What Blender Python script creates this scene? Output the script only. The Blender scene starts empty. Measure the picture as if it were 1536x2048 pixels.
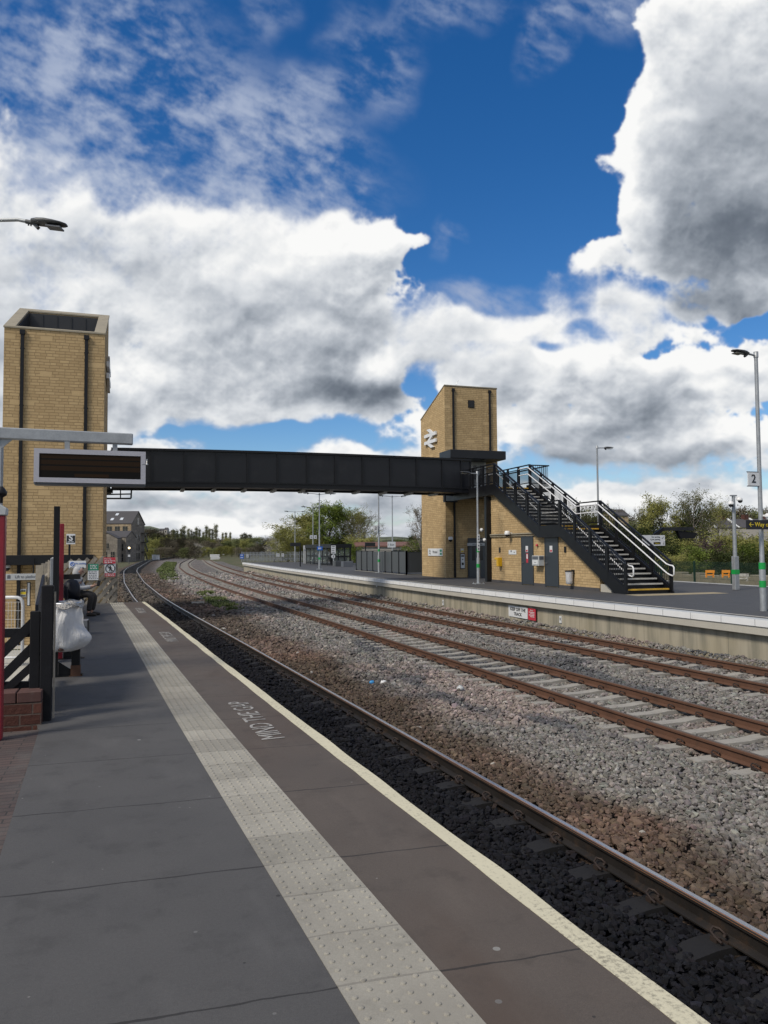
import bpy, math, random
import numpy as np
from mathutils import Vector, Matrix

random.seed(7)
RNG = np.random.default_rng(11)
SC = bpy.context.scene
COL = SC.collection
R_ = math.radians

# ------------------------------------------------------------------ camera
FPX = 1540.0
CAM_H = 1.65
YAW = R_(18.0)
PITCH = math.atan(73.0 / FPX)
ROLL = 0.0065
_r = Vector((math.cos(YAW), -math.sin(YAW), 0))
_h = Vector((math.sin(YAW), math.cos(YAW), 0))
_f = _h * math.cos(PITCH) + Vector((0, 0, math.sin(PITCH)))
_u = Vector((0, 0, math.cos(PITCH))) - _h * math.sin(PITCH)
CR = _r * math.cos(ROLL) - _u * math.sin(ROLL)
CU = _u * math.cos(ROLL) + _r * math.sin(ROLL)
CF = _f
cam_d = bpy.data.cameras.new('camera')
cam_d.sensor_fit = 'VERTICAL'
cam_d.sensor_height = 24.0
cam_d.lens = 24.0 * FPX / 2048.0
cam_d.clip_start = 0.05
cam_d.clip_end = 20000
cam = bpy.data.objects.new('camera', cam_d)
COL.objects.link(cam)
M = Matrix((CR, CU, -CF)).transposed().to_4x4()
M.translation = Vector((0, 0, CAM_H))
cam.matrix_world = M
SC.camera = cam
EYE = Vector((0, 0, CAM_H))

# surveying helpers: where a sight line meets a level, a wall line or a distance
def ray(px, py):
    return CR * ((px - 768) / FPX) - CU * ((py - 1024) / FPX) + CF
def onz(px, py, z=0.0):
    d = ray(px, py); return EYE + d * ((z - CAM_H) / d.z)
def onv(px, py, v):
    d = ray(px, py); return EYE + d * (v / d.y)
def onu(px, py, u):
    d = ray(px, py); return EYE + d * (u / d.x)
def atd(px, py, dist):
    return EYE + ray(px, py) * dist

# ------------------------------------------------------------------ objects
def tag(o, label=None, cat=None, group=None, kind=None):
    if label: o['label'] = label
    if cat: o['category'] = cat
    if group: o['group'] = group
    if kind: o['kind'] = kind
    return o

def thing(name, label, cat, loc=(0, 0, 0), group=None):
    o = bpy.data.objects.new(name, None)
    COL.objects.link(o)
    o.empty_display_size = 0.2
    o.location = loc
    ORG[o] = Vector(loc)
    return tag(o, label, cat, group)
ORG = {}

def children(o):
    return [c for c in bpy.data.objects if c.parent == o]

def copy_tree(o, parent=None, kids=None):
    if kids is None:
        kids = {}
        for c in bpy.data.objects:
            if c.parent: kids.setdefault(c.parent, []).append(c)
    c = o.copy()
    COL.objects.link(c)
    if parent: c.parent = parent
    for ch in kids.get(o, []):
        copy_tree(ch, c, kids)
    return c

class MB:
    def __init__(s):
        s.v = []; s.f = []; s.sm = []
    def add(s, vs, fs, smooth=False):
        b = len(s.v)
        s.v.extend([tuple(p) for p in vs])
        for f in fs:
            s.f.append(tuple(i + b for i in f)); s.sm.append(smooth)
        return s
    def box(s, a, b):
        x0, y0, z0 = a; x1, y1, z1 = b
        if x0 > x1: x0, x1 = x1, x0
        if y0 > y1: y0, y1 = y1, y0
        if z0 > z1: z0, z1 = z1, z0
        return s.add([(x0,y0,z0),(x1,y0,z0),(x1,y1,z0),(x0,y1,z0),(x0,y0,z1),(x1,y0,z1),(x1,y1,z1),(x0,y1,z1)],
                     [(0,3,2,1),(4,5,6,7),(0,1,5,4),(1,2,6,5),(2,3,7,6),(3,0,4,7)])
    def bar(s, p, q, w, h, up=(0, 0, 1)):
        """box section w x h swept from p to q"""
        p = Vector(p); q = Vector(q); d = (q - p).normalized(); up = Vector(up)
        x = d.cross(up)
        if x.length < 1e-4: x = d.cross(Vector((0, 1, 0)))
        x.normalize(); y = x.cross(d).normalized()
        o = [x*(-w/2)+y*(-h/2), x*(w/2)+y*(-h/2), x*(w/2)+y*(h/2), x*(-w/2)+y*(h/2)]
        return s.add([p+k for k in o]+[q+k for k in o],
                     [(3,2,1,0),(4,5,6,7),(0,1,5,4),(1,2,6,5),(2,3,7,6),(3,0,4,7)])
    def tube(s, pts, r, n=8, cap=True, r1=None):
        pts = [Vector(p) for p in pts]; m = len(pts)
        rs = r if isinstance(r, (list, tuple)) else [r + ((r1 if r1 is not None else r) - r) * i / max(1, m-1) for i in range(m)]
        t0 = (pts[1]-pts[0]).normalized()
        x = t0.orthogonal().normalized()
        vs = []
        for i, p in enumerate(pts):
            t = ((pts[min(i+1, m-1)] - pts[max(i-1, 0)])).normalized()
            x = (x - t * x.dot(t))
            if x.length < 1e-5: x = t.orthogonal()
            x.normalize(); y = t.cross(x)
            for k in range(n):
                a = 2*math.pi*k/n
                vs.append(p + (x*math.cos(a) + y*math.sin(a)) * rs[i])
        fs = []
        for i in range(m-1):
            for k in range(n):
                a = i*n+k; b = i*n+(k+1) % n
                fs.append((a, b, b+n, a+n))
        s.add(vs, fs, n > 4)
        if cap:
            s.add(vs[:n], [tuple(range(n))[::-1]]); s.add(vs[-n:], [tuple(range(n))])
        return s
    def lathe(s, prof, c=(0, 0, 0), n=16):
        vs = []; fs = []
        for r, z in prof:
            for k in range(n):
                a = 2*math.pi*k/n
                vs.append((c[0]+r*math.cos(a), c[1]+r*math.sin(a), c[2]+z))
        for i in range(len(prof)-1):
            for k in range(n):
                a = i*n+k; b = i*n+(k+1) % n
                fs.append((a, b, b+n, a+n))
        s.add(vs, fs, True)
        s.add(vs[:n], [tuple(range(n))[::-1]]); s.add(vs[-n:], [tuple(range(n))])
        return s
    def prism(s, poly, o, ax, ay, an, d):
        """2-D polygon in frame (o, ax, ay) extruded by d along an"""
        o = Vector(o); ax = Vector(ax); ay = Vector(ay); an = Vector(an); n = len(poly)
        A = [o+ax*p[0]+ay*p[1] for p in poly]; B = [p+an*d for p in A]
        fs = [tuple(range(n))[::-1], tuple(range(n, 2*n))]
        fs += [(i, (i+1) % n, (i+1) % n+n, i+n) for i in range(n)]
        return s.add(A+B, fs)
    def ball(s, c, r, n=10, sq=(1, 1, 1)):
        c = Vector(c); m = n//2+1; vs = []; fs = []
        for i in range(m+1):
            th = math.pi*i/m
            for k in range(n):
                a = 2*math.pi*k/n
                vs.append(c+Vector((r*sq[0]*math.sin(th)*math.cos(a), r*sq[1]*math.sin(th)*math.sin(a), r*sq[2]*math.cos(th))))
        for i in range(m):
            for k in range(n):
                a = i*n+k; b = i*n+(k+1) % n
                fs.append((a, a+n, b+n, b))
        return s.add(vs, fs, True)
    def build(s, name, mat, parent=None, org=None, bevel=0):
        if org is None:
            p = parent
            while p is not None and p.parent: p = p.parent
            org = ORG.get(p, Vector((0, 0, 0))) if p else Vector((0, 0, 0))
        org = Vector(org)
        me = bpy.data.meshes.new(name)
        me.from_pydata([(a[0]-org.x, a[1]-org.y, a[2]-org.z) for a in s.v], [], s.f)
        me.polygons.foreach_set('use_smooth', s.sm)
        me.materials.append(mat)
        me.validate()
        o = bpy.data.objects.new(name, me)
        COL.objects.link(o)
        if parent: o.parent = parent
        else: o.location = org; ORG[o] = org
        if bevel:
            m = o.modifiers.new('bevel', 'BEVEL'); m.width = bevel; m.segments = 1; m.limit_method = 'ANGLE'; m.angle_limit = R_(40)
        return o

def text_part(name, body, size, mat, o, ax, ay, parent=None, depth=0.004, align='CENTER', sx=1.0, org=None, bold=0.0):
    """lettering as a mesh: baseline origin o, reading direction ax, up direction ay"""
    cu = bpy.data.curves.new('lettering', 'FONT')
    cu.body = body; cu.size = size; cu.align_x = align; cu.align_y = 'CENTER'; cu.extrude = depth/2; cu.resolution_u = 3
    cu.offset = bold
    t = bpy.data.objects.new('lettering', cu)
    COL.objects.link(t)
    dg = bpy.context.evaluated_depsgraph_get()
    me = bpy.data.meshes.new_from_object(t.evaluated_get(dg))
    bpy.data.objects.remove(t); bpy.data.curves.remove(cu)
    ax = Vector(ax).normalized(); ay = Vector(ay).normalized(); an = ax.cross(ay)
    if org is None:
        p = parent
        while p is not None and p.parent: p = p.parent
        org = ORG.get(p, Vector((0, 0, 0))) if p else Vector((0, 0, 0))
    T = Matrix((ax*sx, ay, an)).transposed().to_4x4()
    T.translation = Vector(o) + an*(depth/2) - Vector(org)
    me.transform(T)
    me.materials.clear(); me.materials.append(mat)
    ob = bpy.data.objects.new(name, me)
    COL.objects.link(ob)
    if parent: ob.parent = parent
    else: ob.location = org; ORG[ob] = Vector(org)
    return ob

# ------------------------------------------------------------------ materials
def nt(name):
    m = bpy.data.materials.new(name); m.use_nodes = True
    n = m.node_tree; n.nodes.clear()
    out = n.nodes.new('ShaderNodeOutputMaterial'); b = n.nodes.new('ShaderNodeBsdfPrincipled')
    n.links.new(b.outputs[0], out.inputs[0])
    return m, n, b
def N(n, t, **kw):
    x = n.nodes.new(t)
    for k, v in kw.items():
        if k in ('i',):
            for kk, vv in v.items():
                x.inputs[kk].default_value = vv
        else: setattr(x, k, v)
    return x
def L(n, a, b): n.links.new(a, b)
def mathn(n, op, a, b=None, c=None, clamp=False):
    x = n.nodes.new('ShaderNodeMath'); x.operation = op; x.use_clamp = clamp
    for i, q in enumerate((a, b, c)):
        if q is None: continue
        if isinstance(q, (int, float)): x.inputs[i].default_value = q
        else: n.links.new(q, x.inputs[i])
    return x.outputs[0]
def mixc(n, fac, a, b, mode='MIX'):
    x = n.nodes.new('ShaderNodeMix'); x.data_type = 'RGBA'; x.blend_type = mode
    for i, q in ((0, fac), (6, a), (7, b)):
        if isinstance(q, (int, float)): x.inputs[i].default_value = q
        elif isinstance(q, (tuple, list)): x.inputs[i].default_value = (*q[:3], 1)
        else: n.links.new(q, x.inputs[i])
    return x.outputs[2]
def smooth(n, v, a, b):
    x = n.nodes.new('ShaderNodeMapRange'); x.interpolation_type = 'SMOOTHSTEP'
    x.inputs[1].default_value = a; x.inputs[2].default_value = b
    n.links.new(v, x.inputs[0]); return x.outputs[0]
def wpos(n, obj=False):
    if obj: return n.nodes.new('ShaderNodeTexCoord').outputs['Object']
    return n.nodes.new('ShaderNodeNewGeometry').outputs['Position']
def noise(n, vec, scale, detail=4, rough=.55, sc3=None):
    if sc3:
        m = n.nodes.new('ShaderNodeMapping'); m.inputs['Scale'].default_value = sc3
        n.links.new(vec, m.inputs[0]); vec = m.outputs[0]
    x = n.nodes.new('ShaderNodeTexNoise'); x.inputs['Scale'].default_value = scale
    x.inputs['Detail'].default_value = detail; x.inputs['Roughness'].default_value = rough
    n.links.new(vec, x.inputs['Vector']); return x.outputs['Fac']
def bump(n, b, h, strength=.3, dist=.01):
    x = n.nodes.new('ShaderNodeBump'); x.inputs['Strength'].default_value = strength; x.inputs['Distance'].default_value = dist
    n.links.new(h, x.inputs['Height']); n.links.new(x.outputs[0], b.inputs['Normal'])

def simple(name, col, rough=.6, metal=0.0, var=.18, scale=3.0, fine=40.0, fvar=.12, bmp=.15, bdist=.004, obj=False, dirt=None, dirt_amt=.5, spec=.5):
    """solid colour with broad and fine uneven tone, faint relief and optional patches of dirt"""
    m, n, b = nt(name)
    p = wpos(n, obj)
    a = noise(n, p, scale, 5); f = noise(n, p, fine, 3)
    k = mathn(n, 'ADD', mathn(n, 'MULTIPLY_ADD', a, 2*var, 1-var), mathn(n, 'MULTIPLY_ADD', f, 2*fvar, -fvar))
    vm = N(n, 'ShaderNodeVectorMath', operation='SCALE'); vm.inputs[0].default_value = col[:3]; L(n, k, vm.inputs['Scale'])
    c = vm.outputs[0]
    if dirt:
        d = smooth(n, noise(n, p, scale*1.7, 7, .65), .5, .72)
        c = mixc(n, mathn(n, 'MULTIPLY', d, dirt_amt), c, dirt)
    L(n, c, b.inputs['Base Color'])
    b.inputs['Roughness'].default_value = rough; b.inputs['Metallic'].default_value = metal
    b.inputs['Specular IOR Level'].default_value = spec
    L(n, mathn(n, 'MULTIPLY_ADD', a, .3, rough-.15, clamp=True), b.inputs['Roughness'])
    if bmp: bump(n, b, f, bmp, bdist)
    return m
SUN_E, SUN_ANG, SKY_S, SKY_SAT, CLOUD_S, EXPO, SKY_RES = 3.1, 14, .112, 1.36, 1.0, 0.0, 900
MT = {}
MT['black'] = simple('black_paint', (.006, .0065, .0085), .42, var=.3, fvar=.2, spec=.35)
MT['blackwood'] = simple('black_timber', (.006, .0065, .009), .6, var=.4, fine=60, bmp=.4, dirt=(.03, .03, .034), dirt_amt=.25, spec=.3)
MT['panel'] = simple('dark_panel', (.0085, .0095, .013), .38, var=.45, scale=.8, fine=15, bmp=.05, spec=.4, dirt=(.024, .025, .028), dirt_amt=.5)
MT['screen_dark'] = simple('windbreak_panel', (.06, .066, .073), .35, var=.2, scale=.6)
MT['navy'] = simple('navy_board', (.007, .009, .016), .5, spec=.3)
MT['red'] = simple('crimson_paint', (.22, .010, .022), .4, var=.2)
MT['signred'] = simple('sign_red', (.45, .03, .05), .45, var=.12, bmp=0)
MT['signgreen'] = simple('sign_green', (.02, .22, .13), .45, var=.12, bmp=0)
MT['bandgreen'] = simple('green_band', (.01, .30, .06), .4, var=.1, bmp=0)
MT['signblue'] = simple('sign_blue', (.02, .12, .5), .45, var=.1, bmp=0)
MT['signwhite'] = simple('sign_white', (.66, .68, .70), .4, var=.08, bmp=0, dirt=(.4, .4, .38), dirt_amt=.2)
MT['signgrey'] = simple('sign_pale_grey', (.45, .47, .48), .45, var=.1, bmp=0)
MT['ink'] = simple('sign_ink', (.012, .013, .016), .5, bmp=0)
MT['inkgrey'] = simple('sign_ink_grey', (.10, .11, .13), .5, bmp=0)
MT['yellow_txt'] = simple('sign_yellow', (.75, .58, .03), .45, bmp=0)
MT['white'] = simple('white_paint', (.72, .73, .74), .4, var=.08, dirt=(.45, .43, .4), dirt_amt=.25)
MT['whitetube'] = simple('white_tube', (.70, .71, .73), .35, var=.06)
MT['steel'] = simple('brushed_steel', (.45, .46, .48), .38, .85, var=.15)
MT['galv'] = simple('galvanised_steel', (.34, .36, .38), .5, .45, var=.28, scale=9, fine=45, fvar=.18, bmp=.06)
MT['lampgrey'] = simple('lamp_grey', (.075, .08, .085), .5, .2, var=.2)
MT['lens'] = simple('lamp_lens', (.13, .13, .11), .3, var=.2, bmp=0)
MT['displaycase'] = simple('display_case_grey', (.42, .42, .47), .4, .1, var=.08)
MT['yellow'] = simple('yellow_paint', (.72, .42, .01), .4, var=.1)
MT['orange'] = simple('orange_plastic', (.75, .28, .03), .5, var=.15)
MT['doorgrey'] = simple('door_slate', (.032, .040, .050), .4, var=.12, scale=1.0)
MT['doorinner'] = simple('lift_door_grey', (.07, .08, .09), .35, .4, var=.15)
MT['nosing'] = simple('step_nosing', (.50, .49, .46), .6, var=.15, dirt=(.2, .19, .17), dirt_amt=.5)
MT['yellownose'] = simple('yellow_nosing', (.62, .37, .04), .6, var=.15, dirt=(.3, .22, .1), dirt_amt=.4)
MT['concrete'] = simple('concrete', (.30, .29, .265), .85, var=.2, scale=2, fine=30, bmp=.25, dirt=(.16, .15, .13), dirt_amt=.5)
MT['concrete_lt'] = simple('pale_concrete', (.42, .40, .35), .85, var=.15, scale=1.2, fine=30, bmp=.2)
MT['coping'] = simple('stone_coping', (.29, .26, .20), .85, var=.15, scale=2, fine=25, bmp=.3, dirt=(.15, .135, .105), dirt_amt=.5)
MT['lead'] = simple('dark_cladding', (.022, .023, .026), .45, var=.35, scale=1.2)
MT['slate'] = simple('grey_slate', (.065, .062, .066), .8, var=.25, scale=1.0, fine=8)
MT['roofred'] = simple('red_tiles', (.15, .075, .06), .8, var=.25)
MT['render'] = simple('grey_render', (.36, .34, .31), .9, var=.15)
MT['glassdark'] = simple('dark_glass', (.02, .023, .026), .12, var=.2, bmp=0)
MT['skylight'] = simple('skylight_glass', (.62, .66, .70), .15, var=.05, bmp=0)
MT['grassy'] = simple('grass_blades', (.095, .125, .035), .85, var=.4, scale=.8, fine=20, dirt=(.17, .145, .06), dirt_amt=.8)
MT['bark'] = simple('bark', (.085, .072, .058), .9, var=.3, scale=2, fine=14, bmp=.4)
MT['palebark'] = simple('pale_bark', (.16, .14, .12), .9, var=.3, scale=2, fine=14, bmp=.4)
MT['rust'] = simple('rusty_steel', (.105, .050, .029), .78, .1, var=.3, scale=3, fine=40, dirt=(.06, .033, .021), dirt_amt=.6, bmp=.25)
MT['rusttop'] = simple('worn_rail_top', (.115, .085, .064), .55, .3, var=.25, scale=2, fine=30)
MT['raildark'] = simple('oily_rail', (.015, .0125, .011), .6, .1, var=.35, scale=3, fine=40, dirt=(.06, .035, .02), dirt_amt=.5, bmp=.2)
MT['railtop'] = simple('polished_rail', (.50, .49, .48), .34, .85, var=.12, scale=4, fine=20, fvar=.05, bmp=0)
MT['railedge'] = simple('rusty_rail_edge', (.26, .125, .06), .5, .3, var=.3, scale=4, fine=40)
MT['clip'] = simple('rail_clip_steel', (.035, .024, .02), .65, .3, var=.3)
MT['sleeper'] = simple('pale_sleeper', (.29, .275, .245), .85, var=.18, scale=4, fine=40, bmp=.25, dirt=(.16, .14, .12), dirt_amt=.6)
MT['sleeperdark'] = simple('grimy_sleeper', (.014, .0138, .015), .8, var=.3, scale=4, fine=40, bmp=.3, spec=.3)
MT['greenmesh'] = simple('green_fence', (.008, .035, .022), .5, var=.2)
MT['skin'] = simple('skin', (.42, .25, .19), .6, var=.08, obj=True)
MT['jacket'] = simple('pale_jacket', (.40, .41, .43), .7, var=.15, scale=6, fine=30, bmp=.3, bdist=.01)
MT['trousers'] = simple('dark_trousers', (.022, .02, .021), .8, var=.3)
MT['hair'] = simple('grey_hair', (.32, .30, .28), .7, var=.3)
MT['shoe'] = simple('dark_shoe', (.03, .024, .02), .6)
MT['blossomleaf'] = None

# white plastic bag: thin and milky
m, n, b = nt('bin_liner'); p = wpos(n)
b.inputs['Base Color'].default_value = (.70, .71, .735, 1); b.inputs['Roughness'].default_value = .42
t_ = N(n, 'ShaderNodeBsdfTranslucent'); t_.inputs['Color'].default_value = (.8, .81, .83, 1); mx_ = N(n, 'ShaderNodeMixShader'); mx_.inputs[0].default_value = .3
L(n, b.outputs[0], mx_.inputs[1]); L(n, t_.outputs[0], mx_.inputs[2]); L(n, mx_.outputs[0], [q for q in n.nodes if q.type == 'OUTPUT_MATERIAL'][0].inputs[0])
bump(n, b, noise(n, p, 13, 6, .65, (1, 1, .22)), .9, .05)
MT['bag'] = m
# coursed buff stone, each block its own tone
def stone_mat(name, c1, c2, mort, rowh=.15, width=.36, msize=.012):
    m, n, b = nt(name)
    g = n.nodes.new('ShaderNodeNewGeometry')
    sp = N(n, 'ShaderNodeSeparateXYZ'); L(n, g.outputs['Position'], sp.inputs[0])
    sn = N(n, 'ShaderNodeSeparateXYZ'); L(n, g.outputs['True Normal'], sn.inputs[0])
    ax = mathn(n, 'GREATER_THAN', mathn(n, 'ABSOLUTE', sn.outputs[0]), .5)
    hx = mathn(n, 'ADD', mathn(n, 'MULTIPLY', sp.outputs[1], ax), mathn(n, 'MULTIPLY', sp.outputs[0], mathn(n, 'SUBTRACT', 1, ax)))
    cv = N(n, 'ShaderNodeCombineXYZ'); L(n, hx, cv.inputs[0]); L(n, sp.outputs[2], cv.inputs[1])
    wn = noise(n, g.outputs['Position'], 5, 2)
    dv = N(n, 'ShaderNodeVectorMath', operation='ADD'); L(n, cv.outputs[0], dv.inputs[0])
    w2 = N(n, 'ShaderNodeCombineXYZ'); L(n, mathn(n, 'MULTIPLY_ADD', wn, .02, -.01), w2.inputs[1]); L(n, w2.outputs[0], dv.inputs[1])
    outs = []
    for (rh, wd, sq, off) in ((rowh, width, .62, .43), (rowh*2, width*1.25, 1.4, .37)):
        bt = N(n, 'ShaderNodeTexBrick', offset=off, squash=sq, squash_frequency=3, offset_frequency=2)
        bt.inputs['Scale'].default_value = 1; bt.inputs['Row Height'].default_value = rh; bt.inputs['Brick Width'].default_value = wd
        bt.inputs['Mortar Size'].default_value = msize; bt.inputs['Mortar Smooth'].default_value = .3; bt.inputs['Bias'].default_value = 0
        bt.inputs['Color1'].default_value = (0, 0, 0, 1); bt.inputs['Color2'].default_value = (1, 1, 1, 1); bt.inputs['Mortar'].default_value = (.5, .5, .5, 1)
        L(n, dv.outputs[0], bt.inputs['Vector']); outs.append(bt)
    # here and there a block twice as high
    big = mathn(n, 'GREATER_THAN', outs[1].outputs['Color'], .90)
    tone = mathn(n, 'ADD', mathn(n, 'MULTIPLY', outs[1].outputs['Color'], big), mathn(n, 'MULTIPLY', outs[0].outputs['Color'], mathn(n, 'SUBTRACT', 1, big)))
    mo = mathn(n, 'ADD', mathn(n, 'MULTIPLY', outs[1].outputs['Fac'], big), mathn(n, 'MULTIPLY', outs[0].outputs['Fac'], mathn(n, 'SUBTRACT', 1, big)))
    fine = noise(n, g.outputs['Position'], 28, 4, .6)
    broad = noise(n, g.outputs['Position'], .7, 3)
    t = mathn(n, 'ADD', mathn(n, 'MULTIPLY', tone, .75), mathn(n, 'MULTIPLY_ADD', fine, .7, -.22), clamp=True)
    c = mixc(n, t, c1, c2)
    c = mixc(n, mathn(n, 'MULTIPLY', smooth(n, broad, .45, .7), .22), c, tuple(q*.66 for q in c1))
    rs = noise(n, g.outputs['Position'], 1.0, 5, .6, (2.2, 2.2, .10))
    c = mixc(n, mathn(n, 'MULTIPLY', smooth(n, rs, .52, .72), .30), c, tuple(q*.55 for q in c1))
    c = mixc(n, mo, c, mort)
    L(n, c, b.inputs['Base Color']); b.inputs['Roughness'].default_value = .88; b.inputs['Specular IOR Level'].default_value = .2
    bump(n, b, mathn(n, 'SUBTRACT', mathn(n, 'MULTIPLY', fine, .6), mathn(n, 'MULTIPLY', mo, 1.2)), .7, .02)
    return m
MT['stone'] = stone_mat('buff_stone', (.415, .295, .155), (.54, .395, .215), (.30, .215, .115), .105, .32, .010)
MT['redbrick'] = stone_mat('dark_red_brick', (.06, .026, .022), (.12, .05, .038), (.10, .075, .065), .105, .30, .009)
MT['millstone'] = stone_mat('grey_mill_stone', (.17, .15, .13), (.28, .25, .21), (.15, .13, .115), .4, .9, .03)  # plain grey coursing for the mill and its shed
MT['millbuff'] = stone_mat('pale_mill_stone', (.30, .23, .15), (.42, .33, .22), (.2, .16, .11), .4, .9, .03)  # lighter buff coursing, for the house and the mill's sunlit band

# platform asphalt: bays 1.2 m long with uneven tarred joints, chewing gum spots
def asphalt(name, col, joints, brown=None, bay=1.2, jk=.75):
    m, n, b = nt(name); p = wpos(n)
    sp = N(n, 'ShaderNodeSeparateXYZ'); L(n, p, sp.inputs[0])
    a = noise(n, p, 1.1, 5); f = noise(n, p, 190, 3, .75); g = noise(n, p, 60, 3)
    k = mathn(n, 'ADD', mathn(n, 'MULTIPLY_ADD', a, .5, .62), mathn(n, 'MULTIPLY_ADD', f, 1.0, -.37))
    k = mathn(n, 'MULTIPLY', k, mathn(n, 'MULTIPLY_ADD', g, .3, .85))
    vm = N(n, 'ShaderNodeVectorMath', operation='SCALE'); vm.inputs[0].default_value = col; L(n, k, vm.inputs['Scale'])
    c = vm.outputs[0]
    if brown:
        c = mixc(n, smooth(n, noise(n, p, .9, 6, .6, (1, .35, 1)), .4, .68), c, brown)
    # gum and scuffs
    st = noise(n, p, 3.4, 8, .68)
    c = mixc(n, mathn(n, 'MULTIPLY', smooth(n, st, .50, .68), .42), c, tuple(q*.55 for q in col))
    c = mixc(n, mathn(n, 'MULTIPLY', smooth(n, noise(n, p, 1.9, 7, .66, (1.3, .5, 1)), .52, .72), .32), c, tuple(min(1, q*1.5) for q in col))
    for sc, th, cc, am in ((2.2, .042, (.25, .25, .24), .8), (3.1, .05, (.02, .02, .02), .75), (4.3, .06, (.17, .17, .17), .6), (7.1, .07, (.22, .22, .21), .6)):
        v = N(n, 'ShaderNodeTexVoronoi'); v.inputs['Scale'].default_value = sc
        mp = N(n, 'ShaderNodeVectorMath', operation='ADD'); mp.inputs[1].default_value = (sc, sc*2.3, 0)
        L(n, p, mp.inputs[0]); L(n, mp.outputs[0], v.inputs['Vector'])
        sc2 = N(n, 'ShaderNodeSeparateColor'); L(n, v.outputs['Color'], sc2.inputs[0])
        rad = mathn(n, 'MULTIPLY', th, sc2.outputs[0])
        spot = mathn(n, 'MULTIPLY', mathn(n, 'LESS_THAN', v.outputs['Distance'], rad), mathn(n, 'GREATER_THAN', sc2.outputs[1], .52))
        c = mixc(n, mathn(n, 'MULTIPLY', spot, am), c, cc)
    h = f
    if jk < .5:
        fl = mathn(n, 'FLOOR', mathn(n, 'DIVIDE', mathn(n, 'ADD', mathn(n, 'ADD', sp.outputs[1], mathn(n, 'MULTIPLY', sp.outputs[0], joints)), .68), bay))
        wn_ = N(n, 'ShaderNodeTexWhiteNoise', noise_dimensions='1D'); L(n, fl, wn_.inputs['W'])
        vs2_ = N(n, 'ShaderNodeVectorMath', operation='SCALE'); L(n, c, vs2_.inputs[0]); L(n, mathn(n, 'MULTIPLY_ADD', wn_.outputs['Value'], .26, .86), vs2_.inputs['Scale']); c = vs2_.outputs[0]
    if joints:
        wob = mathn(n, 'MULTIPLY_ADD', noise(n, p, 1.7, 5, .6), .07, -.035)
        jv = mathn(n, 'ADD', mathn(n, 'ADD', sp.outputs[1], wob), mathn(n, 'MULTIPLY', sp.outputs[0], joints))
        ph = mathn(n, 'FRACT', mathn(n, 'DIVIDE', mathn(n, 'ADD', jv, .68), bay))
        dd = mathn(n, 'MULTIPLY', mathn(n, 'MINIMUM', ph, mathn(n, 'SUBTRACT', 1, ph)), bay)
        wdt = mathn(n, 'MULTIPLY_ADD', noise(n, p, 3.2, 4), .016, -.002)
        ln = mathn(n, 'LESS_THAN', dd, wdt)
        c = mixc(n, mathn(n, 'MULTIPLY', ln, jk), c, (.018, .017, .017) if jk > .5 else (.11, .10, .09))
        h = mathn(n, 'SUBTRACT', f, mathn(n, 'MULTIPLY', ln, 2))
    L(n, c, b.inputs['Base Color'])
    L(n, mathn(n, 'MULTIPLY_ADD', a, .25, .62), b.inputs['Roughness']); b.inputs['Specular IOR Level'].default_value = .35
    bump(n, b, h, .35, .004)
    return m
MT['asphalt'] = asphalt('platform_asphalt', (.077, .0755, .076), .04)
MT['asphalt_edge'] = asphalt('platform_edge_asphalt', (.090, .075, .065), .04, (.080, .059, .047))
MT['asphalt_new'] = asphalt('new_asphalt', (.062, .063, .067), 0)
MT['tactile'] = asphalt('tactile_concrete', (.31, .295, .255), .04, (.24, .225, .195), .4, .4)

# worn cream edge line
def worn(name, col, under, lo=.36, hi=.5, sc=14):
    m, n, b = nt(name); p = wpos(n)
    w = smooth(n, mathn(n, 'ADD', mathn(n, 'MULTIPLY', noise(n, p, sc, 8, .72), .75), mathn(n, 'MULTIPLY', noise(n, p, 1.3, 3), .25)), lo, hi)
    tone = mixc(n, noise(n, p, 2, 4), tuple(q*.8 for q in col), col)
    L(n, mixc(n, w, under, tone), b.inputs['Base Color']); b.inputs['Roughness'].default_value = .75
    bump(n, b, noise(n, p, 200, 2), .2, .003)
    return m
MT['edgeline'] = worn('worn_cream_paint', (.62, .58, .43), (.27, .25, .19), .34, .50, 38)
MT['gap_paint'] = worn('faded_lettering', (.36, .35, .335), (.10, .093, .088), .36, .52, 20)
MT['nosewhite'] = worn('white_edge_coping', (.78, .79, .80), (.5, .5, .49), .28, .4, 6)
MT['cream_line'] = worn('cream_line', (.55, .53, .47), (.2, .2, .19), .35, .5, 9)

# platform wall: cast panels with stained streaks
m, n, b = nt('platform_wall_panels'); p = wpos(n)
sp = N(n, 'ShaderNodeSeparateXYZ'); L(n, p, sp.inputs[0])
st = noise(n, p, 3.2, 5, .6, (1, 1, .12)); br = noise(n, p, .6, 3)
c = mixc(n, smooth(n, st, .35, .7), (.37, .335, .26), (.20, .19, .15))
c = mixc(n, mathn(n, 'MULTIPLY', smooth(n, br, .4, .7), .5), c, (.33, .285, .19))
ph = mathn(n, 'FRACT', mathn(n, 'DIVIDE', sp.outputs[1], 1.5))
ln = mathn(n, 'LESS_THAN', ph, .012)
c = mixc(n, mathn(n, 'MULTIPLY', ln, .6), c, (.08, .075, .065))
L(n, c, b.inputs['Base Color']); b.inputs['Roughness'].default_value = .85
bump(n, b, mathn(n, 'SUBTRACT', st, ln), .3, .01)
MT['pwall'] = m

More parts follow.
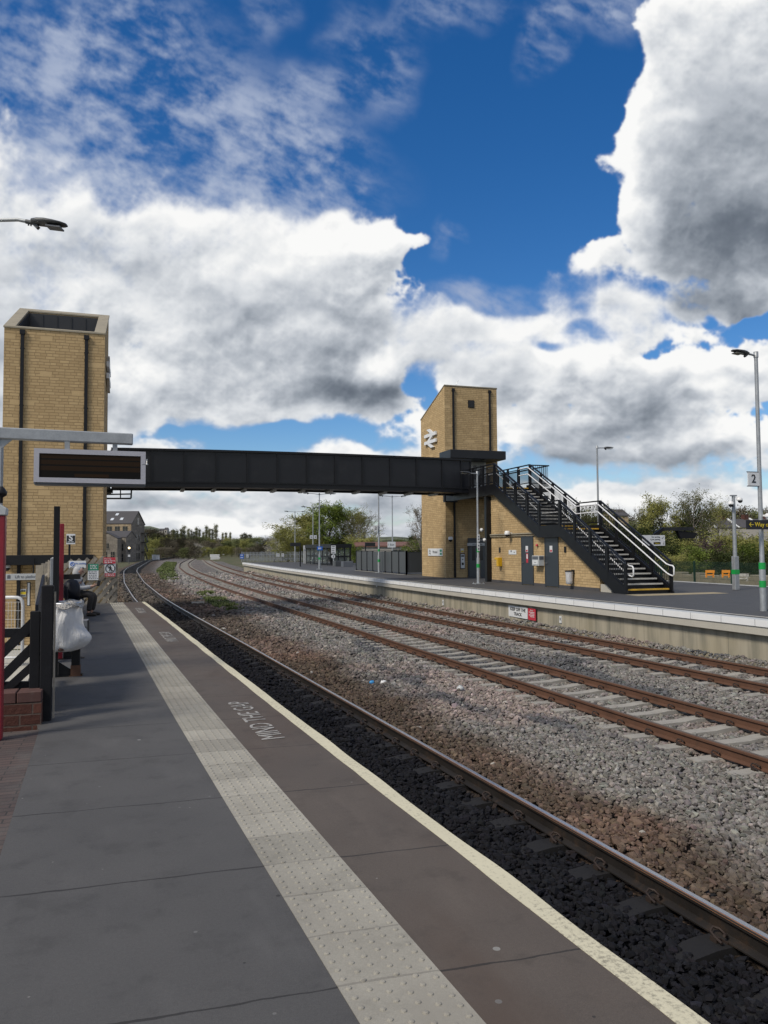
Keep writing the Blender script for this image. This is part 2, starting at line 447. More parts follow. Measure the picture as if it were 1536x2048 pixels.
# ballast stones: colour comes from each stone, with grain
def ballast_mat(name, ground):
    m, n, b = nt(name); p = wpos(n)
    at = N(n, 'ShaderNodeAttribute', attribute_name='tint')
    c = at.outputs['Color']
    if ground:
        v = N(n, 'ShaderNodeTexVoronoi'); v.inputs['Scale'].default_value = 17; L(n, p, v.inputs['Vector'])
        sc = N(n, 'ShaderNodeSeparateColor'); L(n, v.outputs['Color'], sc.inputs[0])
        k = mathn(n, 'MULTIPLY_ADD', sc.outputs[0], 1.1, .75)
        k = mathn(n, 'MULTIPLY', k, mathn(n, 'MULTIPLY_ADD', smooth(n, v.outputs['Distance'], .0, .75), -.75, 1.1))
        k = mathn(n, 'MULTIPLY', k, mathn(n, 'MULTIPLY_ADD', noise(n, p, 1.3, 5), .5, .75))
        bump(n, b, mathn(n, 'SUBTRACT', mathn(n, 'MULTIPLY', sc.outputs[1], .6), v.outputs['Distance']), 1.0, .05)
    else:
        g = n.nodes.new('ShaderNodeNewGeometry')
        f = noise(n, p, 120, 3)
        k = mathn(n, 'MULTIPLY', mathn(n, 'MULTIPLY_ADD', f, .6, .7), 1.0)
    vm = N(n, 'ShaderNodeVectorMath', operation='SCALE'); L(n, c, vm.inputs[0]); L(n, k, vm.inputs['Scale'])
    L(n, vm.outputs[0], b.inputs['Base Color']); b.inputs['Roughness'].default_value = .85; b.inputs['Specular IOR Level'].default_value = .16
    return m
MT['bed'] = ballast_mat('ballast_bed', True)
MT['stones'] = ballast_mat('ballast_stones', False)

# leaves: every clump its own tone
def leafmat(name, a, b_, trans=.25):
    m, n, b = nt(name)
    g = n.nodes.new('ShaderNodeNewGeometry')
    p = g.outputs['Position']
    c = mixc(n, mathn(n, 'ADD', mathn(n, 'MULTIPLY', g.outputs['Random Per Island'], .6), mathn(n, 'MULTIPLY', noise(n, p, .35, 3), .45), clamp=True), a, b_)
    L(n, c, b.inputs['Base Color']); b.inputs['Roughness'].default_value = .7; b.inputs['Specular IOR Level'].default_value = .2
    if trans:
        t = N(n, 'ShaderNodeBsdfTranslucent'); L(n, c, t.inputs['Color'])
        mx = N(n, 'ShaderNodeMixShader'); mx.inputs[0].default_value = trans
        L(n, b.outputs[0], mx.inputs[1]); L(n, t.outputs[0], mx.inputs[2])
        L(n, mx.outputs[0], [q for q in n.nodes if q.type == 'OUTPUT_MATERIAL'][0].inputs[0])
    return m
MT['leaf_green'] = leafmat('fresh_leaves', (.095, .145, .026), (.21, .26, .055))
MT['leaf_olive'] = leafmat('olive_leaves', (.145, .155, .042), (.32, .31, .10))
MT['leaf_dark'] = leafmat('ivy_leaves', (.028, .042, .014), (.085, .105, .032))
MT['leaf_brown'] = leafmat('budding_twigs', (.10, .085, .055), (.18, .15, .085))
MT['leaf_blossom'] = leafmat('white_blossom', (.20, .19, .16), (.48, .46, .42))
MT['leaf_far'] = leafmat('distant_leaves', (.08, .10, .04), (.165, .18, .07), .1)
MT['leaf_farbrown'] = leafmat('distant_twigs', (.085, .076, .055), (.15, .13, .088), .1)
MT['leaf_poplar'] = leafmat('poplar_leaves', (.09, .098, .05), (.165, .165, .08), .1)
MT['leaf_purple'] = leafmat('purple_buds', (.07, .045, .05), (.13, .09, .085))

# grass & earth
m, n, b = nt('rough_ground'); p = wpos(n)
c = mixc(n, smooth(n, noise(n, p, .25, 6, .6), .42, .6), (.065, .075, .022), (.12, .10, .055))
c = mixc(n, mathn(n, 'MULTIPLY', noise(n, p, 6, 4), .6), c, (.03, .035, .012))
L(n, c, b.inputs['Base Color']); b.inputs['Roughness'].default_value = .95
bump(n, b, noise(n, p, 8, 5), .8, .1)
MT['ground'] = m
m, n, b = nt('distant_hill'); p = wpos(n)
v = N(n, 'ShaderNodeTexVoronoi'); v.inputs['Scale'].default_value = .012; L(n, p, v.inputs['Vector'])
sc = N(n, 'ShaderNodeSeparateColor'); L(n, v.outputs['Color'], sc.inputs[0])
c = mixc(n, sc.outputs[0], (.05, .065, .04), (.13, .15, .09))
c = mixc(n, smooth(n, noise(n, p, .02, 6), .5, .6), c, (.05, .055, .045))
L(n, c, b.inputs['Base Color']); b.inputs['Roughness'].default_value = 1
MT['hill'] = m
# block paving
m, n, b = nt('brick_paviours'); p = wpos(n)
bt = N(n, 'ShaderNodeTexBrick', offset=.5); L(n, p, bt.inputs['Vector'])
bt.inputs['Scale'].default_value = 1; bt.inputs['Brick Width'].default_value = .30; bt.inputs['Row Height'].default_value = .075; bt.inputs['Mortar Size'].default_value = .005
bt.inputs['Color1'].default_value = (.055, .040, .038, 1); bt.inputs['Color2'].default_value = (.085, .058, .052, 1); bt.inputs['Mortar'].default_value = (.022, .02, .019, 1)
c = mixc(n, mathn(n, 'MULTIPLY', smooth(n, noise(n, p, 2, 6), .45, .7), .5), bt.outputs['Color'], (.10, .095, .09))
L(n, c, b.inputs['Base Color']); b.inputs['Roughness'].default_value = .85
bump(n, b, mathn(n, 'SUBTRACT', noise(n, p, 60, 3), bt.outputs['Fac']), .5, .008)
MT['paviour'] = m
# weathered timber
m, n, b = nt('weathered_timber'); p = wpos(n)
gr = noise(n, p, 16, 5, .65, (1, .5, 1)); c = mixc(n, gr, (.17, .145, .115), (.42, .38, .31))
c = mixc(n, mathn(n, 'MULTIPLY', smooth(n, noise(n, p, 2.3, 5), .5, .65), .5), c, (.15, .14, .125))
L(n, c, b.inputs['Base Color']); b.inputs['Roughness'].default_value = .9
bump(n, b, gr, .5, .01)
MT['oldwood'] = m
# LED display: dead rows of dots on a black face
def led_mat():
    m, n, b = nt('led_face'); p = wpos(n)
    b.inputs['Base Color'].default_value = (.006, .005, .004, 1); b.inputs['Roughness'].default_value = .4; b.inputs['Specular IOR Level'].default_value = .15
    return m
MT['led'] = led_mat()
m, n, b = nt('led_row'); p = wpos(n)
c = mixc(n, noise(n, p, 2.2, 4), (.030, .012, .004), (.016, .012, .006)); L(n, c, b.inputs['Base Color']); b.inputs['Roughness'].default_value = .45; b.inputs['Specular IOR Level'].default_value = .15
MT['ledrow'] = m
m, n, b = nt('signal_light'); b.inputs['Emission Color'].default_value = (1, .75, .35, 1); b.inputs['Emission Strength'].default_value = 4; MT['lit'] = m
# ------------------------------------------------------------------ alignment of the line (metres, measured)
def curve(pts):
    a = np.array(pts, float); x = np.arange(a[0, 0], a[-1, 0], .5)
    y = np.interp(x, a[:, 0], a[:, 1])
    k = np.exp(-np.linspace(-2, 2, 33)**2); k /= k.sum()
    yp = np.concatenate([y[0]-(y[1:17][::-1]-y[0]), y, y[-1]+(y[-1]-y[-17:-1][::-1])])
    y2 = np.convolve(yp, k, 'valid')
    return lambda v: np.interp(v, x, y2)
edge1 = curve([(-30, 4.2), (-8, 2.62), (2.3, 1.91), (5.8, 1.65), (8.5, 1.47), (12, 1.25), (18.9, .83), (25.8, .36), (40, -.6)])
c1 = curve([(-30, 5.68), (-8, 4.1), (2.3, 3.35), (5.8, 3.12), (8.5, 2.95), (12, 2.73), (18.9, 2.31), (25.8, 1.86), (36, 1.18), (44, .76), (65, .05), (100, -.4), (116, -.2), (173, 2.0), (199, 3.2), (218, 5.3), (359, 22), (520, 46)])
c2 = curve([(-30, 9.8), (-8, 8.75), (8, 8.05), (17, 7.75), (25, 7.5), (45, 6.8), (60, 6.45), (90, 6.45), (120, 7.3), (150, 9.0), (170, 10.6), (250, 18), (360, 30), (520, 52)])
c3 = curve([(-30, 14.2), (-8, 12.95), (8, 12.15), (13, 11.9), (23, 11.45), (31, 11.15), (44, 10.9), (69, 10.8), (100, 11.6), (150, 14.2), (244, 20.8), (349, 29.5), (520, 50)])
edge2 = lambda v: c3(v) + 1.45
ZR = -.915; ZF = ZR-.159; ZB = -1.105
V_END1 = 25.9; V_END2 = 98.0
back1 = lambda v: edge1(v) - 2.32

def vnoise(u, v, s, seed=0):
    """smooth value noise 0..1"""
    def h(i, j):
        q = np.sin(i*127.1 + j*311.7 + seed*74.7)*43758.5453
        return q-np.floor(q)
    x = np.asarray(u)/s; y = np.asarray(v)/s
    i = np.floor(x); j = np.floor(y); fx = x-i; fy = y-j
    fx = fx*fx*(3-2*fx); fy = fy*fy*(3-2*fy)
    return (h(i, j)*(1-fx)+h(i+1, j)*fx)*(1-fy)+(h(i, j+1)*(1-fx)+h(i+1, j+1)*fx)*fy
def fnoise(u, v, s, seed=0):
    return (vnoise(u, v, s, seed)*.5+vnoise(u, v, s/2.1, seed+1)*.3+vnoise(u, v, s/4.3, seed+2)*.2)
def sstep(x, a, b):
    t = np.clip((x-a)/(b-a), 0, 1); return t*t*(3-2*t)

def zone_colour(u, v):
    """what the ballast is stained with: soot under the near line, brake dust beside it, clean stone elsewhere"""
    u = np.asarray(u, float); v = np.asarray(v, float)
    wob = (fnoise(u, v, 1.6, 3)-.5)
    d1 = u-c1(v)
    grey = np.array([.178, .168, .157]); pink = np.array([.225, .188, .172]); slate = np.array([.078, .081, .089])
    brown = np.array([.080, .060, .046]); soot = np.array([.0085, .0088, .0118]); rustb = np.array([.125, .085, .065])
    c = np.ones(u.shape+(3,))*grey
    k = sstep(fnoise(u, v, 3.0, 9), .5, .66)[..., None]; c = c*(1-k)+pink*k
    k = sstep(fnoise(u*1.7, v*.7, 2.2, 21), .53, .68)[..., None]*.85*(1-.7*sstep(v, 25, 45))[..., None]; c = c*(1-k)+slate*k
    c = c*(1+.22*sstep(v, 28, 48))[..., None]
    # beside the near rail: brown, wider with distance
    wid = 1.15+np.clip((v-5)/22, 0, 1)*1.1
    k = (1-sstep(d1-.75+wob*1.1, wid*.55, wid*1.25))[..., None]
    bb = brown*(1-sstep(fnoise(u, v, 4, 31), .5, .7)[..., None])+rustb*sstep(fnoise(u, v, 4, 31), .5, .7)[..., None]
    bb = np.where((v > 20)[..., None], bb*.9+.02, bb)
    c = c*(1-k)+bb*k
    # around the other two lines: a little rust by the rails
    for cc in (c2, c3):
        q = np.abs(np.abs(u-cc(v))-.75)
        k = (1-sstep(q+wob*.15, .05, .32))[..., None]*.45; c = c*(1-k)+np.array([.15, .10, .075])*k
    # the four-foot of the near line and everything on its platform side
    k = (1-sstep(d1+wob*.25, .62, .82))[..., None]
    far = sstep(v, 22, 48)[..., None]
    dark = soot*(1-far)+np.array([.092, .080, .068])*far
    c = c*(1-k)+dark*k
    # cess left of the near line past the platform
    k = (sstep(v, 25.5, 27)*(1-sstep(d1+wob, -1.5, -1.1)))[..., None]
    c = c*(1-k)+(np.array([.13, .10, .075]))*k
    return c

def sheet(name, us, vs, zf, mat, tint=None, label=None, kind='structure'):
    """a grid sheet: us(v) -> list of u positions"""
    rows = [us(v) for v in vs]; m = len(rows[0])
    verts = []; faces = []
    for v, r in zip(vs, rows):
        for u in r: verts.append((u, v, zf(u, v)))
    for i in range(len(vs)-1):
        for j in range(m-1):
            a = i*m+j; faces.append((a, a+1, a+m+1, a+m))
    me = bpy.data.meshes.new(name); me.from_pydata(verts, [], faces); me.materials.append(mat)
    if tint is not None:
        P = np.array(verts); c = tint(P[:, 0], P[:, 1])
        at = me.attributes.new('tint', 'FLOAT_COLOR', 'POINT')
        at.data.foreach_set('color', np.concatenate([c, np.ones((len(c), 1))], 1).astype(np.float32).ravel())
    o = bpy.data.objects.new(name, me); COL.objects.link(o)
    tag(o, label, kind=kind); return o

# ground to the horizon
def gz(u, v):
    z = -1.32
    if u < -2 and v < 140:
        z = -1.75 if v > 26 else -1.32
    if u > 25 and -40 < v < 140: z = -.35
    if v > 120:
        z += min(1.2, (v-120)*.006)*(1 if u < -10 or u > 22 else 0)
    d = math.hypot(u, v)
    if d > 600: z -= (d-600)*.004
    return z
gu = [-4000, -2000, -1000, -500, -250, -120, -60, -30, -14, -8, -4, -2.1, -1.9, 2, 8, 14, 24.8, 25.1, 30, 40, 60, 90, 140, 250, 500, 1000, 2000, 4000]
gv = [-400, -100, -45, -30, -10, 0, 10, 20, 25.8, 26.2, 40, 60, 80, 100, 120, 140, 145, 180, 240, 320, 450, 600, 1000, 2000, 4000, 6000]
sheet('ground', lambda v: gu, gv, gz, MT['ground'])

# the ballast bed between and under the lines
vs_bed = list(np.arange(-12, 60, .4))+list(np.arange(60, 140, 2.0))+list(np.arange(140, 420, 6.0))
def bed_us(v):
    lo = float(c1(v))-(1.55 if v < V_END1 else 3.0); hi = float(c3(v))+(1.75 if v < V_END2 else 3.2)
    return list(np.linspace(lo, hi, 48))
def bed_z(u, v):
    z = ZB-.035
    z += .03*(float(vnoise(u, v, .5, 5))-.5)
    if v > V_END1: z -= .25*float(sstep(float(c1(v))-1.6-u, 0, 1.3))
    return z
sheet('ballast_bed', bed_us, vs_bed, bed_z, MT['bed'], zone_colour)

# loose ballast, each stone a faceted lump
def stones():
    t = (1+5**.5)/2
    ico = np.array([(-1,t,0),(1,t,0),(-1,-t,0),(1,-t,0),(0,-1,t),(0,1,t),(0,-1,-t),(0,1,-t),(t,0,-1),(t,0,1),(-t,0,-1),(-t,0,1)], float)
    ico /= np.linalg.norm(ico[0])
    F = np.array([(0,11,5),(0,5,1),(0,1,7),(0,7,10),(0,10,11),(1,5,9),(5,11,4),(11,10,2),(10,7,6),(7,1,8),(3,9,4),(3,4,2),(3,2,6),(3,6,8),(3,8,9),(4,9,5),(2,4,11),(6,2,10),(8,6,7),(9,8,1)])
    T = np.stack([np.sign(ico)*np.abs(ico)**.75*(1+RNG.uniform(-.32, .28, (12, 1))) for _ in range(24)])
    U = []; V = []; S = []
    def scat(v0, v1, dens, rad):
        ul = 0 if v0 < 20 else -4; n = int((v1-v0)*(15-ul)*.87*dens); v = RNG.uniform(v0, v1, n); u = RNG.uniform(ul, 15, n)
        lim = np.where(v < V_END1, edge1(v)-.25, c1(v)-2.4)
        ok = (u > lim) & (u < np.minimum(edge2(v)+.05, 1.12*v+2.2)) & (u < 14.5)
        u = u[ok]; v = v[ok]; U.append(u); V.append(v); S.append(np.clip(rad*RNG.lognormal(0, .30, len(u)), rad*.45, rad*1.75))
    scat(.5, 6, 1150, .0215); scat(6, 10, 1000, .022); scat(10, 15, 620, .026); scat(15, 22, 360, .031); scat(22, 32, 170, .041); scat(32, 46, 78, .052); scat(46, 62, 42, .066); scat(62, 92, 22, .085)
    u = np.concatenate(U); v = np.concatenate(V); s = np.clip(np.concatenate(S), .009, .14)
    keep = np.ones(len(u), bool); zadd = np.zeros(len(u))
    for k, cc in enumerate((c1, c2, c3)):
        d = u-cc(v); rail = np.abs(np.abs(d)-.753) < .085
        keep &= ~rail
        ph = np.abs(((v+30)/.65) % 1-.5)*.65       # 0 half-way, .325 over a sleeper
        on = (ph > .325-.125-s*(.55 if k == 0 else .95))
        if k == 0: on &= (np.abs(d-.60) < .22) | (np.abs(d+.753) < .3)
        else: on &= (np.abs(d) < 1.08+.1*(RNG.random(len(u))-.5)*3)
        keep &= ~(on & (RNG.random(len(u)) < (.99 if k else .85)))
        zadd -= np.where(np.abs(d) < 1.3, .012 if k == 0 else .032, 0)
    dd1 = u-c1(v); zadd += .040*sstep(dd1, .80, .88)*(1-sstep(dd1, 1.25, 1.45))
    mid = np.minimum(np.abs(u-c1(v)-.75), np.abs(u-c2(v)+.75))
    zadd += .05*sstep(mid, .4, 1.6)*(fnoise(u, v, 2.5, 41)-.1)
    mid = np.minimum(np.abs(u-c2(v)-.75), np.abs(u-c3(v)+.75)); zadd += .05*sstep(mid, .4, 1.3)*(fnoise(u, v, 2.5, 44)+.2)
    zadd += .16*sstep(u, c3(v)+1.0, c3(v)+1.5)
    u = u[keep]; v = v[keep]; s = s[keep]; zadd = zadd[keep]; n = len(u)
    # random rotations
    q = RNG.normal(size=(n, 4)); q /= np.linalg.norm(q, axis=1)[:, None]
    w, x, y, z = q.T
    Rm = np.stack([1-2*(y*y+z*z), 2*(x*y-z*w), 2*(x*z+y*w), 2*(x*y+z*w), 1-2*(x*x+z*z), 2*(y*z-x*w), 2*(x*z-y*w), 2*(y*z+x*w), 1-2*(x*x+y*y)], 1).reshape(n, 3, 3)
    sc = s[:, None]*RNG.uniform(.60, 1.42, (n, 3))
    P = T[RNG.integers(0, 24, n)]*sc[:, None, :]
    P = np.einsum('nij,nkj->nki', Rm, P); P[..., 2] *= .8
    P += np.stack([u, v, ZB-.022+zadd+s*RNG.uniform(-.5, .75, n)], 1)[:, None, :]
    col = zone_colour(u, v)*RNG.lognormal(0, .25, (n, 1))*(1+RNG.normal(0, .028, (n, 3)))
    lt = RNG.random(n) < .003; dz = u-c1(v)
    col[lt & (dz > 1)] = (.36, .34, .31)
    col = np.clip(col, .004, .6)
    me = bpy.data.meshes.new('ballast_stones')
    nv = n*12; nf = n*20
    me.vertices.add(nv); me.vertices.foreach_set('co', P.reshape(-1).astype(np.float32))
    idx = (F[None]+np.arange(n)[:, None, None]*12).reshape(-1)
    me.loops.add(nf*3); me.loops.foreach_set('vertex_index', idx.astype(np.int32))
    me.polygons.add(nf); me.polygons.foreach_set('loop_start', (np.arange(nf)*3).astype(np.int32))
    me.update(calc_edges=True); me.shade_flat()
    at = me.attributes.new('tint', 'FLOAT_COLOR', 'POINT')
    c4 = np.repeat(np.concatenate([col, np.ones((n, 1))], 1), 12, axis=0)
    at.data.foreach_set('color', c4.astype(np.float32).ravel())
    me.materials.append(MT['stones'])
    o = bpy.data.objects.new('ballast_stones', me); COL.objects.link(o)
    tag(o, 'loose crushed stone ballast lying around the railway lines', kind='stuff')
    print('stones', n)
stones()

# ------------------------------------------------------------------ the three lines
def offset_path(cc, off, vs, z):
    out = []
    for v in vs:
        du = float(cc(v+.5)-cc(v-.5)); l = math.hypot(du, 1)
        out.append((float(cc(v))+off/l, v-off*du/l, z))
    return out
def sweep(mb, prof, path, smooth=False, cap=True):
    vs = []; fs = []; n = len(prof); m = len(path)
    for i, p in enumerate(path):
        a = Vector(path[max(i-1, 0)]); b = Vector(path[min(i+1, m-1)]); t = (b-a); t.z = 0; t.normalize(); nx = Vector((t.y, -t.x, 0))
        for q in prof: vs.append(Vector(p)+nx*q[0]+Vector((0, 0, q[1])))
    for i in range(m-1):
        for k in range(n):
            a = i*n+k; b = i*n+(k+1) % n; fs.append((a, b, b+n, a+n))
    if cap: fs += [tuple(range(n))[::-1], tuple(range((m-1)*n, m*n))]
    mb.add(vs, fs, smooth); return mb
H = .159
RAILP = [(-.07, 0), (.07, 0), (.07, .011), (.012, .03), (.009, .11), (.035, .122), (.035, .148), (.026, H-.003), (-.026, H-.003), (-.035, .148), (-.035, .122), (-.009, .11), (-.012, .03), (-.07, .011)]
def make_sleeper(parent, mat, first):
    s = MB()
    x = 1.25; w = .125; t = .105
    z1 = ZF-.006; z0 = z1-.2
    s.add([(-x,-w,z0),(x,-w,z0),(x,w,z0),(-x,w,z0),(-x+.03,-t,z1),(-.55,-t,z1),(.55,-t,z1),(x-.03,-t,z1),(x-.03,t,z1),(.55,t,z1),(-.55,t,z1),(-x+.03,t,z1),
           (-.3,-t,z1-.025),(.3,-t,z1-.025),(.3,t,z1-.025),(-.3,t,z1-.025)],
          [(0,3,2,1),(0,1,7,6,13,12,5,4),(2,3,11,10,15,14,9,8),(1,2,8,7),(3,0,4,11),(4,5,10,11),(5,12,15,10),(12,13,14,15),(13,6,9,14),(6,7,8,9)])
    o = s.build('sleeper', mat, None, (0, 0, 0)); o.parent = parent
    return o
def make_clip(x, side):
    c = MB(); z = ZF+.005; px = x+side*.075
    pts = [(px+side*.055, -.075, z+.012), (px+side*.05, -.02, z+.02), (px+side*.035, .05, z+.035), (px, .062, z+.055), (px-side*.03, .03, z+.05), (px-side*.035, -.015, z+.032), (px-side*.01, -.05, z+.04), (px+side*.02, -.06, z+.05)]
    c.tube(pts, .0105, 6)
    c.box((px+side*.02, -.03, z-.01), (px+side*.06, .03, z+.022))
    c.box((px-side*.045, -.07, z-.012), (px-side*.0, .07, z+.006))
    return c
def track(label, cc, matrail, mattop, matsl, edge=None, v0=-6.0, vend=400, nclip=40):
    t = thing('railway_track', label, 'railway track', (0, 0, 0), 'railway lines side by side')
    vs = list(np.arange(v0, 60, .8))+list(np.arange(60, 140, 3.0))+list(np.arange(140, vend, 8.0))
    for off in (-.753, .753):
        path = offset_path(cc, off, vs, ZF)
        r = sweep(MB(), RAILP, path).build('rail', matrail, t)
        top = sweep(MB(), [(-.024, H-.002), (.024, H-.002), (.019, H+.0015), (-.019, H+.0015)], path).build('running_surface', mattop, r)
        if edge:
            sweep(MB(), [(-.0365, .142), (-.0255, H-.001), (-.0235, H-.0005), (-.034, .139)], path).build('worn_edge', edge, r)
    k0 = math.ceil((v0+30)/.65); base = None; far = MB()
    for k in range(k0, k0+420):
        v = -30+k*.65
        du = float(cc(v+.5)-cc(v-.5)); a = -math.atan(du)
        if k-k0 < 96:
            if base is None:
                base = s = make_sleeper(t, matsl, True)
                clips = [make_clip(x, sd).build('rail_clip', MT['clip'], None, (0, 0, 0)) for x in (-.753, .753) for sd in (-1, 1)]
                for q in clips: q.parent = s
            else:
                s = base.copy(); COL.objects.link(s); s.parent = t
                if v < nclip:
                    for q in clips:
                        e = q.copy(); COL.objects.link(e); e.parent = s
            s.location = (float(cc(v)), v, 0); s.rotation_euler = (0, 0, a)
        else:
            c = Vector((float(cc(v)), v, ZF-.1)); dx = Vector((math.cos(a), math.sin(a), 0))
            far.bar(c-dx*1.25, c+dx*1.25, .24, .19)
    f = far.build('sleeper', matsl, t); tag(f, kind='stuff')
    return t
track('near railway line beside the cream platform edge, dark sooty bed and shiny rail tops', c1, MT['raildark'], MT['railtop'], MT['sleeperdark'], MT['railedge'], nclip=26)
track('middle railway line with brown rusty rails on pale concrete sleepers', c2, MT['rust'], MT['rusttop'], MT['sleeper'])
track('railway line with brown rails right under the far platform wall', c3, MT['rust'], MT['rusttop'], MT['sleeper'])

# ------------------------------------------------------------------ near platform
vs1 = list(np.arange(-9, V_END1, .6))+[V_END1]
def strip(name, lo, hi, z, mat, vs=None, drop=None, label=None, kind='structure'):
    """solid strip of deck between two curves with real thickness"""
    vs = vs or vs1; m = MB(); P = []
    for v in vs:
        a = float(lo(v)); b = float(hi(v)); P.append((a, b, v))
    A = []
    for a, b, v in P: A += [(a, v, z), (b, v, z), (b, v, z-(drop or .05)), (a, v, z-(drop or .05))]
    fs = []
    for i in range(len(P)-1):
        q = i*4
        for k in range(4): fs.append((q+k, q+4+k, q+4+(k+1) % 4, q+(k+1) % 4))
    fs += [(0, 1, 2, 3), tuple(len(A)-4+k for k in (3, 2, 1, 0))]
    o = m.add(A, fs).build(name, mat, None, (0, 0, 0)); tag(o, label, kind=kind); return o
TL = lambda v: edge1(v)-1.118+np.clip(np.asarray(v)-8, 0, 30)*.0025
TR = lambda v: edge1(v)-.715+np.clip(np.asarray(v)-8, 0, 30)*.0025
PB = lambda v: np.where(v < 7.9, -.82+np.clip((7.9-v)*.045, 0, .4), back1(v)-.08)
strip('platform', PB, TL, 0, MT['asphalt'], drop=1.3)
strip('platform_margin', TR, lambda v: edge1(v)-.10, 0, MT['asphalt_edge'], drop=.3)
strip('tactile_paving', TL, TR, .003, MT['tactile'], drop=.3)
strip('edge_line', lambda v: edge1(v)-.105+.010*(vnoise(v, 0*v, .35, 2)-.5), lambda v: edge1(v)+.02*(vnoise(v, 0*v, .6, 6)-.5), .002, MT['edgeline'], vs=list(np.arange(-9, V_END1, .15))+[V_END1], drop=.12)
strip('platform_wall', lambda v: edge1(v)-.62, lambda v: edge1(v)-.28, -.12, MT['concrete'], drop=1.2)
bl = MB()
v = .8
row = 0
while v < V_END1-.05:
    for k in range(6):
        u0 = float(TL(v))+.034+.0667*k; vv = v+(.0333 if k % 2 else 0)
        n = 10 if v < 9 else 6
        vs_ = []; fs_ = []
        for (r, z) in ((.0125, .003), (.0105, .0075), (.006, .009)):
            vs_ += [(u0+r*math.cos(2*math.pi*i/n), vv+r*math.sin(2*math.pi*i/n), z) for i in range(n)]
        for l in (0, n):
            fs_ += [(l+i, l+(i+1) % n, l+(i+1) % n+n, l+i+n) for i in range(n)]
        fs_.append(tuple(range(2*n, 3*n)))
        bl.add(vs_, fs_, False)
    v += .0667; row += 1
o = bl.build('tactile_paving_blisters', MT['tactile'], None, (0, 0, 0)); tag(o, kind='structure')
# paviours by the entrance
m = MB(); m.box((-6, -9, -.3), (-.50, 7.85, -.004)); o = m.build('brick_paving', MT['paviour'], None, (0, 0, 0)); tag(o, kind='structure')
m = MB(); m.add([(-8, 7.85, -.02), (-1.2, 7.85, -.02), (-1.2, 13, -.05), (-2.2, 20, -.7), (-2.6, 28, -1.6), (-2.6, 60, -1.7), (-14, 60, -1.7), (-14, 28, -1.6), (-11, 20, -.7), (-9, 13, -.05)], [(0, 1, 2, 9), (9, 2, 3, 8), (8, 3, 4, 7), (7, 4, 5, 6)])
o = m.build('path', MT['concrete_lt'], None, (0, 0, 0)); tag(o, kind='structure')
# painted lettering, read from the train side
for (v0, u_in, size) in ((7.62, -.40, .30), (15.3, -.40, .30), (22.2, -.40, .30)):
    e = float(edge1(v0)); t = text_part('painted_lettering', 'MIND THE GAP', size, MT['gap_paint'], (e+u_in, v0, .0035), (-.055, 1, 0), (-1, -.055, 0), depth=.002, sx=.86)
    tag(t, kind='structure')

# ------------------------------------------------------------------ far platform
vs2 = list(np.arange(-12, V_END2, 1.0))+[V_END2]
strip('far_platform', lambda v: edge2(v)+.34, lambda v: 24.6+0*v if True else v, 0, MT['asphalt_new'], vs=vs2, drop=1.3)
strip('far_platform_coping', lambda v: edge2(v)+.025, lambda v: edge2(v)+.34, .004, MT['signgrey'], vs=vs2, drop=.15)
strip('far_platform_nose', lambda v: edge2(v), lambda v: edge2(v)+.024, .002, MT['nosewhite'], vs=vs2, drop=.15)
strip('far_platform_lip', lambda v: edge2(v)+.03, lambda v: edge2(v)+.5, -.15, MT['concrete_lt'], vs=vs2, drop=.19)
strip('far_platform_wall', lambda v: edge2(v)+.20, lambda v: edge2(v)+.6, -.34, MT['pwall'], vs=vs2, drop=1.0)
strip('far_platform_line', lambda v: edge2(v)+.62, lambda v: edge2(v)+.70, .004, MT['cream_line'], vs=vs2, drop=.01)
strip('back_edge_line', lambda v: 24.3+0*v, lambda v: 24.55+0*v, .02, MT['signgrey'], vs=[-10, 20, 40, 75], drop=.1)
# joints of the white nose
m = MB()
for v in np.arange(6, V_END2, 1.0):
    e = float(edge2(v)); m.box((e-.003, v-.004, -.145), (e+.02, v+.004, .0055))
o = m.build('far_platform_joints', MT['inkgrey'], None, (0, 0, 0)); tag(o, kind='structure')

# grass between the lines
def in_poly(x, y, P):
    c = False; n = len(P)
    for i in range(n):
        x1, y1 = P[i]; x2, y2 = P[i-1]
        if (y1 > y) != (y2 > y) and x < (x2-x1)*(y-y1)/(y2-y1)+x1: c = not c
    return c
def tufts(name, poly, count, hgt, z, label, mat='grassy'):
    m = MB(); xs = [p[0] for p in poly]; ys = [p[1] for p in poly]; k = 0; tries = 0
    while k < count and tries < count*12:
        tries += 1
        x = random.uniform(min(xs), max(xs)); y = random.uniform(min(ys), max(ys))
        if not in_poly(x, y, poly): continue
        if vnoise(x, y, 1.1, 8) < .35: continue
        k += 1
        for _ in range(5):
            a = random.uniform(0, 6.28); l = hgt*random.uniform(.5, 1.2); w = .012+.0006*y
            bx = x+random.gauss(0, .08); by = y+random.gauss(0, .08); t = random.uniform(.2, .9)
            d = Vector((math.cos(a), math.sin(a), 0)); s = Vector((-d.y, d.x, 0))*w
            p = Vector((bx, by, z))
            m.add([p-s, p+s, p+d*l*t*.4+Vector((0, 0, l*.7))+s*.7, p+d*l*t*.4+Vector((0, 0, l*.7))-s*.7, p+d*l*t+Vector((0, 0, l))], [(0, 1, 2, 3), (3, 2, 4)])
    o = m.build(name, MT[mat], None, (0, 0, 0)); tag(o, label, kind='stuff')
def gpoly(px, z=-1.1): return [tuple(onz(x, y, z)[:2]) for x, y in px]
tufts('grass', gpoly([(325, 1163), (357, 1162), (345, 1140), (352, 1126), (332, 1125), (315, 1142)]), 2600, .28, -1.13, 'bright green grass patch between the near and middle lines')
tufts('grass', gpoly([(395, 1188), (420, 1186), (445, 1200), (482, 1222), (455, 1224), (425, 1212)]), 900, .22, -1.13, 'thin weeds growing in the ballast between the lines')
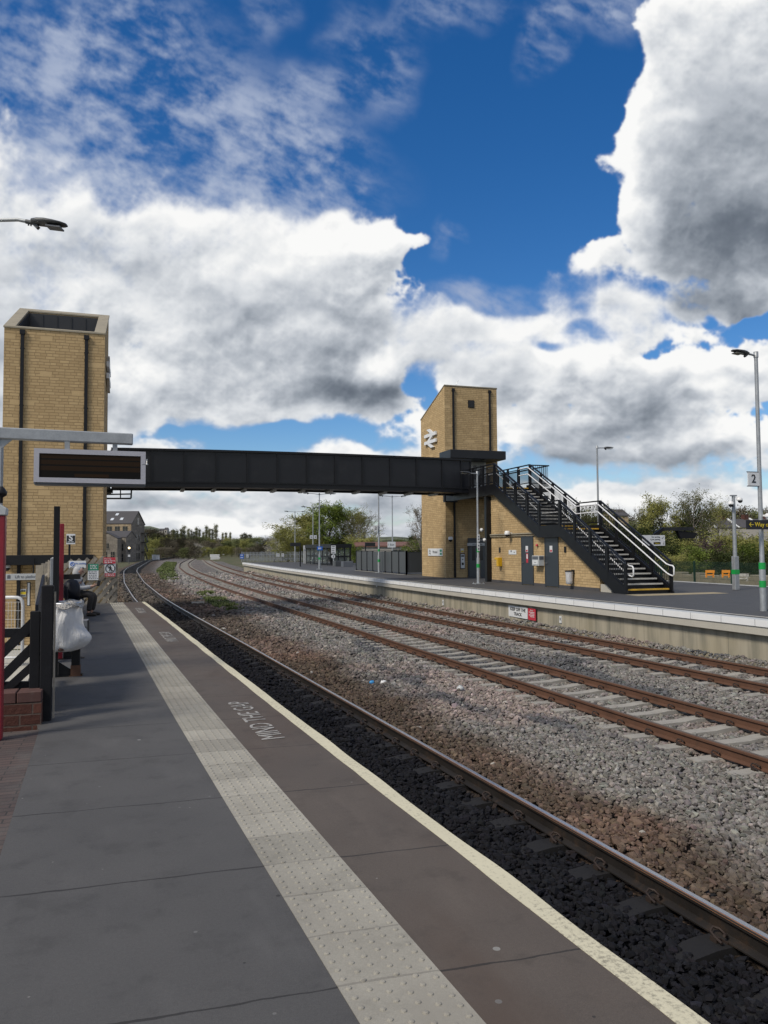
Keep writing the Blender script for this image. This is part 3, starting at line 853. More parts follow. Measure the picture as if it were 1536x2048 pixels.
tufts('grass', [(-2.5, 30), (-1.6, 30), (-3.0, 60), (-4.2, 100), (-4, 130), (-12, 130), (-12, 60)], 2600, .5, -1.7, 'rough grass on the verge left of the near line')
# ------------------------------------------------------------------ lift towers
Z_DECK = 4.55
def emblem(name, label, o, ax, an, size):
    """white double-arrow emblem standing proud of the wall; o = centre, ax = reading direction, an = outward"""
    m = MB(); s = size/62.0; az = Vector((0, 0, 1))
    def pr(poly, d0, d1):
        m.prism([((x-31)*s, (19.5-y)*s) for x, y in poly], Vector(o)+Vector(an)*d0, ax, az, an, d1-d0)
    h = 3.3
    pr([(0, 12.4-h), (62, 12.4-h), (62, 12.4+h), (0, 12.4+h)][::-1], .03, .13)
    pr([(0, 26.6-h), (62, 26.6-h), (62, 26.6+h), (0, 26.6+h)][::-1], .03, .13)
    # the zigzag, cut where it passes the bars
    def diag(x0, y0, x1, y1, ya, yb, w=7.2):
        f = lambda y: x0+(x1-x0)*(y-y0)/(y1-y0)
        pr([(f(ya)-w, ya), (f(ya)+w, ya), (f(yb)+w, yb), (f(yb)-w, yb)][::-1], .03, .126)
    diag(1, -8.9, 46, 12.4, 0, 12.4)
    diag(46, 12.4, 16, 26.6, 12.4, 26.6, 6.4)
    diag(16, 26.6, 61, 47.9, 26.6, 39)
    return tag(m.build(name, MT['white'], None, o), label, 'emblem', 'white emblems on the towers')

def tower(label, u0, u1, v0, v1, zb, zlo, zhi, low_near, strips, face_v):
    t = thing('lift_tower', label, 'lift tower', ((u0+u1)/2, (v0+v1)/2, zb))
    za, zc = (zlo, zhi) if low_near else (zhi, zlo)
    zat = lambda v: za+(zc-za)*(v-v0)/(v1-v0)
    w = .34; m = MB(); wl0, wl1 = (.05, w) if low_near else (w, .05)
    for (a, b, c, d) in ((u0, u1, v0, v0+wl0), (u0, u1, v1-wl1, v1), (u0, u0+w, v0+wl0, v1-wl1), (u1-w, u1, v0+wl0, v1-wl1)):
        m.add([(a, c, zb), (b, c, zb), (b, d, zb), (a, d, zb), (a, c, zat(c)), (b, c, zat(c)), (b, d, zat(d)), (a, d, zat(d))],
              [(0, 3, 2, 1), (4, 5, 6, 7), (0, 1, 5, 4), (1, 2, 6, 5), (2, 3, 7, 6), (3, 0, 4, 7)])
    m.build('wall', MT['stone'], t)
    k = MB(); e = .03; h = .075
    wa, wb = (.06, w+.02) if low_near else (w+.02, .06)
    for (a, b, c, d) in ((u0-e, u1+e, v0-e, v0+wa), (u0-e, u1+e, v1-wb, v1+e), (u0-e, u0+w+.02, v0+wa, v1-wb), (u1-w-.02, u1+e, v0+wa, v1-wb)):
        k.add([(a, c, zat(c)+.004), (b, c, zat(c)+.004), (b, d, zat(d)+.004), (a, d, zat(d)+.004), (a, c, zat(c)+h), (b, c, zat(c)+h), (b, d, zat(d)+h), (a, d, zat(d)+h)],
              [(0, 3, 2, 1), (4, 5, 6, 7), (0, 1, 5, 4), (1, 2, 6, 5), (2, 3, 7, 6), (3, 0, 4, 7)])
    k.build('coping', MT['coping'], t, bevel=.012)
    r = MB(); zi = zlo-.9; g = .012
    for (a, b, c, d) in ((u0+w+.01, u1-w-.01, v0+wl0+.02, v0+wl0+.05), (u0+w+.01, u1-w-.01, v1-wl1-.05, v1-wl1-.01), (u0+w+.01, u0+w+.05, v0+wl0+.05, v1-wl1-.05), (u1-w-.05, u1-w-.01, v0+wl0+.05, v1-wl1-.05)):
        r.add([(a, c, zi), (b, c, zi), (b, d, zi), (a, d, zi), (a, c, zat(c)-.03), (b, c, zat(c)-.03), (b, d, zat(d)-.03), (a, d, zat(d)-.03)],
              [(0, 3, 2, 1), (4, 5, 6, 7), (0, 1, 5, 4), (1, 2, 6, 5), (2, 3, 7, 6), (3, 0, 4, 7)])
    r.box((u0+w+.01, v0+wl0+.02, zi-.05), (u1-w-.01, v1-wl1-.01, zi))
    for q in range(1, 5):
        x = u0+w+(u1-u0-2*w)*q/5; r.box((x-.015, v1-w-.075, zi), (x+.015, v1-w-.05, zat(v1-w)-.08))
    r.build('roof_recess', MT['lead'], t)
    for (x, z0, z1) in strips:
        s = MB(); y = face_v
        s.box((x-.055, y-.075, z0), (x+.055, y-.004, z1))
        z = z0+.4
        while z < z1: s.box((x-.075, y-.02, z), (x+.075, y-.003, z+.05)); z += 2.0
        s.box((x-.085, y-.10, z1-.02), (x+.085, y-.004, z1+.14))
        s.build('downpipe', MT['black'], t, bevel=.006)
    return t

# the tower on the near side: low edge towards us
lt_v = 29.25
UL = float(onv(6, 800, lt_v).x); UR = float(onv(208.5, 800, lt_v).x)
zlo = float(onv(208, 664, lt_v).z)-.1
zhi = float(onv(212, 629, lt_v+3.8).z)-.1
s1 = float(onv(43.5, 780, lt_v).x); s2 = float(onv(172, 780, lt_v).x)
TLT = tower('tall buff stone lift tower on the left with an open sloping top', UL, UR, lt_v, lt_v+3.8, -1.75, zlo, zhi, True,
            [(s1, -1.7, float(onv(44.5, 668, lt_v).z)), (s2, -1.7, float(onv(172.5, 679, lt_v).z))], lt_v)
print('left tower', UL, UR, zlo, zhi)
# ground-level canopy on the face towards us
cz1 = float(onv(100, 1110, lt_v-1.2).z); cz0 = float(onv(60, 1130, lt_v-1.2).z)
cl = float(onv(4, 1120, lt_v-1.2).x)-.1; cr = float(onv(186, 1118, lt_v-1.2).x)
m = MB(); m.prism([(cl, cz0), (cr-.55, cz0), (cr, cz1-.12), (cr, cz1), (cl, cz1)], (0, lt_v-1.2, 0), (1, 0, 0), (0, 0, 1), (0, 1, 0), 1.19)
m.build('canopy', MT['black'], TLT, bevel=.01)
EMB1 = emblem('station_emblem', 'white double arrow emblem on the side of the left tower', (UR+.0, lt_v+2.0, float(onv(215, 750, lt_v+2.0).z)), (0, 1, 0), (1, 0, 0), 1.9)

# the tower on the far platform: high edge towards us
rt_v = 39.6
VL = float(onv(891, 1000, rt_v).x); VR = float(onv(996, 1000, rt_v).x)
RD = 3.75
rzhi = float(onv(990, 775, rt_v).z)-.1
rzlo = float(onv(849, 838, rt_v+RD).z)-.1
print('right tower', VL, VR, rzhi, rzlo)
r1 = float(onv(907, 900, rt_v).x); r2 = float(onv(980, 900, rt_v).x)
TRT = tower('buff stone lift tower on the far platform beside the stairs', VL, VR, rt_v, rt_v+RD, 0, rzlo, rzhi, False,
            [(r1, 0.02, float(onv(907, 782, rt_v).z)), (r2, float(onv(980, 912, rt_v).z), float(onv(980, 786, rt_v).z))], rt_v)
p = onv(942, 808, rt_v)
m = MB(); m.box((p.x-.19, rt_v-.03, p.z-.21), (p.x+.19, rt_v-.003, p.z+.21)); o = m.build('vent', MT['black'], TRT)
m = MB()
for k in range(6): m.box((p.x-.15, rt_v-.045, p.z-.17+k*.058), (p.x+.15, rt_v-.031, p.z-.17+k*.058+.035))
m.build('louvre', MT['lead'], o)
EMB2 = emblem('station_emblem', 'white double arrow emblem facing the tracks on the far tower', (VL, rt_v+RD*.53, float(onu(866, 876, VL).z)), (0, -1, 0), (-1, 0, 0), 1.8)
# thin aerial on the top
m = MB(); a = onv(909, 780, rt_v+.1); m.tube([a, onv(912, 768, rt_v+.1), onv(917, 761, rt_v+.1)], .012, 5); m.build('aerial', MT['steel'], TRT)
# canopy over the upper lift door
a = onv(899, 902, rt_v-1.6); b = onv(1012, 905, rt_v-1.6); zt = a.z; zbm = float(onv(940, 917, rt_v-1.6).z)
m = MB(); m.box((VL-.35, rt_v-1.6, zbm), (b.x, rt_v-.003, zt+.1)); m.build('canopy', MT['panel'], TRT, bevel=.02)
for x in (.25, .6):
    q = MB(); xx = VL+(b.x-VL)*x; q.lathe([(.07, 0), (.07, .05), (.05, .06)], (xx, rt_v-1.2, zbm-.06), 10); q.build('downlight', MT['lens'], TRT)
# lift doors, upper and lower
def lift_door(px0, px1, z0, z1, frame_mat, door_mat):
    xa = float(onv(px0, 1000, rt_v).x); xb = float(onv(px1, 1000, rt_v).x)
    f = MB(); f.box((xa, rt_v-.06, z0), (xa+.1, rt_v-.003, z1)); f.box((xb-.1, rt_v-.06, z0), (xb, rt_v-.003, z1)); f.box((xa+.1, rt_v-.06, z1-.16), (xb-.1, rt_v-.003, z1))
    d = f.build('door_frame', frame_mat, TRT)
    for k in (0, 1):
        w = (xb-xa-.2)/2
        q = MB(); q.box((xa+.1+k*w+.006, rt_v-.04, z0), (xa+.1+(k+1)*w-.006, rt_v-.004, z1-.165))
        e = q.build('door_leaf', door_mat, d)
        q = MB(); xm = xa+.1+(k+.5)*w; q.box((xm-.09, rt_v-.048, z0+.95), (xm+.09, rt_v-.041, z0+1.75)); q.build('vision_panel', MT['glassdark'], e)
lift_door(941, 972, Z_DECK, Z_DECK+2.25, MT['white'], MT['signgrey'])  # upper leaves coloured pale to stand in for the lit lift interior
lift_door(934, 972, 0.0, 2.2, MT['doorgrey'], MT['doorinner'])

# ------------------------------------------------------------------ footbridge
BV0 = 36.2; BV1 = 38.3
BU0 = float(onv(222, 940, BV0).x); BU1 = float(onv(941, 950, BV0).x)
zb_l = float(onv(310, 977, BV0).z); zb_r = float(onv(900, 984, BV0).z); zt_l = float(onv(310, 897, BV0).z); zt_r = float(onv(900, 919, BV0).z)
print('bridge', BU0, BU1, zb_l, zb_r, zt_l, zt_r)
BZ0 = (zb_l+zb_r)/2; BZ1 = (zt_l+zt_r)/2
cam_ = lambda u: .07*(1-((u-(BU0+BU1)/2)/((BU1-BU0)/2))**2)+(u-(BU0+BU1)/2)/(BU1-BU0)*.0
FB = thing('footbridge', 'long black panelled footbridge spanning the tracks between the two towers', 'footbridge', ((BU0+BU1)/2, (BV0+BV1)/2, BZ0))
dx = [222, 301, 368, 432, 494.5, 555, 613.5, 670, 725, 780, 833, 884, 922, 941]
us = [float(onv(x, 950, BV0).x) for x in dx]
for side, y, s in ((0, BV0, -1), (1, BV1, 1)):
    for a, b in zip(us[:-1], us[1:]):
        m = MB(); ca, cb = cam_(a), cam_(b); yi = y; yo = y-s*.05
        m.add([(a+.03, yi, BZ0+.26+ca), (b-.03, yi, BZ0+.26+cb), (b-.03, yi, BZ1-.10+cb), (a+.03, yi, BZ1-.10+ca), (a+.03, yo, BZ0+.26+ca), (b-.03, yo, BZ0+.26+cb), (b-.03, yo, BZ1-.10+cb), (a+.03, yo, BZ1-.10+ca)],
              [(0, 3, 2, 1), (4, 5, 6, 7), (0, 1, 5, 4), (1, 2, 6, 5), (2, 3, 7, 6), (3, 0, 4, 7)])
        m.build('side_panel', MT['panel'], FB)
    for a in us:
        m = MB(); c = cam_(a); m.box((a-.03, y-.06, BZ0+.05+c), (a+.03, y+.06, BZ1-.09+c)); m.build('post', MT['black'], FB)
    uu = np.linspace(BU0, BU1, 24)
    sec = MB(); sweep(sec, [(-.09, 0), (.09, 0), (.09, .10), (-.09, .10)], [(u, y, BZ1-.09+cam_(u)) for u in uu]); sec.build('top_rail', MT['black'], FB)
    sec = MB(); sweep(sec, [(-.10, 0), (.10, 0), (.10, .05), (.05, .05), (.05, .2), (.08, .2), (.08, .25), (-.08, .25), (-.08, .2), (-.05, .2), (-.05, .05), (-.10, .05)], [(u, y, BZ0+cam_(u)) for u in uu]); sec.build('bottom_beam', MT['black'], FB)
sec = MB(); sweep(sec, [(-1.0, 0), (1.0, 0), (1.0, .12), (-1.0, .12)], [(u, (BV0+BV1)/2, BZ0+.08+cam_(u)) for u in uu]); sec.build('deck', MT['lead'], FB)
for a in us[2:12]:
    m = MB(); c = cam_(a)
    m.prism([(-.62, 0), (.62, 0), (.40, -.10), (-.40, -.10)], (a-.08, (BV0+BV1)/2+.2, BZ0+c-.002), (0, 1, 0), (0, 0, 1), (1, 0, 0), .16)
    m.build('bracket', MT['signgrey'], FB)
# service frame hanging under its left end and the right end
for (pxs, vv) in (([(206, 979), (263, 979), (262, 997), (206, 997)], BV0+.4), ([(882, 988), (890, 988), (890, 1003), (915, 1003)], BV0+.2)):
    P = [onv(x, y, vv) for x, y in pxs]; m = MB()
    for a, b in zip(P[:-1], P[1:]): m.bar(a, b, .07, .07, (0, 1, 0))
    if len(P) == 4 and P[0].x < 0: m.bar(onv(206, 989, vv), onv(262, 988, vv), .06, .06, (0, 1, 0)); m.bar(onv(241, 979, vv), onv(241, 997, vv), .05, .05, (0, 1, 0)); m.box(tuple(onv(206, 985, vv+.1)), tuple(onv(226, 978, vv+.5)))
    m.build('cable_tray', MT['black'], FB)
# left landing behind the tower
m = MB(); m.box((UL, lt_v+3.81, Z_DECK-.2), (UR, BV1+1.0, Z_DECK)); m.build('landing', MT['black'], FB)

# ------------------------------------------------------------------ stairs on the far platform
SU0 = 16.35; SU1 = 18.25
V0 = float(onu(1252, 1190, SU0).y)
P_m0 = onu(1120, 1057, SU0); P_m1 = onu(1079, 1057, SU0); P_t = onu(989, 965, SU0)
ZM = 2.43; ZT = Z_DECK
VM0 = float(P_m0.y); VM1 = float(P_m1.y); VT = float(P_t.y)
print('stairs', V0, VM0, VM1, VT, P_m0.z, P_m1.z, P_t.z)
ST = thing('staircase', 'black steel staircase with pale step edges rising to the footbridge', 'staircase', ((SU0+SU1)/2, V0, 0))
def zline(v):
    if v < VM0: return ZM*(v-V0)/(VM0-V0)
    if v < VM1: return ZM
    if v < VT: return ZM+(ZT-ZM)*(v-VM1)/(VT-VM1)
    return ZT
def flight(va, vb, za, zb_, n, yel):
    for k in range(n):
        z = za+(zb_-za)*(k+1)/n; v = va+(vb-va)*k/(n-1) if n > 1 else va
        d = (vb-va)/(n-1)
        s = MB()
        s.box((SU0+.05, v+.03, z-.05), (SU1-.05, v+d+.01, z-.004))
        s.box((SU0+.05, v+.035, z-(zb_-za)/n), (SU1-.05, v+.05, z-.05))
        p = s.build('step', MT['black'], ST)
        q = MB(); q.box((SU0+.09, v, z-.052), (SU1-.09, v+.075, z))
        q.build('nosing', MT['yellownose'] if k in yel else MT['nosing'], p)
flight(V0, VM0, 0, ZM, 14, (0, 13))
flight(VM1, VT, ZM, ZT, 13, (0, 12))
m = MB(); m.box((SU0+.05, VM0+.08, ZM-.10), (SU1-.05, VM1+.02, ZM-.003)); m.build('half_landing', MT['lead'], ST)
m = MB(); m.box((SU0+.02, VT+.08, ZT-.16), (SU1+1.2, rt_v-.01, ZT-.003)); m.build('landing', MT['lead'], ST)
for u, s in ((SU0, 0), (SU1, 1)):
    m = MB(); t = .06
    top = [(V0-.12, .06), (V0, .2), (VM0, ZM+.14), (VM1, ZM+.14), (VT, ZT+.14), (rt_v-.02, ZT+.14)]
    bot = [(rt_v-.02, ZT-.36), (VT+.12, ZT-.36), (VM1+.12, ZM-.36), (VM0-.02, ZM-.36), (V0+.62, 0.0), (V0-.12, 0.0)]
    if s: top[-1] = (VT+.3, ZT+.14); bot[0] = (VT+.3, ZT-.36)
    m.prism(top+bot, (u-t/2, 0, 0), (0, 1, 0), (0, 0, 1), (1, 0, 0), t)
    m.build('stringer', MT['black'], ST)
    # railing: posts, rails and upright bars
    segs = [(V0, VM0), (VM0, VM1), (VM1, VT)]
    if not s: segs.append((VT, BV1-.2))
    else: segs.append((VT, rt_v-.6))
    for (a, b) in segs:
        npost = max(2, int(round((b-a)/1.15))+1)
        r = MB()
        pa = (u, a, zline(a)); pb = (u, b, zline(b if b <= VT else VT))
        r.bar((u, a, zline(a)+1.12), (u, b, zline(b)+1.12), .075, .05)
        r.bar((u, a, zline(a)+.98), (u, b, zline(b)+.98), .03, .03)
        r.bar((u, a, zline(a)+.24), (u, b, zline(b)+.24), .04, .04)
        k = a+.06
        while k < b-.03:
            z = zline(k); r.box((u-.009, k-.012, z+.24), (u+.009, k+.012, z+.985)); k += .105
        rr = r.build('railing', MT['black'], ST)
        for k in range(npost):
            v = a+(b-a)*k/(npost-1)
            if k == npost-1 and b != segs[-1][1]: continue
            q = MB(); z = zline(v); q.box((u-.035, v-.07, max(0, z-.1)), (u+.035, v+.07, z+1.09)); q.build('railing_post', MT['black'], rr)
    # paired white handrails on the stair side
    uu_ = u+(.11 if s == 0 else -.11)
    for hz in (.98, .66):
        P = []
        for v in (V0+.1, VM0, VM1, VT, VT+.9): P.append((uu_, v, zline(v)+hz))
        q = MB(); q.tube(P, .026, 8); q.build('handrail', MT['whitetube'], ST)
    q = MB(); z = zline(V0+.1)
    q.tube([(uu_, V0+.1, z+.98), (uu_, V0-.10, z+.93), (uu_, V0-.24, z+.92), (uu_, V0-.30, z+.86), (uu_, V0-.30, z+.62), (uu_, V0-.24, z+.56), (uu_, V0-.05, z+.60), (uu_, V0+.1, z+.66)], .026, 8)
    q.build('handrail_end', MT['whitetube'], ST)
# rail across the outer side of the top landing
u = SU1+1.15
r = MB(); r.bar((SU1, VT+.2, ZT+1.12), (u, VT+.2, ZT+1.12), .075, .05); r.bar((SU1, VT+.2, ZT+.24), (u, VT+.2, ZT+.24), .04, .04)
k = SU1+.1
while k < u: r.box((k-.007, VT+.193, ZT+.24), (k+.007, VT+.207, ZT+1.1)); k += .11
r.bar((u, VT+.2, ZT+1.12), (u, rt_v-.1, ZT+1.12), .075, .05)
k = VT+.3
while k < rt_v-.1: r.box((u-.007, k-.007, ZT+.1), (u+.007, k+.007, ZT+1.1)); k += .11
r.build('railing', MT['black'], ST)
# columns carrying the landing
for (x, y) in ((SU1-.1, VT+.25), (SU1+1.0, VT+.3)):
    m = MB(); m.box((x-.1, y-.1, 0), (x+.1, y+.1, ZT-.36)); m.box((x-.2, y-.2, 0.002), (x+.2, y+.2, .03)); m.build('column', MT['black'], ST)

# ------------------------------------------------------------------ stone enclosure under the stairs
WU = 16.55
EN = thing('stair_store', 'buff stone store built under the stairs with two slate grey doors', 'store building', (WU+.8, 30, 0))
wv0 = float(onu(1200, 1183, WU).y); wv1 = float(onu(984, 1163, WU).y)
print('store', wv0, wv1)
zu = lambda v: zline(v)-.38
prof = [(wv0, 0), (wv1, 0), (wv1, ZT-.37 if wv1 > VT else zu(wv1)), (min(wv1, VT+.1), ZT-.37), (VM1+.1, ZM-.37), (VM0, ZM-.37), (wv0, max(.3, zu(wv0)-.05))]
m = MB(); m.prism(prof, (WU, 0, 0), (0, 1, 0), (0, 0, 1), (1, 0, 0), SU1-.15-WU); m.build('wall', MT['stone'], EN)
m = MB(); m.box((WU-.02, wv0-.0, 0), (WU-.003, float(onu(1117, 1100, WU).y), .12)); 
m.box((WU-.02, float(onu(1092, 1100, WU).y), 0), (WU-.003, float(onu(1067, 1100, WU).y), .12)); m.box((WU-.02, float(onu(1044, 1100, WU).y), 0), (WU-.003, wv1, .12))
m.build('plinth', MT['slate'], EN)
for k, (a, b) in enumerate(((1045, 1066), (1092, 1116))):
    va = float(onu(b, 1100, WU).y); vb = float(onu(a, 1100, WU).y)
    m = MB(); m.box((WU-.035, va, .03), (WU-.003, vb, 2.09)); d = m.build('door', MT['doorgrey'], EN, bevel=.006)
    m = MB(); m.box((WU-.042, va-.06, 0.0), (WU-.0025, va-.003, 2.15)); m.box((WU-.042, vb+.003, 0), (WU-.0025, vb+.06, 2.15)); m.box((WU-.042, va-.003, 2.093), (WU-.0025, vb+.003, 2.15)); m.build('frame', MT['doorgrey'], d)
    m = MB(); hv = vb-.10; m.tube([(WU-.035, hv, 1.0), (WU-.085, hv, 1.0), (WU-.085, hv-.12, 1.0)], .012, 6); m.lathe([(.03, 0), (.03, .012)], (WU-.04, hv, .985), 10); m.build('handle', MT['steel'], d)
    m = MB(); m.box((WU-.039, (va+vb)/2-.1, 1.45), (WU-.0355, (va+vb)/2+.12, 1.72)); q = m.build('notice', MT['signwhite'], d)
    m = MB(); m.box((WU-.041, (va+vb)/2-.07, 1.47), (WU-.0395, (va+vb)/2+.09, 1.55)); m.build('red_panel', MT['signred'], q)
    if k == 0:
        m = MB(); m.box((WU-.039, (va+vb)/2-.1, .98), (WU-.0355, (va+vb)/2+.08, 1.40)); q = m.build('notice', MT['signred'], d)
        m = MB(); m.box((WU-.041, (va+vb)/2-.06, 1.16), (WU-.0395, (va+vb)/2+.04, 1.36)); m.build('white_panel', MT['signwhite'], q)
m = MB(); za = float(onu(1000, 1086, WU).z)
m.tube([(WU-.05, float(onu(1115, 1080, WU).y), 2.27), (WU-.05, wv1+.3, 2.27)], .035, 8); m.tube([(WU-.05, float(onu(1115, 1080, WU).y), 2.18), (WU-.05, wv1+.3, 2.18)], .02, 8)
m.build('conduit', MT['coping'], EN)
for px, py in ((1000, 1100), (1131, 1099)):
    q = onu(px, py, WU); m = MB(); m.box((WU-.03, q.y-.07, q.z-.12), (WU-.003, q.y+.07, q.z+.12)); m.build('air_brick', MT['black'], EN)
m = MB(); q = onu(1076, 1090, WU); m.lathe([(.05, 0), (.06, .05), (.03, .1)], (WU-.06, q.y, q.z-.05), 8); m.build('bell', MT['signred'], EN)
m = MB(); m.box((16.45, float(onu(1225, 1188, 16.5).y), 0), (16.95, float(onu(1204, 1185, 16.5).y), .28)); o = m.build('kerb_block', MT['concrete_lt'], None, (16.7, 24.3, 0)); tag(o, 'pale concrete block standing by the foot of the store wall', 'block')

m = MB(); m.box((onv(969, 1060, wv1+.25).x, wv1+.02, .01), (onv(986, 1060, wv1+.25).x, wv1+.25, ZT-.4)); m.build('gap_shade', MT['black'], EN)  # black box standing in for the deep shade of the gap
# things hanging on that wall
def wallbox(px0, py0, px1, py1, u=WU):
    a = onu(px0, py0, u); b = onu(px1, py1, u); return min(a.y, b.y), max(a.y, b.y), min(a.z, b.z), max(a.z, b.z)
y0, y1, z0, z1 = wallbox(995, 1115, 1011, 1133); y0, y1 = (y0+y1)/2-.20+.12, (y0+y1)/2+.20+.12
t = thing('help_phone', 'yellow wall box with an open front on the stone wall', 'wall box', (WU, (y0+y1)/2, z0))
m = MB(); m.box((WU-.21, y0, z0), (WU-.004, y1-.20, z1)); m.box((WU-.21, y1-.20, z1-.10), (WU-.004, y1, z1)); m.box((WU-.07, y1-.20, z0+.1), (WU-.004, y1-.02, z1-.10)); m.build('housing', MT['yellow'], t, bevel=.012)
m = MB(); m.box((WU-.12, y1-.16, z0+.14), (WU-.071, y1-.05, z1-.14)); q = m.build('handset_panel', MT['signgrey'], t)
y0, y1, z0, z1 = wallbox(1062, 1111, 1086, 1132, WU-.2); y0, y1 = (y0+y1)/2-.29, (y0+y1)/2+.29
t = thing('intercom_cabinet', 'grey steel intercom cabinet between the two slate doors', 'wall box', (WU, (y0+y1)/2, z0))
m = MB(); m.box((WU-.28, y0, z0), (WU-.004, y1, z1)); c = m.build('housing', MT['signgrey'], t, bevel=.012)
m = MB(); m.box((WU-.29, y0+.05, z1-.16), (WU-.281, y1-.05, z1-.03)); m.box((WU-.25, y0-.012, z1-.16), (WU-.05, y0-.001, z1-.03)); m.build('label_strip', MT['inkgrey'], c)
m = MB(); m.box((WU-.294, y0+.08, z0+.06), (WU-.281, y1-.08, z1-.2)); f = m.build('speaker_panel', MT['signwhite'], t)
m = MB(); m.box((WU-.299, (y0+y1)/2-.09, z0+.14), (WU-.2945, (y0+y1)/2+.09, z1-.28)); m.build('button', MT['ink'], f)
y0, y1, z0, z1 = wallbox(1018, 1100, 1033, 1109)
t = thing('small_sign', 'small white sign beside the yellow wall box', 'sign', (WU, (y0+y1)/2, z0))
m = MB(); m.box((WU-.02, y0, z0), (WU-.004, y1, z1)); m.build('board', MT['signwhite'], t)
m = MB(); m.box((WU-.024, y0+.42, z0+.11), (WU-.0205, y1-.2, z0+.19)); m.box((WU-.024, y0+.12, z0+.08), (WU-.0205, y0+.22, z1-.08)); m.build('lettering', MT['inkgrey'], t)
# hanging litter bag on a hoop
y0, y1, z0, z1 = wallbox(1138, 1140, 1156, 1168)
t = thing('litter_bag_holder', 'clear litter bag hanging from a dark hoop on the store wall', 'litter bag', (WU, (y0+y1)/2, z0))
cy = (y0+y1)/2; rr = .16
def loop(cx, cy, z, a, b, n=20): return [(cx+a*math.cos(2*math.pi*k/n), cy+b*math.sin(2*math.pi*k/n), z) for k in range(n+1)]
m = MB(); m.tube(loop(WU-rr-.03, cy, z1-.03, rr, rr), .022, 6, False); m.box((WU-.03, cy-.1, z1-.14), (WU-.004, cy+.1, z1+.02)); m.build('hoop', MT['black'], t)
m = MB(); prof = [(1.0, 0), (.93, -.1), (.86, -.3), (.84, -.55), (.80, -.72), (.55, -.78), (.05, -.79)]
m.lathe([(rr*a, b*(z1-z0)*1.25) for a, b in prof[::-1]], (WU-rr-.03, cy, z1-.03), 14); m.build('bag', MT['bag'], t)
# dome cameras and globe lamps
def dome(label, o, an, mat='white'):
    o = Vector(o); an = Vector(an); t = thing('dome_camera', label, 'camera', o, 'dome cameras around the far platform')
    m = MB(); m.bar(o, o+an*.22, .05, .05, (0, 0, 1)); m.lathe([(.03, .10), (.11, .09), (.13, .0), (.13, -.07)][::-1], o+an*.24, 12); m.build('housing', MT[mat], t)
    m = MB(); m.ball(o+an*.24+Vector((0, 0, -.07)), .115, 10); m.build('lens_dome', MT['glassdark'], t); return t
q = onu(1024, 1066, WU); dome('white dome camera on the stone wall above the yellow box', (WU, q.y, q.z), (-1, 0, 0))
q = onv(901, 1077, rt_v); dome('white dome camera at the corner of the far tower', (q.x-.1, rt_v-.0, q.z), (0, -1, 0))

# signs on the far tower
def sign_on_v(name, label, px0, py0, px1, py1, v, mat='signwhite', depth=.03, cat='sign'):
    a = onv(px0, py0, v); b = onv(px1, py1, v)
    t = thing(name, label, cat, ((a.x+b.x)/2, v, min(a.z, b.z)))
    m = MB(); m.box((a.x, v-depth, a.z), (b.x, v-.004, b.z)); q = m.build('board', MT[mat], t, bevel=.004)
    return t, min(a.x, b.x), max(a.x, b.x), min(a.z, b.z), max(a.z, b.z), v-depth-.001
y0, y1, z0, z1 = wallbox(857, 1097, 886, 1112, VL)
t = thing('station_nameboard', 'white station name sign on the side of the far tower', 'sign', (VL, (y0+y1)/2, z0))
m = MB(); m.box((VL-.035, y0, z0), (VL-.004, y1, z1)); m.build('board', MT['signwhite'], t)
text_part('lettering', 'Mirfield', (z1-z0)*.50, MT['ink'], (VL-.037, (y0+y1)/2+.0, (z0+z1)/2), (0, -1, 0), (0, 0, 1), t, sx=1.1)
m = MB(); cz = (z0+z1)/2; yy = y1-.28
for dz in (.055, -.055): m.box((VL-.039, yy-.16, cz+dz-.02), (VL-.0355, yy+.10, cz+dz+.02))
m.bar((VL-.037, yy+.06, cz+.14), (VL-.037, yy-.12, cz+.04), .03, .003, (1, 0, 0)); m.bar((VL-.037, yy+.06, cz-.04), (VL-.037, yy-.12, cz-.14), .03, .003, (1, 0, 0)); m.build('arrow_mark', MT['ink'], t)
m = MB(); m.box((VL-.039, y0+.08, cz+.02), (VL-.0355, y0+.38, z1-.06)); m.box((VL-.039, y0+.08, z0+.06), (VL-.0355, y0+.38, cz-.03)); m.build('green_patch', MT['signgreen'], t)
t, xa, xb, za, zb2, vf = sign_on_v('information_board', 'tall white lift information panel with black frame by the lower door', 920, 1107, 930, 1138, rt_v, 'ink')
m = MB(); m.box((xa+.03, vf-.004, za+.05), (xb-.03, vf, zb2-.04)); q = m.build('poster', MT['signwhite'], t)
m = MB(); xm = (xa+xb)/2; m.box((xm-.06, vf-.008, za+.22), (xm+.06, vf-.0045, za+.36)); m.box((xm-.09, vf-.008, zb2-.18), (xm+.09, vf-.0045, zb2-.1)); m.box((xm-.03, vf-.008, zb2-.36), (xm+.03, vf-.0045, zb2-.3)); m.build('symbols', MT['ink'], q)
t, xa, xb, za, zb2, vf = sign_on_v('notice', 'small yellowish notice above the lift information panel', 921, 1097, 927, 1105, rt_v, 'signwhite')
m = MB(); m.box((xa+.02, vf-.004, za+.02), (xb-.02, vf, (za+zb2)/2)); m.build('yellow_panel', MT['yellow_txt'], t)
t, xa, xb, za, zb2, vf = sign_on_v('lift_sign', 'long pale sign over the lower lift door', 934, 1086, 970, 1091.5, rt_v-.25, 'signgrey', .06)
text_part('lettering', 'Lift to footbridge', .085, MT['ink'], ((xa+xb)/2+.05, vf-.001, (za+zb2)/2), (1, 0, 0), (0, 0, 1), t)
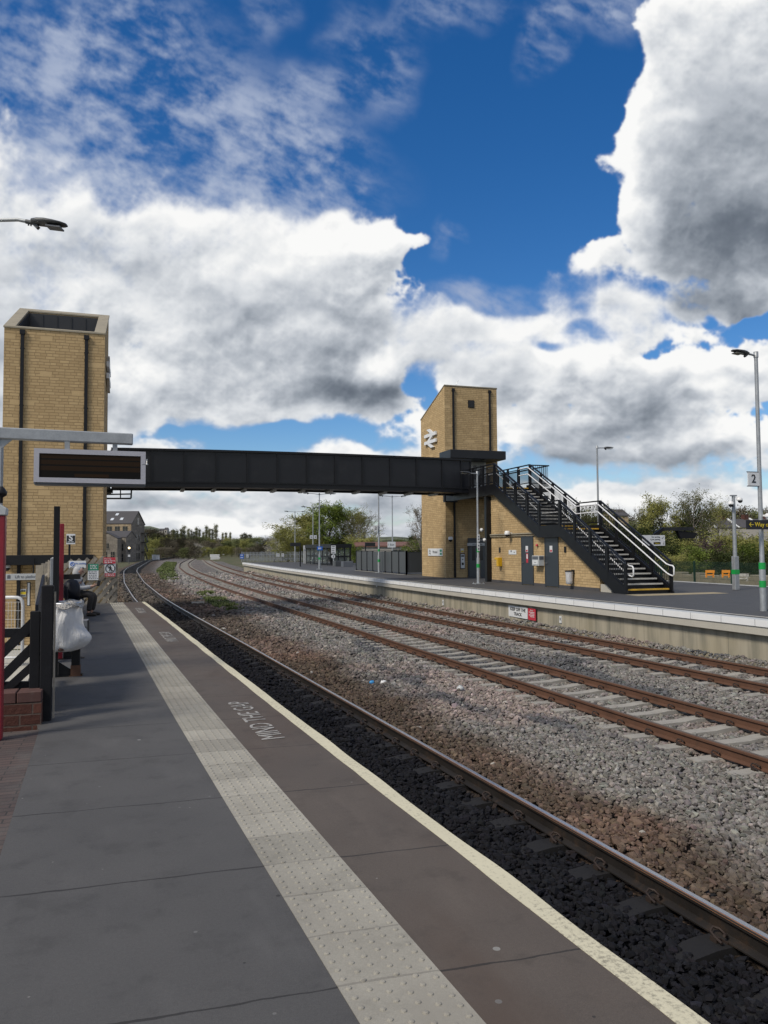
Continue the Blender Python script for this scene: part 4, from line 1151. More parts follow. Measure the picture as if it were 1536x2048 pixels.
# keep off the track
EU = lambda v: float(edge2(v))+.20
v_s = 24.5
for _ in range(3): v_s = float(onu(1037, 1222, EU(v_s)-.03).y)
uw = EU(v_s)-.02; y0, y1, z0, z1 = wallbox(1018, 1211, 1056, 1236, uw); z0 = float(onu(1037, 1235, uw).z); z1 = float(onu(1037, 1213, uw).z)
t = thing('warning_sign', 'white keep off sign on the far platform wall', 'sign', (uw, (y0+y1)/2, z0))
m = MB(); m.box((uw-.02, y0, z0), (uw-.001, y1, z1)); m.build('board', MT['signwhite'], t)
hh = (z1-z0)
text_part('lettering', 'KEEP OFF THE', hh*.40, MT['ink'], (uw-.021, (y0+y1)/2, z0+hh*.70), (0, -1, 0), (0, 0, 1), t, sx=(y1-y0)*.9/(hh*.40*7.0), bold=.004)
text_part('lettering', 'TRACK', hh*.40, MT['ink'], (uw-.021, (y0+y1)/2, z0+hh*.28), (0, -1, 0), (0, 0, 1), t, sx=(y1-y0)*.9/(hh*.40*7.0), bold=.004)
ya, yb = float(onu(1072, 1225, uw).y), float(onu(1056.5, 1222, uw).y)
t = thing('warning_sign', 'red warning sign fixed beside the keep off sign', 'sign', (uw, (ya+yb)/2, z0))
m = MB(); m.box((uw-.02, ya, z0-.01), (uw-.001, yb-.01, z1)); m.build('board', MT['signred'], t)
text_part('lettering', 'Warning', hh*.16, MT['signwhite'], (uw-.021, (ya+yb)/2, z1-hh*.18), (0, -1, 0), (0, 0, 1), t, sx=.9)
m = MB()
for k in range(4): m.box((uw-.0225, ya+.08, z1-hh*(.36+.13*k)), (uw-.0205, yb-.08-.1*(k % 2), z1-hh*(.36+.13*k)+hh*.05))
m.build('small_print', MT['signwhite'], t)
for px, py, l in ((1122, 1239, 'right of the keep off sign'), (887, 1205, 'below the far tower'), (754, 1170, 'below the dark windbreak')):
    v_ = 30.0
    for _ in range(4): v_ = float(onu(px, py, EU(v_)).y)
    q = onu(px, py, EU(v_)); t = MB(); t.box((q.x-.03, q.y-.06, q.z-.11), (q.x-.001, q.y+.06, q.z+.11)); o = t.build('marker_plate', MT['signwhite'], None, (q.x, q.y, q.z)); tag(o, 'small white marker plate on the platform wall ' + l, 'marker', 'white marker plates on the platform wall')
    m = MB(); m.box((q.x-.033, q.y-.025, q.z-.03), (q.x-.0305, q.y+.025, q.z+.06)); m.build('hole', MT['ink'], o)
# ------------------------------------------------------------------ near platform furniture
# departure display on a galvanised gallows post
def at_dist(px, py, Y): return atd(px, py, Y)
DD = 10.0
t = thing('departure_display', 'dead departure display hung from a galvanised beam over the platform', 'display', tuple(atd(-6, 1100, DD)))
A = lambda x, y, k=0: atd(x, y, DD+k)
# the beam runs square to the platform; it is a touch nearer at its far tip
pl = A(-14, 866, -.27); pr_ = A(266, 879, .25)
bh = .145
m = MB(); m.bar(pl, pr_, .12, bh); bm = m.build('beam', MT['galv'], t, bevel=.012)
dr = (pr_-pl).normalized(); dn = Vector((dr.y, -dr.x, 0)).normalized()
pb = A(-7, 1100, -.27); pb.x = A(3.5, 950, -.27).x-.06; m = MB(); m.bar((pb.x, pb.y, -.02), (pb.x, pb.y, pl.z+.07), .12, .12, (0, 1, 0)); m.build('post', MT['galv'], t, bevel=.012)
a0 = A(3, 878, -.25); a1 = A(28, 877, -.22); a2 = A(3, 897, -.25)
m = MB(); m.add([a0-dn*.012, a1-dn*.012, a2-dn*.012, a0+dn*.012, a1+dn*.012, a2+dn*.012], [(0, 1, 2), (5, 4, 3), (0, 3, 4, 1), (1, 4, 5, 2), (2, 5, 3, 0)]); m.build('gusset', MT['galv'], t)
for px, y0, y1, k in ((134.5, 876, 902, -.03), (230, 880, 905, .17)):
    m = MB(); m.bar(A(px, y0, k)+dn*.0, A(px, y1, k)+dn*.0, .06, .05, (0, 1, 0)); m.build('hanger', MT['galv'], t)
c = [A(68, 894, -.2), A(291.5, 905.5, .25), A(289, 969, .25), A(69, 964, -.2)]
zt = (c[0].z+c[1].z)/2; zb = (c[2].z+c[3].z)/2
print('display', c[0], c[1], zt, zb)
W = (Vector((c[1].x, c[1].y, 0))-Vector((c[0].x, c[0].y, 0))); wl = W.length; wd = W.normalized(); nn = Vector((wd.y, -wd.x, 0))
o0 = Vector((c[0].x, c[0].y, zb))
def dpl(x0, x1, z0, z1, d0, d1, mat, nm, par, bev=0):
    m = MB(); m.prism([(x0, z0), (x1, z0), (x1, z1), (x0, z1)], o0+nn*d0, wd, (0, 0, 1), nn, d1-d0); return m.build(nm, MT[mat], par, bevel=bev)
Hh = zt-zb; fr = .062
case = dpl(0, wl, -.03, Hh, -.24, -.03, 'inkgrey', 'housing', t, .008)
for q in ((0, wl, 0, fr), (0, wl, Hh-fr, Hh), (0, fr, fr, Hh-fr), (wl-fr, wl, fr, Hh-fr)): dpl(*q, -.029, 0, 'displaycase', 'bezel', case)
scr = dpl(fr, wl-fr, fr, Hh-fr, -.028, -.012, 'led', 'screen', t)
ih = Hh-2*fr
for k in range(3): dpl(fr+.01, wl-fr-.01, fr+ih*(.80-.25*k), fr+ih*(.99-.25*k), -.0115, -.0105, 'ledrow', 'led_row', scr)
dpl(fr+(wl-2*fr)*.34, fr+(wl-2*fr)*.68, fr+.015, fr+ih*.18, -.0115, -.0105, 'ledrow', 'led_row', scr)
m = MB(); q = A(294, 929, -.2); m.tube([q-wd*.06, q, q+Vector((0, 0, .07))], .008, 5); m.ball(q, .014, 6); m.build('bracket', MT['steel'], t)

# street-lamp style platform lamp, post just out of view
def lamp_head(o, dirn, tilt, L_=.52):
    """flat teardrop lantern: o = spigot, dirn = unit horizontal direction"""
    d = Vector(dirn).normalized(); s = Vector((-d.y, d.x, 0)); z = Vector((0, 0, 1))
    d2 = (d*math.cos(tilt)+z*math.sin(tilt)); z2 = (z*math.cos(tilt)-d*math.sin(tilt))
    m = MB(); prof = [(0, .075, .03, .05), (.08, .10, .05, .055), (.2, .125, .055, .045), (.32, .125, .045, .03), (.45, .11, .03, .016), (.52, .06, .02, .01)]
    vs = []; n = 8; fs = []
    for (x, w, up, dn_) in prof:
        for k in range(n):
            a = 2*math.pi*k/n; yy = math.cos(a)*w; zz = math.sin(a); zz = zz*(up if zz > 0 else dn_)
            vs.append(Vector(o)+d2*(x*L_/.52)+s*yy+z2*(zz+.01))
    for i in range(len(prof)-1):
        for k in range(n): fs.append((i*n+k, i*n+(k+1) % n, (i+1)*n+(k+1) % n, (i+1)*n+k))
    fs += [tuple(range(n))[::-1], tuple(range((len(prof)-1)*n, len(prof)*n))]
    m.add(vs, fs, True)
    g = MB(); a = Vector(o)+d2*(.24*L_/.52)-z2*.05; g.bar(a, a+d2*.22*L_/.52, .17, .02, z2)
    k = MB(); k.bar(Vector(o)+d2*.03-z2*.03, Vector(o)+d2*.1-z2*.085, .06, .05, z2)
    return m, g, k
def lamp(label, base, top, arms, bands=(), r0=.062, r1=.048, group='lamp posts', door=True, plate=True):
    """galvanised tapered post; arms = list of (direction, length, rise)"""
    base = Vector(base); t = thing('lamp_post', label, 'lamp post', base, group)
    m = MB(); hgt = top-base.z
    m.lathe([(r0*1.35, 0), (r0*1.35, 1.15), (r0, 1.25), (r0*.92, hgt*.5), (r1, hgt*.52), (r1*.9, hgt)], base, 12); m.build('post', MT['galv'], t)
    if plate:
        m = MB(); m.box((base.x-.22, base.y-.22, base.z+.002), (base.x+.22, base.y+.22, base.z+.03))
        for sx in (-1, 1):
            for sy in (-1, 1): m.lathe([(.02, 0), (.02, .05)], (base.x+sx*.17, base.y+sy*.17, base.z+.03), 6)
        m.build('base_plate', MT['galv'], t)
    for (d, l, rise) in arms:
        d = Vector(d).normalized(); a = Vector((base.x, base.y, top-.08)); b = a+d*l+Vector((0, 0, rise))
        m = MB(); m.tube([a, a+d*l*.5+Vector((0, 0, rise*.7)), b], .026, 7); m.lathe([(r1*1.15, -.06), (r1*1.15, .09), (r1*.5, .1)], (base.x, base.y, top-.06), 10); am = m.build('arm', MT['galv'], t)
        h, g, k = lamp_head(b, d, .06)
        hd = h.build('lantern', MT['lampgrey'], t); g.build('lens', MT['lens'], hd); k.build('clamp', MT['lampgrey'], hd)
    for z in bands:
        rr = r0*1.36 if z < 1.14 else r0*1.01
        m = MB(); m.lathe([(rr+.004, 0), (rr+.004, .17)], (base.x, base.y, base.z+z), 14); m.build('green_band', MT['bandgreen'], t)
    return t
# near lamp, upper left
LD = 11.3
arm_a = atd(0, 441, LD); head = atd(66, 446, LD); tip = atd(130, 452, LD)
dh = (tip-head); dh.z = 0; dh.normalize()
pa = arm_a-dh*.35
base = Vector((pa.x, pa.y, 0))
t = thing('lamp_post', 'lamp reaching in over the near platform from the top left', 'lamp post', base, 'lamp posts')
m = MB(); m.lathe([(.1, -.2), (.1, 1.2), (.075, 1.3), (.055, pa.z+.1)], (base.x, base.y, 0), 12); m.build('post', MT['galv'], t)
m = MB(); m.tube([pa, arm_a+Vector((0, 0, .005)), atd(36, 439.5, LD), atd(54, 443, LD)], .028, 8); m.build('arm', MT['galv'], t)
m = MB(); m.tube([atd(52, 443, LD), atd(70, 446.5, LD)], .034, 8); q = atd(57, 447, LD); m.box(q-Vector((.01, .01, .03)), q+Vector((.01, .01, .02))); q = atd(62, 448, LD); m.box(q-Vector((.01, .01, .03)), q+Vector((.01, .01, .02))); m.build('spigot', MT['lampgrey'], t)
h, g, k = lamp_head(atd(65, 443.5, LD), dh, -.13, .50); hd = h.build('lantern', MT['lampgrey'], t); g.build('lens', MT['inkgrey'], hd); k.build('clamp', MT['lampgrey'], hd)

# red post at the left edge
b = atd(-2, 1463, 6.75); b.z = 0; b.x = float(atd(6.5, 1250, 6.75).x)-.042
t = thing('red_post', 'crimson post at the left edge with a pale cap and dark finial', 'post', b)
zc = float(atd(3, 1012, 6.75).z)
m = MB(); m.box((b.x-.11, b.y-.05, 0), (b.x+.042, b.y+.05, zc-.08)); m.build('post', MT['red'], t, bevel=.01)
m = MB(); m.prism([(-.12, 0), (.05, 0), (.055, .06), (-.02, .11), (-.12, .11)], (b.x, b.y-.06, zc-.08), (1, 0, 0), (0, 0, 1), (0, 1, 0), .12); m.build('cap', MT['signgrey'], t, bevel=.008)
m = MB(); m.lathe([(.015, 0), (.015, .05), (.045, .07), (.05, .10), (.03, .13), (.012, .15)], (b.x+.0, b.y, zc+.03), 10); m.build('finial', MT['black'], t)

# brick pier
q0 = onz(-30, 1470, 0); q1 = onz(80, 1453, 0); zt = .315
yb = 8.05
t = thing('brick_wall', 'low dark red brick wall with a soldier course below the black fence', 'wall', (-1.3, yb, 0))
m = MB(); m.box((-2.6, yb, -.05), (q1.x, yb+.24, zt-.105)); m.build('wall', MT['redbrick'], t)
m = MB()
x = q1.x
k = 0
while x > -2.6:
    m.box((x-.212, yb-.004, zt-.10), (x, yb+.245, zt+random.uniform(-.004, .004))); x -= .222; k += 1
m.build('top_course', simple('brick_edge', (.085, .04, .036), .85, var=.5, scale=3, dirt=(.12, .10, .09), dirt_amt=.5), t, bevel=.006)

# black fence: leaning post, slanting boards
fp = onz(91, 1441, 0); fy = fp.y
t = thing('black_fence', 'black timber fence with slanting boards above the low brick wall', 'fence', (fp.x, fy, 0))
ztop = float(atd(94, 1171, (fp-EYE).dot(CF)).z)
m = MB(); m.prism([(-.055, -.03), (.05, -.03), (.06, ztop), (-.05, ztop)], (fp.x, fy-.04, 0), (1, 0, 0), (0, 0, 1), (0, 1, 0), .09); m.build('post', MT['blackwood'], t, bevel=.008)
m = MB(); m.box((fp.x+.063, fy-.02, .02), (fp.x+.078, fy+.03, ztop*.95)); m.build('trim_strip', MT['oldwood'], t)
px_ = lambda x, y: onv(x, y, fy+.06)
m = MB(); a = px_(60, 1228); 
m.box((px_(60, 1300).x, fy+.02, px_(60, 1452).z+.02), (fp.x-.062, fy+.075, px_(68, 1222).z)); m.build('post', MT['blackwood'], t, bevel=.006)
for (x0, y0, x1, y1, w) in ((-12, 1322, 80, 1232, .095), (-12, 1371, 70, 1290, .09), (2, 1388, 71, 1326, .075)):
    a = onv(x0, y0, fy+.09); b = onv(x1, y1, fy+.09); m = MB(); m.bar(a, b, .022, w, (0, 0, 1)); m.build('board', MT['blackwood'], t)
for (y0, y1) in ((1253, 1277), (1357, 1385)):
    a = onv(-20, (y0+y1)/2+2, fy+.14); b = onv(66, (y0+y1)/2, fy+.14); m = MB(); m.bar(a, b, .05, .085, (0, 0, 1)); m.build('rail', MT['blackwood'], t)
# its continuation: dark boarded panel running away along the back of the platform
t = thing('boarded_fence', 'dark boarded fence with a slanting top running behind the black post', 'fence', (-1.0, 9.5, 0))
m = MB(); va, vb = fy+.35, fy+1.9; ua, ub_ = float(back1(va))-.10, float(back1(vb))-.10; dd_ = Vector((ub_-ua, vb-va, 0)).normalized(); ll_ = math.hypot(ub_-ua, vb-va)
m.prism([(0, .03), (ll_, .03), (ll_, 1.36), (.1, 1.12), (0, 1.10)], (ua, va, 0), dd_, (0, 0, 1), (dd_.y, -dd_.x, 0), .03)
m.build('boards', MT['navy'], t)
m = MB(); m.bar((float(back1(fy+.3))-.13, fy+.3, .9), (float(back1(fy+2.3))-.13, fy+2.3, .9), .05, .09); m.bar((float(back1(fy+.3))-.13, fy+.3, .3), (float(back1(fy+2.3))-.13, fy+2.3, .3), .05, .09); m.build('rail', MT['blackwood'], t)

# poster board seen edge on
fa = onz(117, 1353, 0); fb = onz(119, 1318, 0)
t = thing('poster_board', 'poster board seen edge on with one black post and one red post', 'notice board', (fa.x, fa.y, 0))
dv = Vector((fb.x-fa.x, fb.y-fa.y, 0)); dv.normalize(); sv = Vector((dv.y, -dv.x, 0))
za = float(atd(112, 1012, (fa-EYE).dot(CF)).z); zb_ = float(atd(122, 1047, (fb-EYE).dot(CF)).z)
pa = Vector((fa.x, fa.y, 0))-sv*.045; pb = Vector((fb.x, fb.y, 0))+sv*.012
m = MB(); m.bar(pa, pa+Vector((0, 0, za)), .075, .09, sv.cross(Vector((0, 0, 1)))); m.build('post', MT['black'], t, bevel=.006)
m = MB(); m.bar(pb, pb+Vector((0, 0, zb_)), .062, .09, sv.cross(Vector((0, 0, 1)))); m.build('post', MT['red'], t, bevel=.006)
m = MB(); c0 = pa-sv*.045+dv*.06; m.prism([(0, .35), (1.55, .35), (1.55, 1.55), (0, 1.55)], c0-sv*.03, dv, (0, 0, 1), sv, .045); m.build('poster_case', MT['signgrey'], t, bevel=.005)
for p in (pa, pb):
    m = MB(); m.prism([(0, 0.012), (.26, 0.012), (.05, .16), (0, .2)], p+sv*.04-dv*.01, sv, (0, 0, 1), dv, .02); m.prism([(-.05, 0.002), (.34, 0.002), (.34, .012), (-.05, .012)], p-dv*.07, sv, (0, 0, 1), dv, .14); m.build('foot', MT['black'], t)

# bag bin: post, hoop and a blown white liner
bp = onz(151, 1351, 0)
t = thing('bag_bin', 'white bin liner blowing from a foil topped hoop on a rusty footed post', 'litter bin', (bp.x, bp.y, 0))
B = (bp-EYE).dot(CF)
m = MB(); m.box((bp.x-.05, bp.y-.05, .02), (bp.x+.055, bp.y+.055, .95)); po = m.build('post', MT['black'], t, bevel=.006)
m = MB(); m.box((bp.x-.058, bp.y-.058, 0), (bp.x+.062, bp.y+.062, .14)); m.box((bp.x-.075, bp.y-.075, 0.001), (bp.x+.085, bp.y+.085, .012)); m.build('foot', MT['rust'], po)
hc = [atd(108, 1199, B), atd(145, 1203, B), atd(157, 1213, B-.1), atd(122, 1209, B-.35)]
cx = atd(132, 1206, B-.12); rx = .185; ry = .23
m = MB(); m.tube(loop(cx.x, cx.y, cx.z, rx, ry, 24), .02, 7, False); m.bar(cx+Vector((0, ry, 0)), Vector((bp.x, bp.y, cx.z-.02)), .05, .04); m.build('hoop', MT['steel'], t)
foil = simple('crumpled_foil', (.42, .41, .40), .45, .5, var=.6, scale=25, fine=60, bmp=1.0, bdist=.03)
m = MB(); n = 40; vs = []; fs = []
for j, (k, z) in enumerate(((1.16, -.045), (1.12, .0), (1.0, .025), (.90, .0), (.88, -.05))):
    for i in range(n):
        a = 2*math.pi*i/n; w = 1+.05*math.sin(7*a+j)+random.uniform(-.02, .02)
        vs.append(cx+Vector((rx*k*w*math.cos(a), ry*k*w*math.sin(a), z+.018*math.sin(5*a+j*.7)+random.uniform(-.006, .006))))
for j in range(4):
    for i in range(n): fs.append((j*n+i, j*n+(i+1) % n, (j+1)*n+(i+1) % n, (j+1)*n+i))
m.add(vs, fs, True); m.build('foil_rim', foil, t)
# the liner: folds gathered at the rim, ballooning to the right, a little rubbish at the bottom
m = MB(); n = 72; rows = 26; vs = []; fs = []
ztop = cx.z-.03; zbot = float(atd(130, 1298, B).z)
right = CR.copy(); right.z = 0; right.normalize(); fwd = Vector((-right.y, right.x, 0))
for j in range(rows+1):
    s = j/rows; z = ztop+(zbot-ztop)*s
    bulge = 1.0+.10*math.sin(math.pi*min(1, s*1.1))-.10*math.exp(-((s-.12)/.1)**2)
    if s > .9: bulge *= max(.35, 1-((s-.9)/.1)**2*.65)
    for i in range(n):
        a = 2*math.pi*i/n; ca, sa = math.cos(a), math.sin(a)
        fold = .050*math.sin(11*a+2.5*math.sin(3*s))*(1-s*.45)+.03*math.sin(23*a+5*s)*(1-s*.7)+.035*math.sin(5*a+6*s)
        r = bulge*(1+fold)
        p = right*(ca*(rx+.02)*r)+fwd*(sa*(ry+.01)*r)
        # the wind pulls the lower right out into a flap
        w = math.exp(-((s-.74)/.22)**2)*max(0, ca)**3
        p += right*(.16*w)-fwd*(.02*w)
        w2 = math.exp(-((s-.42)/.16)**2)*max(0, ca)**2
        p -= right*(.025*w2)
        p -= right*.035*s
        vs.append(Vector((cx.x, cx.y, z+.012*math.sin(9*a)*s))+p)
for j in range(rows):
    for i in range(n): fs.append((j*n+i, j*n+(i+1) % n, (j+1)*n+(i+1) % n, (j+1)*n+i))
fs.append(tuple(rows*n+i for i in range(n)))
m.add(vs, fs, True); m.build('bin_liner', MT['bag'], t)
m = MB(); bc = Vector((cx.x, cx.y, zbot+.055))-right*.12-fwd*.15
m.ball(bc, .085, 10, (1.1, .9, .6)); m.ball(bc+right*.13-fwd*.01, .06, 8, (1, 1, .8)); rub = m.build('rubbish', simple('bin_rubbish', (.14, .08, .07), .6, var=.5, scale=12), t)

# low steel box beyond
q = onz(169, 1270, 0)
t = thing('steel_box', 'low steel box with a dark front edge standing on the near platform', 'box', (q.x, q.y, 0))
m = MB(); m.box((q.x-.095, q.y, .0), (q.x+.055, q.y+.35, .285)); m.build('housing', MT['steel'], t, bevel=.006)
m = MB(); m.box((q.x-.145, q.y-.004, 0.0), (q.x-.098, q.y+.35, .275)); m.box((q.x+.058, q.y-.003, 0), (q.x+.07, q.y+.35, .28)); m.build('edge_trim', MT['navy'], t)
m = MB(); m.ball((q.x+.02, q.y-.004, .15), .016, 8); m.build('lock', MT['ink'], t)

# bench along the back of the platform
bv0, bv1 = 19.0, 22.6
t = thing('platform_bench', 'dark metal bench against the timber fence under the seated person', 'bench', (-1.4, 20, 0))
m = MB(); bu = lambda v: float(back1(v))+.44
for k in range(4):
    o_ = .04+k*.11; m.bar((bu(bv0)-.42+o_, bv0, .445), (bu(bv1)-.42+o_, bv1, .445), .09, .03)
m.build('seat', MT['navy'], t)
m = MB()
for z in (.62, .76): m.bar((bu(bv0)-.46, bv0, z), (bu(bv1)-.46, bv1, z), .03, .10)
m.build('backrest', MT['navy'], t)
for v in (bv0+.2, (bv0+bv1)/2, bv1-.2):
    m = MB(); m.box((bu(v)-.42, v-.03, 0), (bu(v)-.36, v+.03, .82)); m.box((bu(v)-.08, v-.03, 0), (bu(v)-.03, v+.03, .43)); m.build('leg', MT['navy'], t)
# dark sign arm sticking out in front of the person's head
a = atd(124, 1154, 16.5); b = atd(160.5, 1153, 16.5)
t = thing('sign_arm', 'short black signboard projecting by the red post in front of the fence', 'sign', (a.x, a.y, 0))
m = MB(); m.bar(a, b, .04, .11); m.build('board', MT['black'], t)
m = MB(); m.box((a.x-.05, a.y-.03, 0), (a.x+.0, a.y+.03, a.z+.05)); m.build('post', MT['black'], t)

# weathered fence: along the back, then across the end of the platform
def slant_fence(name, label, P, Q, h, zb, n):
    P = Vector(P); Q = Vector(Q); d = (Q-P); l = d.length; d.normalize(); nrm = Vector((d.y, -d.x, 0))
    t = thing(name, label, 'fence', P)
    m = MB(); sp = l/n
    for k in range(-int(h/sp), n+1):
        x0 = k*sp; x1 = x0+h*.85; z0 = 0; z1 = h*random.uniform(.97, 1.05)
        if x0 < 0: z0 = -x0/(.85); x0 = 0
        if x1 > l: z1 = (l-x0)/.85+z0 if x0 > 0 else h; z1 = min(h, (l-k*sp)/.85); x1 = k*sp+z1*.85
        if z1-z0 < .25: continue
        a = P+d*x0+Vector((0, 0, zb+z0))+nrm*.045; b = P+d*x1+Vector((0, 0, zb+z1))+nrm*.045
        m.bar(a, b, .022, .115*random.uniform(.9, 1.1), Vector((0, 0, 1)))
    m.build('slat_panel', MT['oldwood'], t)
    for z in (.30, h*.55, h-.18):
        m = MB(); m.bar(P+Vector((0, 0, zb+z)), Q+Vector((0, 0, zb+z)), .05, .09); m.build('rail', MT['oldwood'], t)
    for k in range(0, n+1, max(1, n//max(1, int(l/1.8)))):
        a = P+d*min(l, k*sp)-nrm*.06; m = MB(); m.box((a.x-.05, a.y-.05, zb-.4), (a.x+.05, a.y+.05, zb+h*1.02)); m.build('post', MT['oldwood'], t)
    return t
ub = lambda v: float(back1(v))-.16
F1 = slant_fence('timber_fence', 'weathered grey slanting board fence along the back of the near platform', (ub(12.3), 12.3, 0), (ub(24.6), 24.6, 0), 1.38, .03, 34)
e2 = onv(232, 1190, 25.75)
F2 = slant_fence('timber_fence', 'weathered timber fence across the platform end behind the warning signs', (ub(25.6), 25.5, 0), (e2.x, 25.75, 0), 1.45, -.05, 7)
F3 = slant_fence('timber_fence', 'short weathered fence sloping down beyond the platform end', (e2.x-.1, 25.8, 0), (e2.x-.1-.25, 27.6, 0), 1.1, -.55, 7)
# signs on it
def sign_on_v2(*a, **k): return sign_on_v(*a, **k)
def lines(t, xa, xb, za, zb2, vf, n, mat, frac=(0.1, .9), seed=1):
    rd = random.Random(seed); m = MB(); h = (zb2-za)/n
    for k in range(n):
        z = za+h*(k+.3); x0 = xa+(xb-xa)*frac[0]; x1 = xa+(xb-xa)*(frac[1]-rd.uniform(0, .18))
        x = x0
        while x < x1-.02:
            w = rd.uniform(.03, .09); m.box((x, vf-.003, z), (min(x1, x+w), vf, z+h*.42)); x += w+.02
    m.build('small_print', MT[mat], t)
def ring(t, c, r, mat, w, vf, nm='ring', slash=True):
    m = MB(); m.tube([(c[0]+r*math.cos(a), vf, c[1]+r*math.sin(a)) for a in np.linspace(0, 2*math.pi, 25)], w, 5, False)
    if slash: m.bar((c[0]-r*.7, vf-.001, c[1]+r*.7), (c[0]+r*.7, vf-.001, c[1]-r*.7), w*1.6, w*1.2, (0, 1, 0))
    m.build(nm, MT[mat], t)
sv_ = 25.55
t, xa, xb, za, zb2, vf = sign_on_v('no_smoking_sign', 'white no smoking sign on the timber fence with a blue crossed ring', 138, 1122, 172, 1136, sv_-.15)
ring(t, (xa+.10, (za+zb2)/2+.015), .055, 'signblue', .010, vf-.004)
text_part('lettering', 'No smoking', .075, MT['signblue'], ((xa+xb)/2+.09, vf-.001, (za+zb2)/2+.03), (1, 0, 0), (0, 0, 1), t, sx=.85)
lines(t, xa, xb, za+.005, za+.045, vf, 1, 'inkgrey', (.05, .97))
t, xa, xb, za, zb2, vf = sign_on_v('notice', 'white notice with a green heading on the timber fence', 176, 1128, 197, 1160, sv_-.1)
m = MB(); zs = za+(zb2-za)*.6; m.box((xa, vf-.004, zs), (xb, vf, zb2)); m.build('green_heading', MT['signgreen'], t)
lines(t, xa, xb, zs+.03, zb2-.02, vf-.0045, 3, 'signwhite', (.2, .9), 3); lines(t, xa, xb, za+.02, zs-.02, vf, 5, 'inkgrey', (.08, .98), 4)
t, xa, xb, za, zb2, vf = sign_on_v('trespass_sign', 'red and white no walking sign at the end of the near platform', 209.5, 1121, 231, 1153, sv_)
z1 = za+(zb2-za)*.22; m = MB(); m.box((xa+.005, vf-.004, za+.005), (xb-.005, vf, z1)); m.build('red_footer', MT['signred'], t)
a = onv(207, 1115, sv_-.03); b = onv(231, 1127, sv_-.03); m = MB(); m.box((a.x, vf-.02, b.z), (b.x, vf-.001, a.z)); rh = m.build('red_heading', MT['signred'], t)
text_part('lettering', 'Warning', .06, MT['signwhite'], (a.x+.12, vf-.021, a.z-.045), (1, 0, 0), (0, 0, 1), rh)
lines(rh, a.x, b.x, b.z+.01, a.z-.085, vf-.021, 2, 'signwhite', (.08, .95), 6)
lines(t, xa, xb, za+.02, z1-.01, vf-.0045, 2, 'signwhite', (.1, .95), 7)
cc_ = ((xa+xb)/2, (z1+b.z)/2); rr = min((b.z-z1)*.46, (xb-xa)*.42)
ring(t, cc_, rr, 'ink', .013, vf-.006)
m = MB(); X = lambda x, z: (cc_[0]+x*rr, vf-.004, cc_[1]+z*rr)
m.ball(X(.02, .5), rr*.16, 8, (1, .1, 1)); m.bar(X(0, .35), X(.02, -.1), rr*.36, .006, (0, 1, 0)); m.bar(X(.02, -.05), X(-.28, -.68), rr*.17, .006, (0, 1, 0)); m.bar(X(.04, -.05), X(.25, -.4), rr*.17, .0065, (0, 1, 0)); m.bar(X(.25, -.4), X(.15, -.72), rr*.14, .007, (0, 1, 0)); m.bar(X(-.05, .3), X(-.42, .02), rr*.13, .0075, (0, 1, 0)); m.bar(X(.08, .3), X(.42, .0), rr*.13, .008, (0, 1, 0))
m.build('walking_figure', MT['ink'], t)
# car stop S
v_s = 26.5
t, xa, xb, za, zb2, vf = sign_on_v('stop_marker', 'black S stop marker on a dark post above the timber fence', 133, 1068, 150.5, 1088.5, v_s)
m = MB(); g = .025; m.box((xa+g*.3, vf-.004, za+.05), (xb-g*.3, vf, zb2-.05)); f = m.build('face', MT['ink'], t)
text_part('lettering', 'S', .27, MT['signwhite'], ((xa+xb)/2, vf-.005, (za+zb2)/2+.035), (1, 0, 0), (0, 0, 1), t, bold=.008)
lines(t, xa, xb, za+.055, za+.10, vf-.005, 1, 'signwhite', (.15, .9))
m = MB(); xm = (xa+xb)/2-.04; m.box((xm-.03, v_s-.0, -.9), (xm+.03, v_s+.06, za)); m.build('post', MT['black'], t)

# lift sign, notice and poster by the left tower
t, xa, xb, za, zb2, vf = sign_on_v('lift_sign', 'pale Lift to platforms sign under the left tower canopy', 2, 1148, 73, 1159.5, 28.0, 'signgrey')
text_part('lettering', 'Lift to platforms', .135, MT['inkgrey'], (xa+.38+.42, vf-.001, (za+zb2)/2), (1, 0, 0), (0, 0, 1), t, sx=.86)
m = MB(); m.box((xa+.19, vf-.003, za+.05), (xa+.29, vf, zb2-.06)); m.box((xa+.2, vf-.004, zb2-.055), (xa+.28, vf, zb2-.04)); m.build('lift_symbol', MT['inkgrey'], t)
for x in (xa+.1, xb-.1):
    m = MB(); m.box((x-.02, 27.99, zb2), (x+.02, 28.02, cz1-.1)); m.build('hanger', MT['black'], t)
t, xa, xb, za, zb2, vf = sign_on_v('notice', 'small yellow and white notice on the left tower wall', 41, 1178, 52.5, 1194, lt_v)
m = MB(); m.box((xa+.01, vf-.004, za+.09), (xb-.01, vf, za+.19)); m.build('yellow_panel', MT['yellow_txt'], t)
m = MB(); m.box((xa+.03, vf-.004, zb2-.1), (xa+.09, vf, zb2-.03)); m.box((xb-.09, vf-.004, zb2-.1), (xb-.03, vf, zb2-.03)); m.box((xa+.02, vf-.004, za+.02), (xb-.02, vf, za+.07)); m.build('symbols', MT['inkgrey'], t)
t, xa, xb, za, zb2, vf = sign_on_v('poster_case', 'tall narrow white poster case on the left tower beside the notice', 54.5, 1164, 61, 1212, lt_v-.6, 'ink')
m = MB(); m.box((xa+.02, vf-.003, za+.03), (xb-.03, vf, zb2-.03)); m.build('poster', MT['signwhite'], t)
dome('white dome camera under the left tower canopy', (float(onv(13.5, 1133, lt_v-.9).x), lt_v-.7, cz0-.02), (0, -1, 0))
